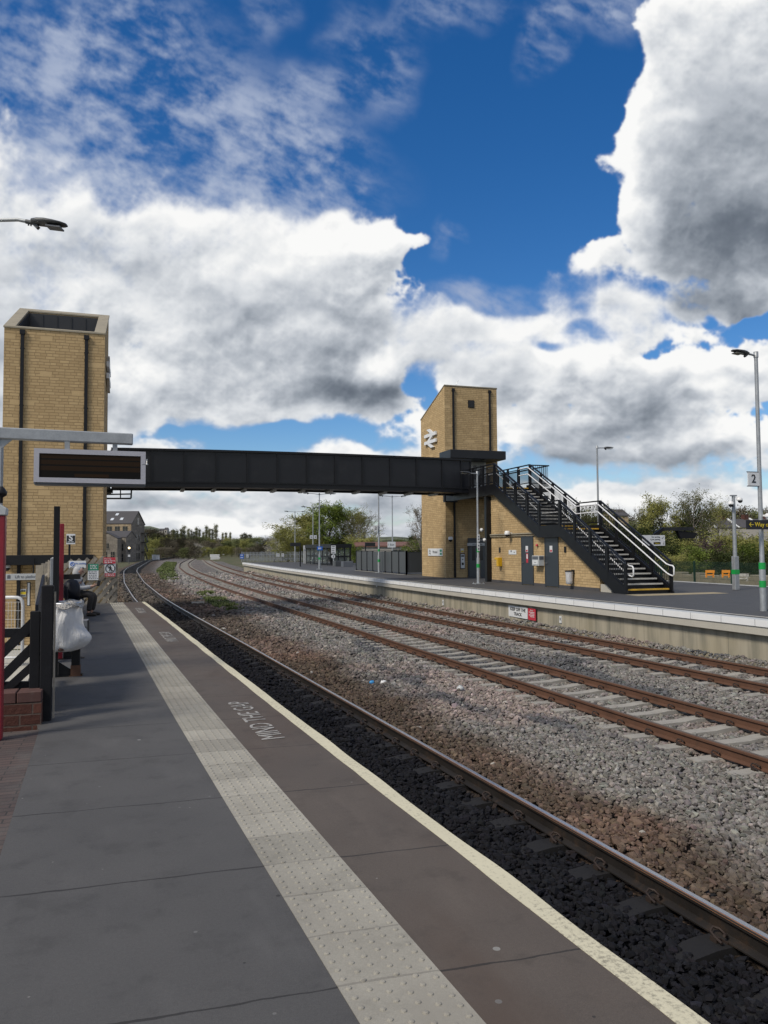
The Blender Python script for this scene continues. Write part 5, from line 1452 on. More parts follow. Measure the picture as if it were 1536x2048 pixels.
# white guard rail with mesh
G = 11.6
P = lambda x, y: atd(x, y, G)
t = thing('guard_rail', 'white tubular guard rail with a mesh infill behind the black fence', 'guard rail', tuple(P(10, 1320)))
gz0 = -.05
a = P(-30, 1196); b = P(36, 1195); c_ = P(45, 1203); d_ = P(46, 1215); e_ = P(41, 1335)
m = MB(); m.tube([a, P(25, 1194.5), b, P(42, 1198), c_, d_, Vector((d_.x, d_.y, gz0))], .024, 8); m.build('frame', MT['whitetube'], t)
m = MB(); m.tube([Vector((a.x, a.y, gz0+.1)), Vector((d_.x, d_.y, gz0+.1))], .018, 6); m.build('bottom_rail', MT['whitetube'], t)
m = MB(); x = 0
dd = Vector((d_.x-a.x, d_.y-a.y, 0)); ll = dd.length; dd.normalize()
while x < ll-.02:
    p = Vector((a.x, a.y, 0))+dd*x; m.bar((p.x, p.y, gz0+.11), (p.x, p.y, a.z-.06), .004, .004, (0, 1, 0)); x += .05
z = gz0+.15
while z < a.z-.03:
    m.bar((a.x, a.y, z), (d_.x, d_.y, z), .004, .004); z += .13
m.build('mesh_infill', MT['whitetube'], t)

# the person on the bench, bent over a phone
def skin_body(name, chain, edges, mat, parent, sub=2, root=0):
    me = bpy.data.meshes.new(name); me.from_pydata([c[:3] for c in chain], edges, [])
    o = bpy.data.objects.new(name, me); COL.objects.link(o)
    md = o.modifiers.new('skin', 'SKIN'); md.use_smooth_shade = True
    lay = me.skin_vertices[0] if me.skin_vertices else None
    if lay is None:
        return None
    for i, c in enumerate(chain):
        r = c[3]; lay.data[i].radius = r if isinstance(r, tuple) else (r, r); lay.data[i].use_root = (i == root)
    s = o.modifiers.new('sub', 'SUBSURF'); s.levels = sub; s.render_levels = sub
    dg = bpy.context.evaluated_depsgraph_get(); m2 = bpy.data.meshes.new_from_object(o.evaluated_get(dg))
    bpy.data.objects.remove(o); bpy.data.meshes.remove(me)
    for p in m2.polygons: p.use_smooth = True
    m2.materials.clear(); m2.materials.append(mat)
    o = bpy.data.objects.new(name, m2); COL.objects.link(o); o.parent = parent; return o
def ensure_skin():
    pass
pv = 21.0
pu = float(back1(pv))+.20
PER = thing('person', 'seated person in a pale hooded jacket and dark trousers bent over a phone', 'person', (pu, pv, 0))
PER.rotation_euler = (0, 0, -.25)
# local frame: +x faces the tracks, seat at z .46
def bm_skin(name, chain, edges, mat, parent, sub=2):
    import bmesh
    bm = bmesh.new(); lay = bm.verts.layers.skin.verify(); vs = []
    for i, c in enumerate(chain):
        v = bm.verts.new(c[:3]); r = c[3]; v[lay].radius = r if isinstance(r, tuple) else (r, r); v[lay].use_root = (i == 0); vs.append(v)
    for a, b in edges: bm.edges.new((vs[a], vs[b]))
    me = bpy.data.meshes.new(name); bm.to_mesh(me); bm.free()
    o = bpy.data.objects.new(name, me); COL.objects.link(o)
    md = o.modifiers.new('skin', 'SKIN'); md.use_smooth_shade = True
    s = o.modifiers.new('sub', 'SUBSURF'); s.levels = sub; s.render_levels = sub
    dg = bpy.context.evaluated_depsgraph_get(); m2 = bpy.data.meshes.new_from_object(o.evaluated_get(dg))
    bpy.data.objects.remove(o); bpy.data.meshes.remove(me)
    m2.materials.clear(); m2.materials.append(mat)
    o = bpy.data.objects.new(name, m2); COL.objects.link(o); o.parent = parent; return o
# body (skin) as one surface: pelvis, trunk, neck, head, arms, legs
HX = .17; HZ = .05
body = [(0, 0, .54, .13), (.02, 0, .70, .125), (.04, 0, .86, .12), (.06, 0, .95, .10), (.09, 0, 1.01, .052), (.30-HX, 0, 1.12-HZ, .075), (.33-HX, 0, 1.19-HZ, .085), (.34-HX, 0, 1.26-HZ, .06)]
ed = [(0, 1), (1, 2), (2, 3), (3, 4), (4, 5), (5, 6), (6, 7)]
def limb(pts, j):
    b = len(body); body.extend(pts); ed.append((j, b)); ed.extend((b+i, b+i+1) for i in range(len(pts)-1)); return b+len(pts)-1
hands = {}
for s in (-1, 1):
    hands[s] = limb([(.05, s*.17, .94, .055), (.08, s*.235, .82, .045), (.16, s*.24, .71, .042), (.36, s*.15, .72, .036), (.46, s*.07, .745, .028), (.50, s*.05, .755, .03), (.53, s*.04, .765, .022)], 3)
    limb([(.08, s*.10, .52, .085), (.25, s*.13, .53, .078), (.43, s*.14, .53, .062), (.47, s*.14, .48, .056), (.44, s*.14, .30, .052), (.41, s*.14, .10, .036), (.41, s*.14, .06, .036), (.50, s*.15, .04, .034), (.58, s*.16, .03, .026)], 0)
o = bm_skin('body', body, ed, MT['skin'], PER)
for s in (-1, 1):
    for k, (dy, ln) in enumerate(((-.03, .065), (-.01, .075), (.01, .07), (.03, .055))):
        b = Vector((.53, s*.04+dy*.5, .77)); p = [(b.x, b.y, b.z, .009), (b.x+ln*.5, b.y-s*.006, b.z+.012, .0085), (b.x+ln*.75, b.y-s*.02, b.z+.03, .0075)]
        bm_skin('finger', p, [(0, 1), (1, 2)], MT['skin'], o, 1)
    p = [(.505, s*.03, .775, .010), (.52, s*.015, .80, .009), (.545, s*.008, .815, .008)]; bm_skin('thumb', p, [(0, 1), (1, 2)], MT['skin'], o, 1)
# face
m = MB()
for s in (-1, 1): m.ball((.405-HX, s*.032, 1.175-HZ), .012, 8)
ob = m.build('eyes', MT['ink'], None, (0, 0, 0)); ob.parent = PER
m = MB(); m.ball((.415-HX, 0, 1.15-HZ), .018, 8, (1, .8, 1.4)); m.bar((.40-HX, -.022, 1.115-HZ), (.40-HX, .022, 1.115-HZ), .01, .008)
for s in (-1, 1): m.ball((.33-HX, s*.085, 1.165-HZ), .026, 8, (.8, .4, 1.2))
ob = m.build('nose_and_mouth', MT['skin'], None, (0, 0, 0)); ob.parent = PER
jk = [(0, 0, .56, .175), (.02, 0, .70, .172), (.03, 0, .85, .165), (.05, 0, .94, .14), (.075, 0, 1.0, .09)]; je = [(0, 1), (1, 2), (2, 3), (3, 4)]
for s in (-1, 1):
    b = len(jk); jk += [(.05, s*.165, .935, .085), (.08, s*.25, .82, .072), (.16, s*.26, .705, .066), (.35, s*.165, .715, .058), (.44, s*.085, .74, .046)]; je += [(3, b)]+[(b+i, b+i+1) for i in range(4)]
bm_skin('jacket', jk, je, MT['jacket'], PER)
hd = [(.05, 0, 1.0, .12), (.25-HX, 0, 1.15-HZ, .118), (.27-HX, 0, 1.23-HZ, .112), (.30-HX, 0, 1.29-HZ, .085)]
bm_skin('hood', hd, [(0, 1), (1, 2), (2, 3)], MT['jacket'], PER)
tr = [(-.01, 0, .545, .16)]; te = []
for s in (-1, 1):
    b = len(tr); tr += [(.08, s*.105, .53, .108), (.25, s*.135, .545, .10), (.43, s*.145, .54, .082), (.475, s*.145, .47, .078), (.45, s*.145, .30, .072), (.42, s*.145, .12, .062)]; te += [(0, b)]+[(b+i, b+i+1) for i in range(5)]
bm_skin('trousers', tr, te, MT['trousers'], PER)
for s in (-1, 1): bm_skin('shoe', [(.36, s*.15, .05, .05), (.44, s*.15, .052, .052), (.53, s*.158, .042, .046), (.62, s*.165, .034, .034)], [(0, 1), (1, 2), (2, 3)], MT['shoe'], PER, 2)
ph = thing('phone', 'dark phone held low in the seated person\'s hands', 'phone', (0, 0, 0))
Tm = Matrix.Translation((pu, pv, 0)) @ Matrix.Rotation(-.25, 4, 'Z')
c = Tm @ Vector((.60, 0, .815)); ph.location = c; ORG[ph] = c
m = MB(); m.bar(c+Vector((0, 0, -.07)), c+Vector((.03, 0, .07)), .075, .009, (0, 1, 0)); m.build('case', MT['ink'], ph, bevel=.002)
# dark rucksack on the bench beside them
c = Vector((float(back1(20.35))+.16, 20.35, .46))
t = thing('rucksack', 'dark blue rucksack on the bench beside the seated person', 'bag', c)
bm_ = [(c.x, c.y, c.z+.10, (.17, .14)), (c.x, c.y, c.z+.25, (.18, .15)), (c.x-.02, c.y, c.z+.42, (.14, .12))]
m = MB(); m.lathe([(.12, 0), (.19, .03), (.2, .2), (.18, .36), (.12, .46), (.03, .49)], c, 12); m.build('pack', MT['navy'], t)
m = MB(); m.tube([c+Vector((-.03, 0, .48)), c+Vector((-.0, 0, .55)), c+Vector((.04, 0, .48))], .012, 6); m.build('handle', MT['black'], t)
# ------------------------------------------------------------------ far platform furniture
def topz(px, py, v): return float(onv(px, py, v).z)
b = onz(1527, 1222); L1 = lamp('tall lamp post at the right edge carrying the Way out sign', b, topz(1512, 706, b.y), [((-1, -.1, 0), .30, .03)], (.60, 1.06), .059, .052, plate=False)
lp = b
b = onz(957, 1168); L2 = lamp('lamp post in front of the far tower with two green bands', b, topz(955, 944, b.y), [((-1, -.25, 0), .42, .0)], (.75, 1.45), .057, .046)
l2 = b
b = atd(1198, 1100, 37.3); b.z = 0; lamp('lamp post rising behind the staircase with its arm to the right', b, topz(1196, 893, b.y), [((1, .1, 0), .45, .03)], (), .057, .046, plate=False)
dbl = lambda l: [((-1, -.1, 0), l, .08), ((1, .1, 0), l, .08)]
b = onz(639, 1139); l640 = b; lamp('double armed lamp post in front of the waiting shelter', b, topz(639, 987, b.y), dbl(.9), (.8, 1.5))
b = onz(758, 1146); l757 = b; lamp('lamp post beside the dark windbreak with a 2 sign', b, 6.7, [((-1, 0, 0), .5, .03)], (.75, 1.45))
for px, py, d, lab in ((785, 992, 70, 'double armed lamp post behind the dark windbreak'), (626, 1014, 88, 'double armed lamp post behind the waiting shelter'), (590, 1023, 98, 'most distant double armed lamp post by the grey fence')):
    b = atd(px, 1100, d); b.z = 0; lamp(lab, b, topz(px, py, b.y), dbl(.9), (), plate=False)
# signs on the near right lamp
v_ = lp.y-.0
t, xa, xb, za, zb2, vf = sign_on_v('platform_number_sign', 'white platform 2 sign on the right edge lamp post', 1494, 944.5, 1517, 972, v_, 'signwhite', .03)
m = MB(); m.box((xa-.02, v_-.03, zb2), (lp.x, v_+.0, zb2+.02)); m.box((xa-.02, v_-.03, za-.02), (lp.x, v_, za)); m.build('bracket', MT['inkgrey'], t)
text_part('lettering', '2', .30, MT['ink'], ((xa+xb)/2, vf-.001, (za+zb2)/2), (1, 0, 0), (0, 0, 1), t, bold=.004)
t, xa, xb, za, zb2, vf = sign_on_v('way_out_sign', 'black Way out sign with yellow lettering on the right lamp post', 1491, 1040, 1583, 1059, v_-.14, 'ink', .05)
h = zb2-za
text_part('lettering', 'Way out', h*.66, MT['yellow_txt'], (xa+.24, vf-.001, (za+zb2)/2), (1, 0, 0), (0, 0, 1), t, align='LEFT')
m = MB(); c = Vector((xa+.13, vf-.003, (za+zb2)/2)); m.bar(c+Vector((-.06, 0, 0)), c+Vector((.07, 0, 0)), .014, .004, (0, 1, 0)); m.bar(c+Vector((-.062, -.002, -.005)), c+Vector((-.01, -.002, .055)), .014, .004, (0, 1, 0)); m.bar(c+Vector((-.062, -.004, .005)), c+Vector((-.01, -.004, -.055)), .014, .004, (0, 1, 0)); m.build('arrow', MT['yellow_txt'], t)
m = MB(); m.box((lp.x-.1, v_-.15, za+.05), (lp.x+.1, v_-.08, zb2-.05)); m.build('clamp', MT['galv'], t)
q = onv(1527, 1031, v_-.05); t = thing('dome_camera', 'white dome camera above the Way out sign', 'camera', q, 'dome cameras around the far platform')
m = MB(); m.bar((lp.x, v_, q.z), (lp.x+.12, v_-.15, q.z), .04, .04); m.lathe([(.12, -.02), (.12, .03), (.08, .07)], (lp.x+.12, v_-.17, q.z-.02), 12); m.build('housing', MT['white'], t)
m = MB(); m.ball((lp.x+.12, v_-.17, q.z-.045), .10, 10); m.build('lens_dome', MT['white'], t)
# speaker globes and small plates on the lamp by the tower
for px, py, lab in ((963, 1060, 'white globe camera on the lamp post by the far tower'), (969, 1080, 'lower white globe speaker on the lamp post by the far tower')):
    q = onv(px, py, l2.y); t = thing('globe_camera', lab, 'camera', q, 'dome cameras around the far platform')
    m = MB(); m.bar((l2.x, l2.y, q.z), q, .03, .03); m.build('bracket', MT['galv'], t)
    m = MB(); m.ball(q, .085, 10); m.build('housing', MT['white'], t)
    m = MB(); m.ball(q+Vector((.03, -.05, -.02)), .05, 8); m.build('lens', MT['inkgrey'], t)
for py0, py1, lab in ((1069, 1083, 'upper small white plate on the lamp post by the far tower'), (1087, 1102, 'lower small white plate on the lamp post by the far tower')):
    t, xa, xb, za, zb2, vf = sign_on_v('number_plate', lab, 954.5, py0, 959.5, py1, l2.y-.1, 'signwhite', .015)
    m = MB(); m.box((xa+.03, vf-.003, za+.06), (xb-.03, vf, za+.14)); m.box((xa+.03, vf-.003, zb2-.13), (xb-.03, vf, zb2-.06)); m.build('lettering', MT['inkgrey'], t)
# CCTV mast
b = onz(1472, 1180); t = thing('camera_mast', 'short galvanised camera mast with two dome cameras near the green fence', 'camera mast', b)
zt = topz(1466, 992, b.y); zm = topz(1470, 1114, b.y)
m = MB(); m.lathe([(.075, zm), (.06, zt)], b, 10); m.build('pole', MT['galv'], t)
m = MB(); m.box((b.x-.10, b.y-.09, .004), (b.x+.10, b.y+.09, zm+.03)); c = m.build('cabinet', MT['galv'], t, bevel=.01)
m = MB(); m.box((b.x-.105, b.y-.095, zm*.48), (b.x+.105, b.y+.095, zm*.62)); m.build('green_band', MT['bandgreen'], t)
m = MB(); m.box((b.x-.13, b.y-.05, zt-.01), (b.x+.13, b.y+.05, zt+.04)); m.build('top_plate', MT['galv'], t)
for s, dz in ((-1, -.33), (1, -.17)):
    o = Vector((b.x+s*.2, b.y-.08, zt+dz)); m = MB(); m.bar((b.x, b.y, zt+dz+.12), o+Vector((0, 0, .12)), .04, .04); m.lathe([(.11, 0), (.12, .06), (.06, .12)], o, 12); q = m.build('dome_camera', MT['white'], t)
    m = MB(); m.ball(o+Vector((s*.02, -.02, -.01)), .09, 10); m.build('lens_dome', MT['ink'], q)
# display on a cranked arm beyond the stairs, with the white direction sign
D = 31.5
t = thing('departure_display', 'dark display hanging from a cranked black arm beyond the stairs', 'display', tuple(atd(1305, 1150, D)))
P = [atd(1303, 1085, D), atd(1310, 1069, D), atd(1326, 1058, D), atd(1385, 1057.5, D)]
m = MB()
for a, c in zip(P[:-1], P[1:]): m.bar(a, c+(c-a).normalized()*.03, .14, .11, (0, 1, 0))
q = P[0]; m.bar((q.x, q.y, 0), q+Vector((0, 0, .05)), .14, .14, (0, 1, 0)); m.build('arm', MT['panel'], t)
A_ = [atd(x, y, D) for x, y in ((1355, 1061), (1396, 1066), (1389, 1077), (1362, 1077))]
m = MB(); n_ = Vector((0, .16, 0)); m.add([p for p in A_]+[p+n_ for p in A_], [(0, 1, 2, 3), (7, 6, 5, 4), (0, 4, 5, 1), (1, 5, 6, 2), (2, 6, 7, 3), (3, 7, 4, 0)]); hs = m.build('screen_housing', MT['black'], t)
m = MB(); m.box(tuple(atd(1370, 1058, D)+Vector((-.03, 0, -.12))), tuple(atd(1370, 1058, D)+Vector((.03, .05, 0)))); m.build('hanger', MT['black'], hs)
vv = float(atd(1306, 1080, D-.6).y)
t, xa, xb, za, zb2, vf = sign_on_v('direction_sign', 'white direction sign for parking beyond the stairs', 1284, 1070.5, 1329, 1091.5, vv, 'signwhite', .04)
h = zb2-za
text_part('lettering', 'Car parking', h*.20, MT['ink'], (xb-.24, vf-.001, zb2-h*.16), (1, 0, 0), (0, 0, 1), t, align='RIGHT')
text_part('lettering', 'Cycle parking', h*.20, MT['ink'], (xb-.24, vf-.001, zb2-h*.40), (1, 0, 0), (0, 0, 1), t, align='RIGHT')
m = MB(); m.box((xb-.55, vf-.004, za+h*.14), (xb-.22, vf, za+h*.36)); ip = m.build('black_panel', MT['ink'], t)
text_part('lettering', 'Way out', h*.15, MT['yellow_txt'], (xb-.385, vf-.005, za+h*.25), (1, 0, 0), (0, 0, 1), ip)
m = MB(); m.bar((xb-.06, vf-.002, za+h*.4), (xb-.06, vf-.002, za+h*.12), .012, .004, (0, 1, 0)); m.bar((xb-.1, vf-.003, za+h*.2), (xb-.06, vf-.003, za+h*.12), .012, .004, (0, 1, 0)); m.bar((xb-.15, vf-.002, zb2-h*.35), (xb-.05, vf-.002, zb2-h*.14), .012, .004, (0, 1, 0)); m.build('arrow', MT['ink'], t)
# buff corduroy at the foot of the stairs
m = MB(); m.box((SU0-.2, V0-1.0, -.02), (SU1+1.6, V0-.25, .004)); o = m.build('corduroy_paving', simple('buff_paving', (.30, .25, .16), .85, var=.2), None, (0, 0, 0)); tag(o, kind='structure')

# windbreak of dark panels
w0 = onz(713, 1141); w1 = onz(813, 1150); w2 = onz(862, 1147)
t = thing('windbreak', 'dark grey panelled windbreak on the far platform left of the tower', 'windbreak', w1)
hw = topz(813, 1102.5, w1.y)
def wpanels(P, Q, n, h):
    P = Vector(P); Q = Vector(Q)
    for k in range(n):
        a = P.lerp(Q, k/n); c = P.lerp(Q, (k+1)/n)
        m = MB(); m.bar(a+Vector((0, 0, (h+.1)/2)), c+Vector((0, 0, (h+.1)/2)), .03, h-.16); m.build('panel', MT['screen_dark'], t)
    for k in range(n+1):
        a = P.lerp(Q, k/n); m = MB(); m.box((a.x-.045, a.y-.045, 0), (a.x+.045, a.y+.045, h)); m.build('post', MT['black'], t)
    m = MB(); m.bar(P+Vector((0, 0, h+.02)), Q+Vector((0, 0, h+.02)), .08, .05); m.bar(P+Vector((0, 0, .05)), Q+Vector((0, 0, .05)), .06, .05); m.build('rail', MT['black'], t)
    m = MB(); m.bar(P+Vector((0, 0, .012)), Q+Vector((0, 0, .012)), .3, .02); m.build('kerb', MT['concrete'], t)
wpanels((w0.x, w0.y, 0), (w1.x, w1.y, 0), 8, hw); wpanels((w1.x, w1.y, 0), (w1.x+3.4, w1.y+.2, 0), 2, hw)
q = atd(735, 1107, float((w0-EYE).dot(CF))-1.5)
t = thing('small_sign', 'little black sign with pale lettering on the windbreak', 'sign', q)
m = MB(); m.box((q.x-.35, q.y-.02, q.z-.16), (q.x+.35, q.y, q.z+.16)); bd = m.build('board', MT['ink'], t)
m = MB(); m.box((q.x-.2, q.y-.024, q.z-.04), (q.x+.2, q.y-.021, q.z+.05)); m.build('lettering', MT['signwhite'], t)
t, xa, xb, za, zb2, vf = sign_on_v('small_sign', 'small pale sign on the windbreak next to the tower', 841, 1108, 851, 1116, 45.6, 'signgrey')
lines(t, xa, xb, za+.05, zb2-.05, vf, 1, 'inkgrey', (.1, .9))

# waiting shelter
s0 = onz(664, 1131); sl = float(onu(613, 1128, s0.x).y); sw = 1.9
hs = topz(664, 1096, s0.y); ht = topz(664, 1088, s0.y)
t = thing('waiting_shelter', 'black framed glazed waiting shelter on the far platform', 'shelter', s0)
m = MB(); m.box((s0.x-.15, s0.y-.15, hs), (s0.x+sw+.1, sl+.1, ht)); m.build('roof', MT['black'], t)
m = MB(); n = 6
for k in range(n+1):
    v = s0.y+(sl-s0.y)*k/n; m.box((s0.x-.05, v-.05, 0), (s0.x+.05, v+.05, hs)); m.box((s0.x+sw-.1, v-.05, 0), (s0.x+sw, v+.05, hs))
for k in range(4):
    u = s0.x+sw*k/3; m.box((u-.05, s0.y-.04, 0), (u+.05, s0.y+.04, hs))
for z in (.12, hs*.52): m.box((s0.x-.035, s0.y, z-.06), (s0.x+.035, sl, z+.06)); m.box((s0.x, s0.y-.03, z-.06), (s0.x+sw, s0.y+.03, z+.06))
m.build('frame', MT['black'], t)
gm, gn, gb = nt('shelter_glass'); gb.inputs['Base Color'].default_value = (.5, .55, .55, 1); gb.inputs['Transmission Weight'].default_value = .9; gb.inputs['Roughness'].default_value = .05; gb.inputs['IOR'].default_value = 1.02; MT['glass'] = gm
m = MB(); m.box((s0.x-.008, s0.y+1.6, .2), (s0.x+.008, sl, hs-.05)); m.box((s0.x+.05, s0.y-.008, .2), (s0.x+sw, s0.y+.008, hs-.05)); m.build('glazing', MT['glass'], t)
m = MB(); m.box((s0.x+sw-.7, s0.y+.5, .42), (s0.x+sw-.25, sl-.4, .48)); m.box((s0.x+sw-.25, s0.y+.5, .5), (s0.x+sw-.2, sl-.4, .9)); m.build('seat', MT['black'], t)
# posts with signs near it
def post_sign(label, px, pyb, box, board='ink', v=None, name='platform_sign', cat='sign', pw=.05, pmat='black'):
    b = onz(px, pyb); t = thing(name, label, cat, b)
    x0, y0, x1, y1 = box; a = onv(x0, y0, b.y); c = onv(x1, y1, b.y)
    m = MB(); m.box((b.x-pw, b.y-pw, 0), (b.x+pw, b.y+pw, max(a.z, c.z))); m.build('post', MT[pmat], t)
    m = MB(); m.box((a.x, b.y-pw-.05, c.z), (c.x, b.y-pw-.003, a.z)); m.build('board', MT[board], t)
    return t, a, c, b.y-pw-.05
post_sign('black display arm on a post left of the waiting shelter', 600.5, 1133, (580, 1085.5, 601, 1092.5), 'ink', cat='display', name='platform_display')
post_sign('black display arm rising behind the windbreak', 731, 1128, (730, 1085, 750, 1092.5), 'ink', cat='display', name='platform_display')
t, a, c, f = post_sign('white notice on a pale post by the shelter entrance', 667, 1131.5, (662, 1091, 671, 1107), 'signwhite', pmat='signgrey', pw=.04)
lines(t, a.x, c.x, c.z, a.z, f, 4, 'inkgrey', (.12, .9), 9)
q = onv(666.5, 1113, f-.02); m = MB(); m.lathe([(.19, 0), (.19, .03)], (0, 0, 0), 18); 
m.v = [(q.x+x, q.y+z, q.z+y) for x, y, z in m.v]; o = m.build('round_disc', MT['signwhite'], t)
m = MB(); m.box((q.x-.04, q.y-.01, q.z-.1), (q.x+.04, q.y-.003, q.z+.1)); m.build('symbol', MT['inkgrey'], o)
t, a, c, f = post_sign('white ticket information stand left of the shelter', 609.5, 1127, (606, 1091, 612.5, 1099), 'signwhite', pmat='signgrey', pw=.12, cat='information stand', name='information_stand')
for (lab, x0, y0, x1, y1, lb, mat) in (('blue sign on the lamp post in front of the shelter', 634, 1093, 645, 1100.5, l640, 'signblue'), ('white platform 2 sign on the lamp post beside the windbreak', 746.5, 1051, 756, 1062, l757, 'signwhite')):
    t, xa, xb, za, zb2, vf = sign_on_v('platform_sign', lab, x0, y0, x1, y1, lb.y-.1, mat)
    if mat == 'signwhite': text_part('lettering', '2', (zb2-za)*.75, MT['ink'], ((xa+xb)/2, vf-.001, (za+zb2)/2), (1, 0, 0), (0, 0, 1), t)
    else: lines(t, xa, xb, za, zb2, vf, 1, 'signwhite', (.2, .8))
    m = MB(); m.box((xb-.05, lb.y-.1, zb2-.05), (lb.x+.03, lb.y-.06, zb2)); m.build('bracket', MT['galv'], t)
for (lab, x0, y0, x1, y1, d) in (('white exit sign on the lamp post behind the windbreak', 775, 1084, 791, 1095, 69.5), ('left white sign on the lamp post behind the shelter', 619.5, 1071, 625, 1077.5, 87.5), ('right white sign on the lamp post behind the shelter', 627.5, 1071, 633.5, 1077.5, 87.5)):
    t, xa, xb, za, zb2, vf = sign_on_v('platform_sign', lab, x0, y0, x1, y1, float(atd(x0, y0, d).y), 'signwhite')
    if x0 > 700: text_part('lettering', '1 Exit', (zb2-za)*.5, MT['ink'], ((xa+xb)/2-.05, vf-.001, (za+zb2)/2), (1, 0, 0), (0, 0, 1), t)
    else: lines(t, xa, xb, za, zb2, vf, 1, 'inkgrey', (.3, .8))
    m = MB(); m.box((xa, vf+.031, zb2), (xb, vf+.06, zb2+.04)); m.build('bracket', MT['galv'], t)
for px0, px1, yb, yt, lab in ((671, 686, 1133, 1122, 'left grey planter wall right of the shelter'), (687, 710, 1134, 1123, 'wider grey planter wall right of the shelter')):
    a = onz(px0, yb); c = onz(px1, yb); h = topz(px0, yt, a.y); t = thing('planter', lab, 'planter', a, 'grey planters by the shelter')
    m = MB(); m.box((a.x, a.y, 0), (c.x, a.y+.12, h)); m.box((a.x, a.y+.13, 0), (a.x+.12, a.y+.9, h)); m.box((c.x-.12, a.y+.13, 0), (c.x, a.y+.9, h)); m.box((a.x+.13, a.y+.8, 0), (c.x-.13, a.y+.9, h)); m.build('wall', MT['screen_dark'] if px0 < 680 else MT['inkgrey'], t, bevel=.01)
    m = MB(); m.box((a.x+.13, a.y+.13, 0), (c.x-.13, a.y+.79, h-.06)); m.build('soil', MT['ground'], t)

# palisade fence across the far end of the platform
fa = onv(484, 1127, 104); fb = onv(606, 1124, 100)
t = thing('palisade_fence', 'pale grey palisade fence across the far end of the platform', 'fence', fa)
h = topz(500, 1104, 104)
P = Vector((fa.x, fa.y, 0)); Q = Vector((fb.x+9, fb.y, 0)); d = Q-P; n = int(d.length/.19)
m = MB()
for k in range(n):
    a = P.lerp(Q, k/n); m.box((a.x-.045, a.y-.012, .02), (a.x+.045, a.y+.012, h+random.uniform(-.02, .02)))
m.build('pales', MT['galv'], t)
m = MB()
for z in (.35, h-.35): m.bar(P+Vector((0, .03, z)), Q+Vector((0, .03, z)), .03, .06)
m.build('rail', MT['galv'], t)
for k in range(0, n, 14):
    a = P.lerp(Q, k/n); m = MB(); m.box((a.x-.06, a.y+.03, 0), (a.x+.06, a.y+.14, h+.05)); m.build('post', MT['galv'], t)
for x0, y0, x1, y1, mat, lab in ((480, 1108, 487.5, 1117.5, 'signblue', 'small blue sign on the palisade fence'), (493, 1108.5, 497, 1115, 'signwhite', 'small white sign next to the blue one on the palisade fence'), (553, 1107, 559, 1113.5, 'signwhite', 'left white notice on the palisade fence'), (563, 1107, 568, 1113.5, 'signwhite', 'right white notice on the palisade fence')):
    t, xa, xb, za, zb2, vf = sign_on_v('fence_sign', lab, x0, y0, x1, y1, 99.9 if x0 > 540 else 103.7, mat)
    lines(t, xa, xb, za, zb2, vf, 2, 'signwhite' if mat == 'signblue' else 'inkgrey', (.15, .9), int(x0))

# green mesh fence behind the far platform
t = thing('mesh_fence', 'dark green mesh fence along the back of the far platform', 'fence', (25.3, 30, -.3))
gu_ = 25.4; h = float(onu(1440, 1124, gu_).z)
m = MB()
v = 16.0
while v < 46: m.box((gu_-.005, v-.005, -.3), (gu_+.005, v+.005, h)); v += .05
z = -.25
while z < h: m.box((gu_-.004, 16, z), (gu_+.004, 46, z+.009)); z += .2
m.build('mesh_panel', MT['greenmesh'], t)
v = 16.0
while v < 46.1: m = MB(); m.box((gu_-.035, v-.035, -.35), (gu_+.035, v+.035, h+.03)); m.build('post', MT['greenmesh'], t); v += 2.4
# low wall and orange barriers beyond it
t = thing('low_wall', 'low rubble wall beyond the green mesh fence', 'wall', (29, 30, -.35))
m = MB(); 
v = 14
while v < 52: 
    l = random.uniform(.4, .9); m.box((28.6, v, -.4), (29.1+random.uniform(0, .1), v+l-.02, .18+random.uniform(-.08, .1))); v += l
m.build('stones', MT['coping'], t, bevel=.03)
for k, (px, py, w) in enumerate(((1420, 1143, .48), (1452, 1143, .42), (1484, 1150, .7))):
    p = atd(px, py, 34-k*.6)
    t = thing('barrier', ('orange barrier on the low wall behind the green fence', 'orange barrier with two legs between the fence posts', 'pale timber trestle by the camera mast foot')[k], 'barrier', (p.x, p.y, p.z-.3))
    m = MB(); mat = 'orange' if k < 2 else 'cream_line'
    m.bar(p-CR*w*.4, p+CR*w*.4, .06, .12); m.build('top_bar', MT[mat], t)
    for s in (-.35, .3): m = MB(); m.bar(p+CR*w*s, p+CR*w*s-Vector((0, 0, .26)), .05, .05, (0, 1, 0)); m.build('leg', MT[mat], t)
    m = MB(); m.bar(p-CR*w*.33-Vector((0, 0, .15)), p+CR*w*.28-Vector((0, 0, .15)), .04, .05); m.build('lower_bar', MT[mat], t)

# ------------------------------------------------------------------ lineside bits
def cabinet(label, px0, px1, py0, py1, mat='signwhite'):
    q = onz((px0+px1)/2, py1, -1.1); D = (q-EYE).dot(CF); w = (px1-px0)/FPX*D; h = (py1-py0)/FPX*D
    t = thing('relay_cabinet', label, 'cabinet', q, 'white lineside cabinets')
    m = MB(); m.box((q.x-w/2, q.y, -1.25), (q.x+w/2, q.y+w*.6, -1.1+h)); m.build('housing', MT[mat], t, bevel=.05)
    m = MB(); m.box((q.x-w/2-.06, q.y-.06, -1.1+h), (q.x+w/2+.06, q.y+w*.6+.06, -1.1+h+.12)); m.build('lid', MT['signgrey'], t)
    m = MB(); m.box((q.x-.02, q.y-.02, -.9), (q.x+.02, q.y-.002, -1.2+h)); m.box((q.x+.1, q.y-.03, -.5+h*.3), (q.x+.16, q.y-.002, -.3+h*.3)); m.build('door_gap', MT['inkgrey'], t)
cabinet('left white lineside cabinet beyond the bend of the near line', 304, 311.5, 1110, 1120)
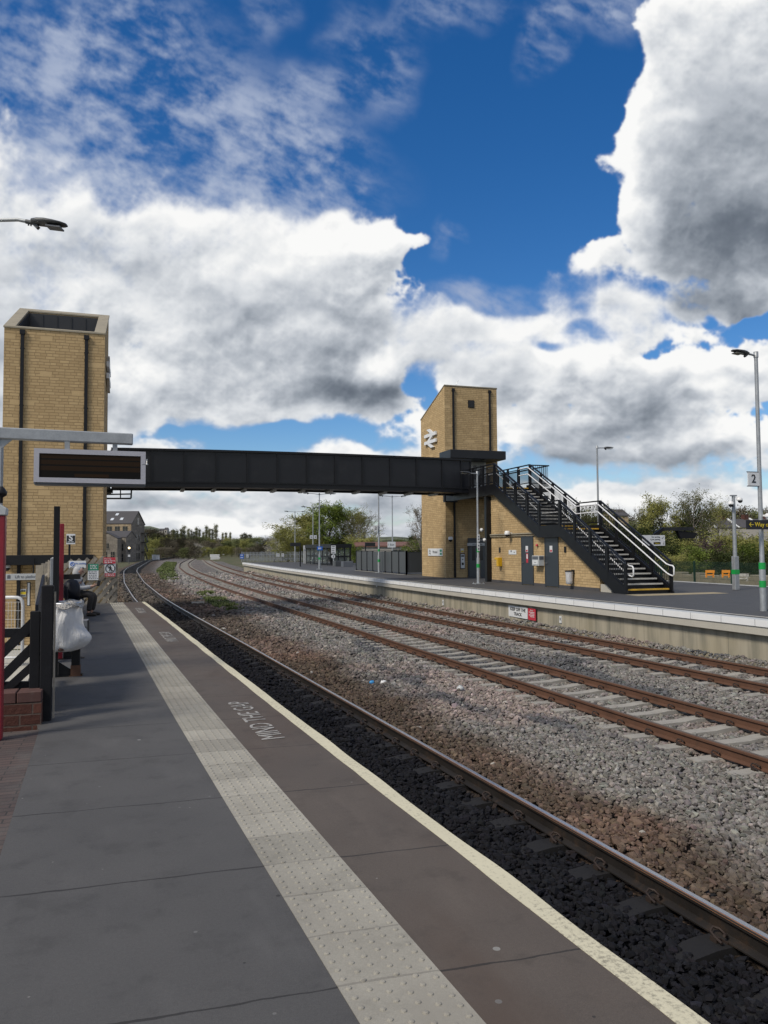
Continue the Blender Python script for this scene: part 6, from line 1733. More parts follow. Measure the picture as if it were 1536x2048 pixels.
cabinet('right white lineside cabinet beyond the bend of the near line', 312, 319, 1110.5, 1120)
q = onz(431, 1120, -1.1); D = (q-EYE).dot(CF); w = 19/FPX*D
t = thing('trough_stack', 'stack of white concrete troughs beside the far lines', 'stack', q)
for k in range(4):
    m = MB(); m.box((q.x-w/2+random.uniform(-.1, .2), q.y, -1.1+k*.38), (q.x+w/2-random.uniform(0, .3), q.y+1.2, -1.1+k*.38+.31)); m.build('trough', MT['white'], t, bevel=.04)
def signal(label, px, py0, py1, lit=False):
    q = onz(px, py1, -1.2); D = (q-EYE).dot(CF); zt = float(atd(px, py0, D).z)
    t = thing('signal_post', label, 'signal', q, 'small lineside signals')
    m = MB(); m.lathe([(.10, 0), (.08, zt+1.2)], (q.x, q.y, -1.2), 8); m.build('post', MT['lampgrey'], t)
    m = MB(); hh = min(1.4, (zt+1.2)*.3); m.box((q.x-.25, q.y-.2, zt-hh), (q.x+.25, q.y+.1, zt+.1)); h = m.build('signal_head', MT['ink'], t)
    m = MB(); m.lathe([(.14, 0), (.17, .05)], (q.x, q.y-.22, zt-.25), 10); m.ball((q.x, q.y-.25, zt-.2), .22, 8); m.build('lamp', MT['lit' if lit else 'signwhite'], h)
    m = MB(); m.box((q.x-.22, q.y-.15, -1.2+(zt+1.2)*.42), (q.x+.22, q.y-.11, -1.2+(zt+1.2)*.55)); m.build('plate', MT['signwhite'], t)
signal('signal post with a lit lamp in front of the old mill', 258, 1094, 1128, True)
signal('signal post by the bend of the middle line', 400, 1094, 1113)
signal('signal post beside the white trough stack', 447, 1101, 1116)
# abandoned rusty lengths and litter between the lines
for pts, lab in (([(324, 1156), (341, 1172), (352, 1176), (364, 1182), (388, 1187)], 'bent rusty rail lying beside the grass patch'), ([(430, 1206), (452, 1213), (488, 1228), (524, 1240)], 'rusty strip lying in the ballast beyond the weeds')):
    P = [onz(x, y, -1.06) for x, y in pts]; m = MB(); m.tube(P, .06, 6)
    o = m.build('scrap_rail', MT['rust'], None, P[0]); tag(o, lab, 'scrap rail')
P = [onz(381, 1201, -1.05), onz(399, 1198, -.95), onz(410, 1197, -1.05)]; m = MB(); m.tube(P, .05, 5); o = m.build('iron_bar', MT['black'], None, P[0]); tag(o, 'black iron bar lying in the weeds between the lines', 'iron bar')
def litter(name, label, px, py, r, mat, sq):
    q = onz(px, py, -1.04); m = MB(); m.ball(q, r, 8, sq); m.v = [(x+random.uniform(-.2, .2)*r, y+random.uniform(-.2, .2)*r, z+random.uniform(-.2, .2)*r) for x, y, z in m.v]
    o = m.build(name, mat, None, q); tag(o, label, 'litter' if 'stone' not in name else 'stone')
litter('crushed_can', 'bright blue scrap of litter on the grey ballast', 744, 1365, .05, simple('litter_blue', (.05, .28, .6), .4), (1.1, .8, .8))
litter('white_stone', 'white stone beside the blue litter on the ballast', 767, 1365, .06, MT['white'], (1.2, .9, .7))
litter('white_stone', 'pale stone alone on the ballast right of the blue litter', 921, 1378, .07, MT['signgrey'], (1.1, .9, .9))
q = onz(396, 1206, -1.05); m = MB(); m.box((q.x-.3, q.y-.15, -1.08), (q.x+.3, q.y+.2, -1.0)); o = m.build('concrete_slab', MT['concrete_lt'], None, q); tag(o, 'broken pale slab lying by the weeds', 'slab')

# ------------------------------------------------------------------ buildings beyond
FH = Vector((CF.x, CF.y, 0)).normalized(); RH = Vector((FH.y, -FH.x, 0))
def local(px, D):
    p = atd(px, 1100, D); return Vector((p.x, p.y, 0))
def gable_block(t, o, a, l, b_, w, z0, ze, zr, wall, roof, rooff=None, over=.35):
    """o = near corner, a = unit along ridge, length l, b_ = unit across, width w"""
    Z = lambda p, z: Vector((p.x, p.y, z)); A = o; B = o+a*l; C = o+b_*w; Dd = o+a*l+b_*w; ma = o+b_*(w/2); mb_ = o+a*l+b_*(w/2)
    m = MB(); m.add([Z(A, z0), Z(B, z0), Z(Dd, z0), Z(C, z0), Z(A, ze), Z(B, ze), Z(Dd, ze), Z(C, ze), Z(ma, zr), Z(mb_, zr)],
                    [(0, 1, 5, 4), (1, 2, 6, 9, 5), (2, 3, 7, 6), (3, 0, 4, 8, 7), (4, 5, 9, 8), (6, 7, 8, 9), (0, 3, 2, 1)]); wl_ = m.build('wall', wall, t)
    m = MB(); e = a*over; sl = (zr-ze)/(w/2)
    for s in (0, 1):
        base = o-b_*over*.6 if s == 0 else o+b_*(w+over*.6)
        r0 = Z(base-e, ze-sl*over*.6+.06); r1 = Z(base+a*l+e, ze-sl*over*.6+.06); r2 = Z(mb_+e, zr+.06); r3 = Z(ma-e, zr+.06); up = Vector((0, 0, .16))
        m.add([r0, r1, r2, r3, r0+up, r1+up, r2+up, r3+up], [(0, 3, 2, 1), (4, 5, 6, 7), (0, 1, 5, 4), (1, 2, 6, 5), (2, 3, 7, 6), (3, 0, 4, 7)])
    return wl_, m.build('roof', roof, t)
def window(t, p, ax, n, w, h, glass='glassdark', sill=True, frame='millstone'):
    """window with reveal: p bottom centre on the wall, n outward"""
    m = MB(); m.prism([(-w/2, 0), (w/2, 0), (w/2, h), (-w/2, h)], p+n*.02, ax, (0, 0, 1), n, .03); o = m.build('window', MT[glass], t)
    m = MB(); m.prism([(-w/2-.1, -.16), (w/2+.1, -.16), (w/2+.1, 0), (-w/2-.1, 0)], p+n*.01, ax, (0, 0, 1), n, .12); m.prism([(-.035, 0.01), (.035, 0.01), (.035, h), (-.035, h)], p+n*.051, ax, (0, 0, 1), n, .02); m.prism([(-w/2, h*.5-.03), (-.04, h*.5-.03), (-.04, h*.5+.03), (-w/2, h*.5+.03)], p+n*.051, ax, (0, 0, 1), n, .02); m.prism([(.04, h*.5-.03), (w/2, h*.5-.03), (w/2, h*.5+.03), (.04, h*.5+.03)], p+n*.051, ax, (0, 0, 1), n, .02)
    m.build('frame', MT[frame], o)
MD = 205.0; mo = local(262, MD)
t = thing('old_mill', 'old grey stone mill with a gabled slate roof and skylights', 'mill', mo)
ze = 1.65+(1100.8-1048)/1540*MD; zr = 1.65+(1100.8-1024)/1540*(MD+5.5)
gable_block(t, mo, -RH, 24, FH, 11.5, -1.8, ze, zr, MT['millstone'], MT['slate'], over=.2)
for r in range(4):
    for k in range(3):
        p = mo+FH*(2.6+k*2.1)+Vector((0, 0, -.9+r*2.55)); 
        if r == 3: continue
        window(t, p, -FH, RH, 1.0, 1.75)
window(t, mo+FH*5.7+Vector((0, 0, 8.6)), -FH, RH, 1.3, 1.9)
m = MB()
for r in range(3):
    z = 1.1+r*2.6; p = mo+FH*8.6+RH*.05
    m.prism([(0, 0), (2.4, 0), (2.4, .12), (0, .12)], p+Vector((0, 0, z)), FH, (0, 0, 1), RH, 1.1); m.bar(p+RH*1.0+Vector((0, 0, z)), p+RH*1.0+FH*2.4+Vector((0, 0, z-2.4)), .1, .5); m.bar(p+RH*1.1+Vector((0, 0, z+1)), p+RH*1.1+FH*2.4+Vector((0, 0, z+1)), .08, .08)
    for q in (0, 1.2, 2.4): m.bar(p+RH*1.1+FH*q+Vector((0, 0, z)), p+RH*1.1+FH*q+Vector((0, 0, z+1)), .06, .06, (0, 1, 0))
m.build('fire_escape', MT['black'], t)
m = MB(); m.prism([(0, ze-2.6), (24, ze-2.6), (24, ze-.1), (0, ze-.1)], mo-FH*.03, -RH, (0, 0, 1), FH, .029); bp_ = m.build('sunlit_storey', MT['millbuff'], t)  # top storey coloured lighter buff for the sunlight on it
for k in range(6): window(t, mo-RH*(1.6+k*2.1)-FH*.03+Vector((0, 0, ze-2.2)), RH, -FH, 1.3, 1.5)
sl = (zr-ze)/5.75
for k, (a, y) in enumerate(((3.2, 1.4), (5.7, 1.3), (7.9, 1.2), (10.3, 1.1), (5.2, 3.6), (12, 1.2))):
    p = mo-RH*a+FH*y+Vector((0, 0, ze+sl*y+.24)); m = MB(); up = (FH+Vector((0, 0, sl))).normalized(); m.bar(p, p+up*1.2, .75, .08, up.cross(RH)); m.build('skylight', MT['skylight'], t)
t = thing('mill_shed', 'low grey stone shed in front of the old mill', 'building', local(232, 190))
so = local(252, 190); gable_block(t, so, -RH, 14, FH, 8, -1.8, 1.65+(1101-1076)/1540*190, 1.65+(1101-1064)/1540*194, MT['millstone'], MT['slate'], over=.1)
for r in range(2):
    for k in range(5): window(t, so-RH*(1.0+k*1.15)+Vector((0, 0, -1.0+r*2.5)), RH, -FH, .62, 1.7)
so = local(247, 186.5); gable_block(t, so-RH*1.5, FH, 3.0, -RH, 5.0, -1.8, 1.65+(1101-1078)/1540*187, 1.65+(1101-1067)/1540*187, MT['millstone'], MT['slate'], over=.1)
for k in range(2): window(t, so-RH*(2.6+k*1.8)+Vector((0, 0, -.6)), RH, -FH, .9, 1.9)
window(t, so-RH*4.0+Vector((0, 0, 2.1)), RH, -FH, .9, 1.2)
# houses to the right, beyond the trees
hp = local(1226, 118); t = thing('house', 'brown house with a flat looking gable seen over the staircase', 'house', hp)
gable_block(t, hp, RH, 2.45, FH, 7, -.5, 1.65+(1094-1033)/1540*118, 1.65+(1094-1021)/1540*121, MT['millbuff'], MT['slate'], over=.2)
window(t, hp+RH*1.2+Vector((0, 0, 4.3)), RH, -FH, .8, 1.1)
for k, px in enumerate((1434, 1480, 1526)):
    hp = local(px, 92); t = thing('terraced_house', ('left terraced roof with a white verge behind the right hand trees', 'middle terraced roof with a white verge behind the camera mast', 'right terraced roof with a white verge behind the Way out sign')[k], 'house', hp, 'terraced houses')
    wl_, rf = gable_block(t, hp, RH, 2.72, FH, 6.5, -.5, 1.65+(1093-1059)/1540*92, 1.65+(1093-1042)/1540*95, MT['render'], MT['slate'], over=.0)
    m = MB(); z0 = 1.65+(1093-1059)/1540*92; z1 = 1.65+(1093-1042)/1540*95; m.bar(hp-RH*.02+Vector((0, 0, z0+.2)), hp-RH*.02+FH*3.25+Vector((0, 0, z1+.3)), .22, .12); m.build('white_verge', MT['white'], rf)
    m = MB(); p = hp+RH*2.2+FH*3.25; m.box((p.x-.3, p.y-.3, z1-.2), (p.x+.3, p.y+.3, z1+.75)); m.build('chimney', MT['redbrick'], rf)
sp_ = local(713, 100); t = thing('shed', 'long low shed with a faded red tiled roof behind the windbreak', 'shed', sp_)
gable_block(t, sp_, RH, 6.6, FH, 5, -.4, 1.65+(1099-1096)/1540*100, 1.65+(1099-1089)/1540*102, MT['render'], MT['roofred'])
window(t, sp_+RH*5.4+Vector((0, 0, .7)), RH, -FH, 1.6, .8)

# ------------------------------------------------------------------ hills
def hill(name, pts, D, zb=-6, depth=300, mat='hill'):
    m = MB(); top = [atd(x, y, D) for x, y in pts]; n = len(top); vs = []
    for p in top: vs.append((p.x, p.y, zb))
    for p in top: vs.append((p.x-FH.x*depth*.5, p.y-FH.y*depth*.5, (p.z-zb)*.55+zb))
    for p in top: vs.append(tuple(p))
    for p in top: vs.append((p.x+FH.x*depth, p.y+FH.y*depth, zb))
    fs = [(r*n+i, r*n+i+1, (r+1)*n+i+1, (r+1)*n+i) for r in range(3) for i in range(n-1)]
    o = m.add(vs, fs, True).build(name, MT[mat], None, (0, 0, 0)); tag(o, kind='structure')
hill('hills', [(60, 1075), (200, 1062), (270, 1053), (300, 1052), (330, 1060), (360, 1068), (420, 1078), (520, 1088), (600, 1095)], 700)
hill('hills', [(560, 1095), (680, 1086), (740, 1075), (790, 1073), (830, 1076), (880, 1077), (960, 1080), (1100, 1078), (1250, 1070), (1420, 1060), (1560, 1050), (1700, 1045)], 1500, depth=600)
for k, (px, py, w) in enumerate(((318, 1063, 8), (328, 1061, 6), (340, 1066, 7))):
    hp = atd(px, py, 560); t = thing('hillside_house', ('left pale house on the wooded hillside above the near line', 'tall house at the crest of the hillside left of the poplars', 'lower house on the hillside beside the poplars')[k], 'house', hp, 'houses on the hillside')
    o = Vector((hp.x, hp.y, 0)); gable_block(t, o, RH, w*.36, FH, 6, hp.z-6, hp.z+.3, hp.z+2.0, MT['render'], MT['slate'], over=.1)
    window(t, o+RH*w*.18+Vector((0, 0, hp.z-1.2)), RH, -FH, .9, 1.0)
# ------------------------------------------------------------------ trees
def tree_meshes(seed, h, spread, clear, nl, leafn, leafs, style, bark, leaf, twig=.012):
    """trunk with limbs and twigs, crown of many small leaf faces; base at the origin"""
    rd = random.Random(seed); T = MB(); tips = []
    lean = (rd.uniform(-.06, .06), rd.uniform(-.06, .06)); r0 = h*.022
    tp = [Vector((lean[0]*h*k+rd.uniform(-.03, .03)*h*k, lean[1]*h*k+rd.uniform(-.03, .03)*h*k, h*.93*k)) for k in (0, .15, .3, .5, .7, .85, 1)]
    T.tube(tp, [r0*1.35, r0, r0*.9, r0*.7, r0*.45, r0*.25, r0*.08], 6)
    def along(P, k):
        q = k*(len(P)-1); i = min(int(q), len(P)-2); return P[i].lerp(P[i+1], q-i)
    for b in range(nl):
        k = clear+(1-clear)*(b+rd.random())/nl*.97
        p = along(tp, k); a = b*2.399+rd.uniform(-.5, .5)
        if style == 'poplar': el = rd.uniform(1.15, 1.4); ln = h*.26*(1-.6*k)*rd.uniform(.7, 1.1)
        else:
            el = rd.uniform(.35, .95)+k*.35
            prof = math.sin(math.pi*min(1, max(.06, (k-clear*.7)/(1.04-clear*.7)))**.75)
            ln = spread*(.30+.85*prof)*rd.uniform(.65, 1.15)
        d = Vector((math.cos(a)*math.cos(el), math.sin(a)*math.cos(el), math.sin(el)))
        br = [p, p+d*ln*.4+Vector((0, 0, -.02*ln)), p+d*ln*.75+Vector((rd.uniform(-.1, .1)*ln, rd.uniform(-.1, .1)*ln, .05*ln)), p+d*ln+Vector((rd.uniform(-.12, .12)*ln, rd.uniform(-.12, .12)*ln, .12*ln))]
        rb = r0*.42*(1-.6*k); T.tube(br, [rb, rb*.7, rb*.45, rb*.15], 4, False)
        for s in range(6 if style != 'poplar' else 3):
            k2 = rd.uniform(.3, 1); q = along(br, k2); d2 = (d+Vector((rd.gauss(0, .6), rd.gauss(0, .6), rd.gauss(.15, .45)))).normalized(); l2 = ln*rd.uniform(.22, .45)
            tw = [q, q+d2*l2*.5+Vector((0, 0, .03*l2)), q+d2*l2]; T.tube(tw, [rb*.3, rb*.2, twig*.5], 3, False)
            for s3 in range(3):
                k3 = rd.uniform(.3, 1); q3 = along(tw, k3); d3 = (d2+Vector((rd.gauss(0, .6), rd.gauss(0, .6), rd.gauss(.1, .5)))).normalized(); l3 = l2*rd.uniform(.3, .6)
                T.tube([q3, q3+d3*l3], [twig*.8, twig*.4], 3, False); tips += [q3+d3*l3, q3+d3*l3*.5]
            tips += [tw[1], tw[2]]
    K = MB(); n = len(tips); 
    dens = [max(0, rd.gauss(1, .75)) for _ in tips]; tot = sum(dens)
    for tpnt, dn in zip(tips, dens):
        cnt = int(leafn*dn/tot+rd.random())
        for _ in range(cnt):
            c = tpnt+Vector((rd.gauss(0, 1), rd.gauss(0, 1), rd.gauss(0, .8)))*leafs*2.2
            a = Vector((rd.gauss(0, 1), rd.gauss(0, 1), rd.gauss(0, .7))).normalized(); b = a.orthogonal().normalized()*rd.uniform(.35, .7); s = leafs*rd.uniform(.5, 1.25)
            K.add([c-a*s, c+b*s*.8, c+a*s, c-b*s*.8], [(0, 1, 2, 3)])
    return T, K
PROT = {}
def proto(key, *args):
    T, K = tree_meshes(*args)
    def me(mb, nm, mat):
        x = bpy.data.meshes.new(nm); x.from_pydata([tuple(v) for v in mb.v], [], mb.f); x.polygons.foreach_set('use_smooth', mb.sm); x.materials.append(MT[mat]); return x
    zs = sorted(v[2] for v in K.v); PROT[key] = (me(T, 'trunk', args[8]), me(K, 'crown', args[9]), max(zs[int(len(zs)*.995)], max(v[2] for v in T.v)*.97))
#            seed  h   spread clear nl leafn  leafs style bark leaf
proto('green', 1, 8.0, 2.7, .22, 30, 9500, .13, 'round', 'bark', 'leaf_green')
proto('olive', 2, 8.0, 3.0, .18, 30, 9000, .12, 'round', 'bark', 'leaf_olive')
proto('bare', 3, 8.0, 2.9, .16, 34, 4200, .075, 'round', 'palebark', 'leaf_brown')
proto('sparse', 4, 8.0, 2.9, .16, 34, 5200, .095, 'round', 'palebark', 'leaf_olive')
proto('bush', 5, 3.2, 2.0, .04, 22, 4200, .11, 'round', 'bark', 'leaf_olive')
proto('darkbush', 6, 3.2, 2.0, .04, 24, 6000, .11, 'round', 'bark', 'leaf_dark')
proto('greenbush', 12, 3.2, 2.0, .04, 22, 5000, .11, 'round', 'bark', 'leaf_green')
proto('purple', 7, 3.2, 1.9, .04, 24, 3600, .09, 'round', 'bark', 'leaf_purple')
proto('blossom', 8, 5.0, 2.2, .15, 22, 3600, .10, 'round', 'bark', 'leaf_blossom')
proto('far1', 9, 10.0, 4.0, .10, 24, 2600, .34, 'round', 'bark', 'leaf_far')
proto('far2', 10, 10.0, 4.2, .12, 26, 2400, .30, 'round', 'bark', 'leaf_farbrown')
proto('poplar', 11, 12.0, 1.3, .08, 34, 2600, .24, 'poplar', 'bark', 'leaf_poplar')
proto('far3', 13, 10.0, 3.6, .10, 24, 2400, .34, 'round', 'bark', 'leaf_olive')
proto('conifer', 14, 5.0, 1.2, .05, 30, 3500, .12, 'round', 'bark', 'leaf_dark')
def plant_tree(kind, px, pybase, pytop, D, label, name='tree', cat='tree', group=None, wide=1.0, zb=None):
    q = atd(px, 1100, D); zt = float(atd(px, pytop, D).z)
    if zb is None: zb = float(gz(q.x, q.y))-.1 if pybase is None else float(atd(px, pybase, D).z)
    Tm_, Km_, h0 = PROT[kind]; s = max(.25, (zt-zb)/h0)
    t = thing(name, label, cat, (q.x, q.y, zb), group); t.rotation_euler = (0, 0, random.uniform(0, 6.28)); t.scale = (s*wide, s*wide, s)
    a = bpy.data.objects.new('trunk', Tm_); COL.objects.link(a); a.parent = t
    b = bpy.data.objects.new('crown', Km_); COL.objects.link(b); b.parent = t
    return t
# behind the waiting shelter
G = 'trees behind the waiting shelter'
plant_tree('olive', 598, None, 1022, 112, 'olive green rounded tree at the left end of the clump behind the shelter', group=G, wide=1.3)
plant_tree('bare', 630, None, 1022, 116, 'nearly bare brown tree between the olive and bright green trees', group=G, wide=1.1)
plant_tree('green', 660, None, 1006, 108, 'bright green tallest tree behind the waiting shelter', group=G, wide=1.25)
plant_tree('sparse', 684, None, 1016, 112, 'thinly leaved tree pressed against the bright green tree', group=G, wide=1.1)
plant_tree('olive', 612, None, 1036, 109, 'second olive tree with a lower crown over the shelter roof', group=G, wide=1.2)
plant_tree('sparse', 716, None, 1022, 107, 'thinly leaved tree leaning over the yellow green bush', group=G, wide=1.1)
plant_tree('bush', 725, None, 1066, 105, 'olive bush at the foot of the bare branched tree', 'bush', 'bush', 'bushes behind the far platform', 1.6)
plant_tree('bush', 600, None, 1068, 106, 'olive bush at the left foot of the clump', 'bush', 'bush', 'bushes behind the far platform', 1.6)
plant_tree('sparse', 700, None, 1012, 110, 'thinly leaved tree right of the bright green tree', group=G, wide=1.2)
plant_tree('bare', 728, None, 1024, 114, 'bare branched tree at the right end of the clump behind the shelter', group=G, wide=1.2)
plant_tree('olive', 577, None, 1050, 120, 'low olive tree leaning out at the left of the clump', group=G, wide=1.4)
plant_tree('greenbush', 702, None, 1085, 90, 'yellow green bush right of the waiting shelter', 'bush', 'bush', 'bushes behind the far platform')
plant_tree('bush', 640, None, 1075, 112, 'brownish bush filling the foot of the clump behind the shelter', 'bush', 'bush', 'bushes behind the far platform', 1.5)
plant_tree('darkbush', 672, None, 1072, 113, 'dark bush behind the shelter roof', 'bush', 'bush', 'bushes behind the far platform', 1.5)
plant_tree('blossom', 548, None, 1073, 150, 'white blossoming tree left of the clump behind the shelter', 'blossom_tree', 'tree', group=G, wide=1.3)
plant_tree('blossom', 566, None, 1078, 145, 'smaller white blossoming tree beside the olive tree', 'blossom_tree', 'tree', group=G, wide=1.2)
plant_tree('bare', 843, None, 1008, 90, 'bare tree half hidden by the left edge of the far tower', group='trees by the far tower')
plant_tree('conifer', 824, None, 1070, 100, 'dark pointed conifer left of the far tower', 'conifer', 'tree', 'trees by the far tower')
plant_tree('greenbush', 792, None, 1078, 115, 'low green bush over the windbreak', 'bush', 'bush', 'bushes behind the far platform', 1.3)
plant_tree('greenbush', 836, None, 1080, 96, 'green bush against the far tower corner', 'bush', 'bush', 'bushes behind the far platform', 1.4)
plant_tree('bush', 806, None, 1084, 112, 'olive bush beside the conifer', 'bush', 'bush', 'bushes behind the far platform', 1.5)
# right hand side
G = 'trees behind the green fence'
plant_tree('olive', 1328, None, 990, 62, 'broad yellow green tree behind the cranked display', group=G, wide=.95)
plant_tree('sparse', 1392, None, 973, 60, 'tall thinly leaved tree with pale limbs behind the green fence', group=G, wide=.95)
plant_tree('darkbush', 1385, None, 1012, 61, 'ivy covered trunk and stems of the tall tree behind the fence', 'ivy', 'ivy', None, .55)
plant_tree('sparse', 1432, None, 1000, 64, 'right hand thinly leaved tree near the camera mast', group=G, wide=.8)
plant_tree('olive', 1300, None, 1020, 66, 'smaller yellow green tree close to the stair top', group=G, wide=.8)
plant_tree('bare', 1282, None, 1010, 85, 'small bare tree over the stair handrail', group=G, wide=.6)
plant_tree('bare', 1237, None, 1012, 120, 'tiny bare tree by the brown house', group=G, wide=.5)
plant_tree('bare', 1212, None, 1000, 130, 'bare tree top just above the stairs', group=G, wide=.4)
BU = 'shrubs behind the green fence'
for k, (kind, px, top, D, w, lab) in enumerate((
    ('darkbush', 1338, 1085, 47, 1.2, 'dark green shrub behind the foot of the stairs'), ('bush', 1372, 1070, 50, 1.1, 'olive shrub below the hanging display'),
    ('purple', 1418, 1078, 48, 1.0, 'purple brown shrub behind the green fence'), ('bush', 1455, 1058, 52, 1.2, 'olive shrub left of the camera mast'),
    ('bush', 1500, 1062, 50, 1.3, 'olive shrub behind the Way out sign'), ('greenbush', 1490, 1085, 46, 1.2, 'low yellow green shrub right of the camera mast'),
    ('darkbush', 1310, 1062, 55, 1.3, 'tall dark shrub behind the parking sign'), ('bush', 1535, 1070, 47, 1.3, 'olive shrub at the right edge'),
    ('darkbush', 1275, 1045, 64, 1.4, 'dark hedge shrub seen through the stair railing'), ('greenbush', 1395, 1092, 45, 1.1, 'low green shrub at the middle of the green fence'),
    ('darkbush', 1450, 1100, 44, 1.2, 'low dark shrub along the green fence'), ('bush', 1350, 1100, 44, 1.2, 'low olive shrub by the stair foot'),
    ('darkbush', 1520, 1105, 43, 1.2, 'low dark shrub at the right end of the fence'), ('darkbush', 1245, 1050, 60, 1.4, 'dark shrub behind the stair half landing'), ('bush', 1190, 1008, 72, .8, 'tall olive shrub seen through the half landing railing'), ('bush', 1160, 1014, 74, .8, 'olive shrub seen through the upper stair railing'))):
    plant_tree(kind, px, None, top, D, lab, 'shrub', 'shrub', BU, w)
for k, (px, top, kind) in enumerate(((1420, 1022, 'far2'), (1450, 1016, 'far1'), (1480, 1012, 'far2'), (1510, 1020, 'far1'), (1535, 1014, 'far2'), (1270, 1040, 'far1'), (1260, 1030, 'far2'), (1360, 1040, 'far1'), (1560, 1018, 'far1'))):
    plant_tree(kind, px, None, top, 150+k*4, 'distant tree on the rise behind the terraced roofs', 'distant_tree', 'tree', 'distant trees on the right', .9)
# the wood beyond the bend
rd = random.Random(5)
kinds = ['far1', 'far2', 'far2', 'far3', 'far1']
labs = {'far1': 'dark green tree in the wood beyond the bend', 'far2': 'brown budding tree in the wood beyond the bend', 'far3': 'yellow green tree in the wood beyond the bend'}
x = 288
while x < 582:
    k = rd.choice(kinds)
    if 288 < x < 320 and rd.random() < .6: k = 'far3'
    if 330 < x < 395: k = rd.choice(['far2', 'far2', 'far1'])
    plant_tree(k, x, None, rd.uniform(1073, 1082) if x < 400 else rd.uniform(1076, 1088), rd.uniform(255, 300), labs[k], 'woodland_tree', 'tree', 'trees of the wood beyond the bend', 1.1); x += rd.uniform(7, 11)
x = 285
while x < 590:
    k = rd.choice(kinds); plant_tree(k, x, None, rd.uniform(1090, 1097), rd.uniform(225, 250), labs[k], 'woodland_tree', 'tree', 'trees of the wood beyond the bend', 1.5); x += rd.uniform(9, 14)
x = 345
while x < 600:
    k = rd.choice(kinds); plant_tree(k, x, None, rd.uniform(1072, 1080), rd.uniform(320, 380), labs[k], 'woodland_tree', 'tree', 'trees of the wood beyond the bend', 1.2); x += rd.uniform(9, 14)
x = 347
while x < 464:
    if not (438 < x < 442): plant_tree('poplar', x, None, rd.uniform(1048, 1063) if x < 445 else rd.uniform(1058, 1069), rd.uniform(395, 430), 'slender poplar in the row above the wood', 'poplar', 'poplar', 'poplars above the wood', rd.uniform(.6, .85))
    x += rd.uniform(5, 9)
for px in (484, 489, 494, 500): plant_tree('poplar', px, None, 1064+rd.uniform(0, 5), 400, 'slender poplar standing apart on the right of the row', 'poplar', 'poplar', 'poplars above the wood', 1.1)
for px, top, D, w in ((397, 1086, 240, 1.0), (437, 1093, 230, .7), (550, 1090, 210, 1.2)):
    plant_tree('blossom', px, None, top, D, ('blossoming tree by the signal at the bend', 'small blossoming tree near the trough stack', 'blossoming tree behind the palisade fence')[(397, 437, 550).index(px)], 'blossom_tree', 'tree', None, w)
for px in range(230, 345, 9):
    plant_tree(rd.choice(['far1', 'far2']), px, None, rd.uniform(1056, 1062) if px < 305 else rd.uniform(1064, 1070), 520, 'small tree on the wooded hillside behind the mill', 'hillside_tree', 'tree', 'trees on the hillside', 1.6, zb=4)
for px in range(600, 900, 14):
    plant_tree(rd.choice(['far1', 'far2', 'far3']), px, None, rd.uniform(1084, 1092), rd.uniform(260, 330), 'low tree in the distant line behind the far platform', 'distant_tree', 'tree', 'distant trees behind the far platform', 1.7)
# ------------------------------------------------------------------ light
SUN_AZ = math.atan2(-.92, -.40)      # where the sun stands: left of the line and a little behind
SUN_EL = R_(46)
sd = Vector((math.sin(SUN_AZ)*math.cos(SUN_EL), math.cos(SUN_AZ)*math.cos(SUN_EL), math.sin(SUN_EL)))
sl = bpy.data.lights.new('sun', 'SUN'); sl.energy = SUN_E; sl.angle = R_(SUN_ANG); sl.color = (1.0, .91, .77)
so = bpy.data.objects.new('sun', sl); COL.objects.link(so); so.rotation_euler = sd.to_track_quat('Z', 'Y').to_euler()
W = bpy.data.worlds.new('World'); SC.world = W; W.use_nodes = True
n = W.node_tree; n.nodes.clear()
out = n.nodes.new('ShaderNodeOutputWorld')
sky = n.nodes.new('ShaderNodeTexSky'); sky.sky_type = 'NISHITA'; sky.sun_disc = False
sky.sun_elevation = SUN_EL; sky.sun_rotation = SUN_AZ; sky.air_density = 1.0; sky.dust_density = .4; sky.ozone_density = 3.0; sky.altitude = 200
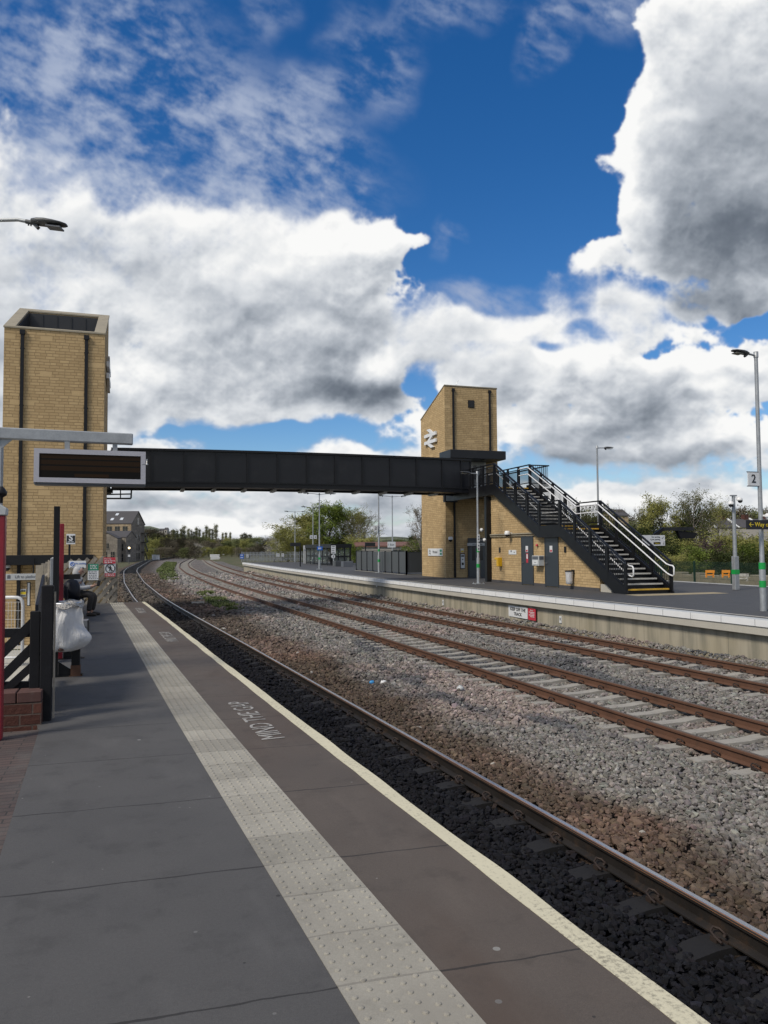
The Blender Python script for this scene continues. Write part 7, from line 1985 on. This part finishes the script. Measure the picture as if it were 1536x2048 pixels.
# where the clouds are (photo pixels turned into sky directions)
COVER = [
 # cloud, upper right
 (1460, 90, 190, 190, 1.0), (1420, 290, 190, 170, 1.0), (1480, 450, 230, 120, 1.0), (1320, 460, 100, 90, .85), (1262, 345, 70, 95, .7), (1430, 600, 120, 42, .85), (1340, 130, 80, 120, .65), (1640, 250, 220, 420, .9), (1290, 230, 70, 80, .6),
 # the white cumulus left of centre
 (620, 570, 210, 120, 1.0), (805, 475, 70, 48, .85, -15), (705, 485, 100, 55, .65), (470, 540, 170, 110, .85), (720, 730, 110, 85, 1.0), (560, 720, 230, 130, .9),
 (110, 480, 260, 80, .45), (250, 420, 420, 130, .28), (420, 420, 240, 80, .22), (860, 500, 50, 60, .5), (640, 450, 60, 30, .3), (150, 600, 280, 160, .95), (330, 760, 330, 80, .85), (20, 800, 300, 250, .8), (350, 480, 170, 60, .4), (-150, 500, 250, 400, .9),
 # broken cloud in the middle right
 (1100, 550, 110, 55, .68, -16), (910, 700, 110, 80, .62), (860, 640, 60, 50, .45), (1000, 740, 90, 40, .5), (1185, 505, 55, 32, .6), (1225, 560, 60, 60, .55), (1010, 660, 150, 36, .55), (1160, 630, 150, 40, .55), (930, 640, 60, 40, .4), (1060, 740, 80, 40, .5), (880, 670, 50, 30, .35), (1320, 650, 110, 40, .6), (1240, 620, 60, 40, .4),
 (1150, 725, 100, 62, 1.0), (1255, 775, 150, 80, .95), (1440, 760, 150, 70, .85), (1040, 790, 110, 60, .75), (1560, 740, 120, 90, .7), (940, 780, 60, 50, .6),
 (1100, 890, 260, 60, .8), (1400, 885, 260, 60, .85), (800, 850, 120, 40, .6), (860, 720, 40, 20, .6),
 # layers towards the horizon
 (720, 945, 280, 45, .8), (340, 1000, 320, 50, .75), (1000, 1000, 500, 40, .75), (1350, 985, 260, 40, .8), (300, 1062, 800, 30, .75), (1000, 1060, 700, 26, .7), (768, 1090, 2500, 55, .9), (1250, 1040, 400, 30, .5), (620, 812, 200, 34, .5), (330, 900, 120, 30, .4),
 # clear sky
 (530, 866, 120, 15, -1.0), (400, 858, 60, 10, -.6), (1505, 640, 40, 20, -.8), (1085, 705, 45, 15, -.5), (960, 520, 110, 40, -.6), (845, 212, 60, 40, -.5), (1400, 640, 160, 16, -.25), (890, 540, 30, 40, -.3), (1300, 700, 40, 16, -.3), (980, 470, 160, 130, -.5), (1100, 280, 160, 220, -.9), (930, 330, 120, 100, -.5), (1040, 610, 40, 14, -.3), (1160, 665, 60, 12, -.3), (520, 460, 60, 16, -.25), (440, 500, 30, 12, -.3), (280, 500, 40, 14, -.25),
]
SOFT = [(380, 370, 360, 90, .6), (300, 360, 420, 150, 1.0), (520, 430, 160, 70, .7), (60, 440, 320, 130, 1.0), (-100, 500, 200, 300, .8), (1020, 650, 240, 70, 1.0), (1170, 630, 200, 60, .9), (890, 680, 120, 90, .9), (1100, 560, 110, 60, .5), (500, 845, 260, 40, .6), (800, 980, 1000, 110, .8), (200, 580, 300, 140, .55), (1240, 600, 90, 60, .6), (1440, 330, 200, 300, .3)]
BRIGHT = [
 (800, 470, 80, 42, .20, -15), (700, 478, 110, 40, .16), (600, 560, 200, 80, .08), (770, 718, 60, 26, .34), (1165, 700, 80, 45, .28), (1085, 765, 45, 60, .28), (1110, 530, 90, 34, .18, -14), (1245, 280, 34, 150, .22), (1280, 460, 40, 60, .18), (1370, 235, 46, 18, .20),
 (1400, 722, 120, 26, .30), (1450, 795, 110, 34, .30), (1500, 862, 90, 30, .34), (1030, 890, 60, 40, .18), (930, 800, 80, 50, .16), (1080, 1005, 150, 20, .26), (760, 872, 140, 24, .28), (640, 888, 100, 14, .22), (150, 400, 280, 70, .20), (330, 470, 140, 50, .14), (430, 1046, 70, 13, .36), (530, 1050, 50, 12, .32), (1240, 1010, 100, 20, .22), (100, 620, 200, 100, .06),
 (740, 795, 120, 34, -.52), (690, 770, 200, 30, -.12), (600, 785, 130, 26, -.14), (1480, 490, 200, 90, -.50), (1420, 605, 120, 40, -.55), (1490, 330, 150, 140, -.26), (1400, 440, 130, 90, -.12), (1420, 120, 140, 120, -.08),
 (1190, 838, 130, 26, -.20), (1290, 805, 80, 30, -.12), (1400, 797, 42, 18, -.30), (1490, 750, 60, 18, -.16), (1340, 915, 280, 22, -.26), (1080, 928, 190, 20, -.16), (1480, 955, 190, 36, -.26), (1330, 962, 180, 26, -.16), (900, 985, 170, 20, -.12), (330, 1010, 180, 20, -.12), (640, 1010, 140, 16, -.10),
]
WISP = [(110, 120, 330, 150, .80), (80, 290, 320, 130, .95), (420, 260, 240, 120, .85), (570, 340, 150, 120, .95), (330, 370, 360, 120, 1.0), (100, 380, 300, 120, 1.0), (560, 390, 120, 60, 1.0), (640, 170, 75, 35, .6), (770, 140, 75, 85, .65), (690, 60, 60, 60, .35), (900, 25, 100, 50, .65), (540, 25, 40, 60, .4), (1085, 85, 36, 80, .6, 30), (1150, 20, 90, 30, .5), (1230, 25, 70, 50, .75), (240, 60, 150, 70, .5), (950, 590, 90, 28, .8), (930, 458, 30, 14, .6), (690, 380, 50, 50, .6), (890, 480, 20, 40, .3), (1030, 640, 150, 40, .5), (1180, 640, 140, 40, .5)]

# ---- clouds: grown from noise on a window of the sky (azimuth x elevation), lit from the upper left
A_LO, A_HI, E_LO, E_HI, RES = R_(-38), R_(80), R_(-2), R_(62), SKY_RES
gw = int((A_HI-A_LO)*RES); gh = int((E_HI-E_LO)*RES)
aa = np.linspace(A_LO, A_HI, gw, dtype=np.float32)[None, :]; ee = np.linspace(E_LO, E_HI, gh, dtype=np.float32)[:, None]
dx = np.sin(aa)*np.cos(ee); dy = np.cos(aa)*np.cos(ee); dz = np.sin(ee)+0*aa
cf = dx*CF.x+dy*CF.y+dz*CF.z; cf = np.maximum(cf, .08)
X = (768+FPX*(dx*CR.x+dy*CR.y+dz*CR.z)/cf).astype(np.float32); Y = (1024-FPX*(dx*CU.x+dy*CU.y+dz*CU.z)/cf).astype(np.float32)
del dx, dy, dz, cf
def perlin(x, y, seed):
    r = np.random.default_rng(seed); ang = r.random((256, 256)).astype(np.float32)*6.2832; gx = np.cos(ang); gy = np.sin(ang)
    xi = np.floor(x).astype(np.int32); yi = np.floor(y).astype(np.int32); xf = x-xi; yf = y-yi; xi &= 255; yi &= 255; x1 = (xi+1) & 255; y1 = (yi+1) & 255
    u = xf*xf*xf*(xf*(xf*6-15)+10); v = yf*yf*yf*(yf*(yf*6-15)+10)
    a = gx[yi, xi]*xf+gy[yi, xi]*yf; b = gx[yi, x1]*(xf-1)+gy[yi, x1]*yf
    c = gx[y1, xi]*xf+gy[y1, xi]*(yf-1); d = gx[y1, x1]*(xf-1)+gy[y1, x1]*(yf-1)
    return (a*(1-u)+b*u)*(1-v)+(c*(1-u)+d*u)*v
def fb(x, y, s, octs, seed, gain=.5, billow=False):
    t = 0; a = 1.0; tot = 0
    for o in range(octs):
        q = perlin(x/s+o*17.3, y/s+o*9.1, seed+o); q = (1-np.abs(q)*2.6) if billow else q*1.5
        t = t+a*q; tot += a; a *= gain; s /= 2.03
    return t/tot            # about -1..1 (billow: about 0..1)
wx = X+fb(X, Y, 190, 3, 3)*60+fb(X, Y, 60, 3, 31)*12; wy = Y+fb(X, Y, 190, 3, 8)*46+fb(X, Y, 60, 3, 38)*10
def blobsum(lst, x, y, base=0.0, cap=None):
    t = np.full(x.shape, base, np.float32)
    for (px, py, rx, ry, w, *rot) in lst:
        a = R_(rot[0]) if rot else 0; c, s_ = math.cos(a), math.sin(a); u = (x-px); v = (y-py)
        q = np.sqrt(((u*c+v*s_)/rx)**2+((-u*s_+v*c)/ry)**2); q = np.clip((1.5-q)/1.2, 0, 1); t += w*(q*q*(3-2*q))
    return np.minimum(t, cap) if cap else t
sm_ = lambda q, a, b: (lambda t: t*t*(3-2*t))(np.clip((q-a)/(b-a), 0, 1))
CV = blobsum(COVER, wx, wy, 0, 1.1); SF = blobsum(SOFT, X, Y, 0, 1.0); BR = blobsum(BRIGHT, X+(wx-X)*.7, Y+(wy-Y)*.7); WS = blobsum(WISP, wx, wy, 0, 1.0)
Y0 = Y; Y = Y+2.4*120*np.exp(-np.maximum(1110-Y, -60)/120); wy0 = wy; wy = wy+(Y-Y0)
big = fb(X, Y*1.3, 380, 4, 210, .5)
n1 = fb(X+.4*(wx-X), (Y+.4*(wy-Y))*1.2, 190, 9, 50, .56); bl = fb(X+.3*(wx-X), Y+.3*(wy-Y), 110, 5, 70, .50, True); bl2 = fb(X, Y, 40, 5, 90, .55, True)
lump = fb(X+.5*(wx-X), (Y+.5*(wy-Y))*1.25, 150, 6, 230, .50)
D = CV+.34*big*(1-.3*SF)+.56*n1+.50*(bl-.52)*(1-.45*SF)+.20*(bl2-.52)
lo = .39-.30*SF; hi = .62+.52*SF
AL = sm_(D, lo, hi)
# thickness gathered on the way to the light: sunny tops, grey bases
TH = np.clip(D-.40, 0, .9)
def shf(a, kx, ky):
    return np.pad(a, ((max(0, -ky), max(0, ky)), (max(0, kx), max(0, -kx))), 'edge')[max(0, ky):max(0, ky)+a.shape[0], max(0, -kx):max(0, -kx)+a.shape[1]]
acc = np.zeros_like(TH); px_ = RES/FPX; w_ = 0
for st in (6, 14, 24, 38, 56, 80, 110, 150):
    kx = int(st*.42*px_); ky = int(round(st*.90*px_)); g = math.exp(-st/110); acc += shf(TH, kx, ky)*g; w_ += g
acc /= w_
near = np.zeros_like(TH)
for st in (4, 8, 13): near += shf(TH, int(round(st*.5*px_)), int(round(st*.9*px_)))
near /= 3
lit = 1.0-.35*sm_(acc, .08, .85)+np.clip((TH-near)*.22, -.09, .09)+.07*(bl-.5)+.05*(bl2-.5)+.08*n1
lit = lit*(1-.35*SF)+.76*.35*SF
sx_, sy_ = int(26*.5*px_), int(26*.9*px_)
lrel = lump-shf(lump, sx_, sy_); lrel2 = big-shf(big, sx_*3, sy_*3)
SMO = blobsum([(1430, 330, 190, 300, 1.0)], X, Y0, 0, 1)
lit += (np.clip(lrel*.38, -.16, .14)*(1-.30*SF)+np.clip(lrel2*.32, -.14, .14))*(1-.6*SMO)
lit += BR*.72
lit = np.clip(lit, 0, 1)
wn = fb((X*.9+Y*.42)+.5*(wx-X), (Y*.9-X*.42)*1.9, 62, 8, 120, .62)*.55+fb(X, Y*1.5, 210, 3, 140)*.45
WA = WS*sm_(wn, -.32, .40)*.95
stops = np.array([0, .25, .45, .62, .80, 1.0]); rgb = np.array([(.095, .116, .150), (.170, .198, .240), (.315, .350, .400), (.49, .525, .575), (.72, .745, .775), (.955, .955, .945)])
col = np.stack([np.interp(lit, stops, rgb[:, k]) for k in range(3)], -1).astype(np.float32)
wc = np.array([.40, .47, .62], np.float32); k = sm_(AL, .05, .75+.30*SF)[..., None]
col = wc*(1-k)+col*k
al = 1-(1-AL)*(1-WA)
srgb = np.where(col <= .0031308, col*12.92, 1.055*np.power(np.maximum(col, 1e-6), 1/2.4)-.055)
del big, lump, lrel, lrel2, near, n1
img = bpy.data.images.new('cloud_field', gw, gh, alpha=True)
img.alpha_mode = 'CHANNEL_PACKED'
img.pixels.foreach_set(np.concatenate([srgb, al[..., None]], -1).astype(np.float32).ravel())
img.update(); img.pack()
del X, Y, wx, wy, CV, SF, BR, WS, bl, bl2, D, TH, acc, lit, col, srgb, al
tc = n.nodes.new('ShaderNodeTexCoord')
sp = N(n, 'ShaderNodeSeparateXYZ'); L(n, tc.outputs['Generated'], sp.inputs[0])
AZ = mathn(n, 'ARCTAN2', sp.outputs[0], sp.outputs[1]); EL = mathn(n, 'ARCSINE', sp.outputs[2])
uu = mathn(n, 'DIVIDE', mathn(n, 'SUBTRACT', AZ, A_LO), A_HI-A_LO); vv = mathn(n, 'DIVIDE', mathn(n, 'SUBTRACT', EL, E_LO), E_HI-E_LO)
cb = N(n, 'ShaderNodeCombineXYZ'); L(n, uu, cb.inputs[0]); L(n, vv, cb.inputs[1])
ti = n.nodes.new('ShaderNodeTexImage'); ti.image = img; ti.extension = 'EXTEND'; ti.interpolation = 'Cubic'; L(n, cb.outputs[0], ti.inputs[0])
# outside that window: unseen broken cloud, added from plain noise for neutral fill light
an = fbm_ = N(n, 'ShaderNodeTexNoise'); an.inputs['Scale'].default_value = 3.2; an.inputs['Detail'].default_value = 4; L(n, tc.outputs['Generated'], an.inputs['Vector'])
oa = smooth(n, an.outputs['Fac'], .36, .56)
m4 = mathn(n, 'MULTIPLY', mathn(n, 'MULTIPLY', smooth(n, uu, .0, .10), smooth(n, uu, 1.0, .90)), smooth(n, vv, 1.0, .90))
a_all = mathn(n, 'ADD', mathn(n, 'MULTIPLY', ti.outputs['Alpha'], m4), mathn(n, 'MULTIPLY', oa, mathn(n, 'SUBTRACT', 1, m4)))
oc = mixc(n, an.outputs['Fac'], (.80, .81, .82), (.42, .45, .50))
wc = mixc(n, m4, oc, ti.outputs['Color'])
hs = n.nodes.new('ShaderNodeHueSaturation'); hs.inputs['Saturation'].default_value = SKY_SAT; hs.inputs['Hue'].default_value = .507; hs.inputs['Value'].default_value = 1.0; L(n, sky.outputs[0], hs.inputs['Color'])
b1 = N(n, 'ShaderNodeBackground'); L(n, hs.outputs[0], b1.inputs[0]); b1.inputs[1].default_value = SKY_S
b2 = N(n, 'ShaderNodeBackground'); L(n, wc, b2.inputs[0]); b2.inputs[1].default_value = CLOUD_S
mx = n.nodes.new('ShaderNodeMixShader'); L(n, a_all, mx.inputs[0]); L(n, b1.outputs[0], mx.inputs[1]); L(n, b2.outputs[0], mx.inputs[2])
L(n, mx.outputs[0], out.inputs[0])
W.cycles.sampling_method = 'MANUAL'; W.cycles.sample_map_resolution = 512
vs_ = SC.view_settings; vs_.view_transform = 'Standard'; vs_.look = 'None'; vs_.exposure = EXPO; vs_.gamma = 1; vs_.use_curve_mapping = False
SC.display_settings.display_device = 'sRGB'
SC.cycles.max_bounces = 6
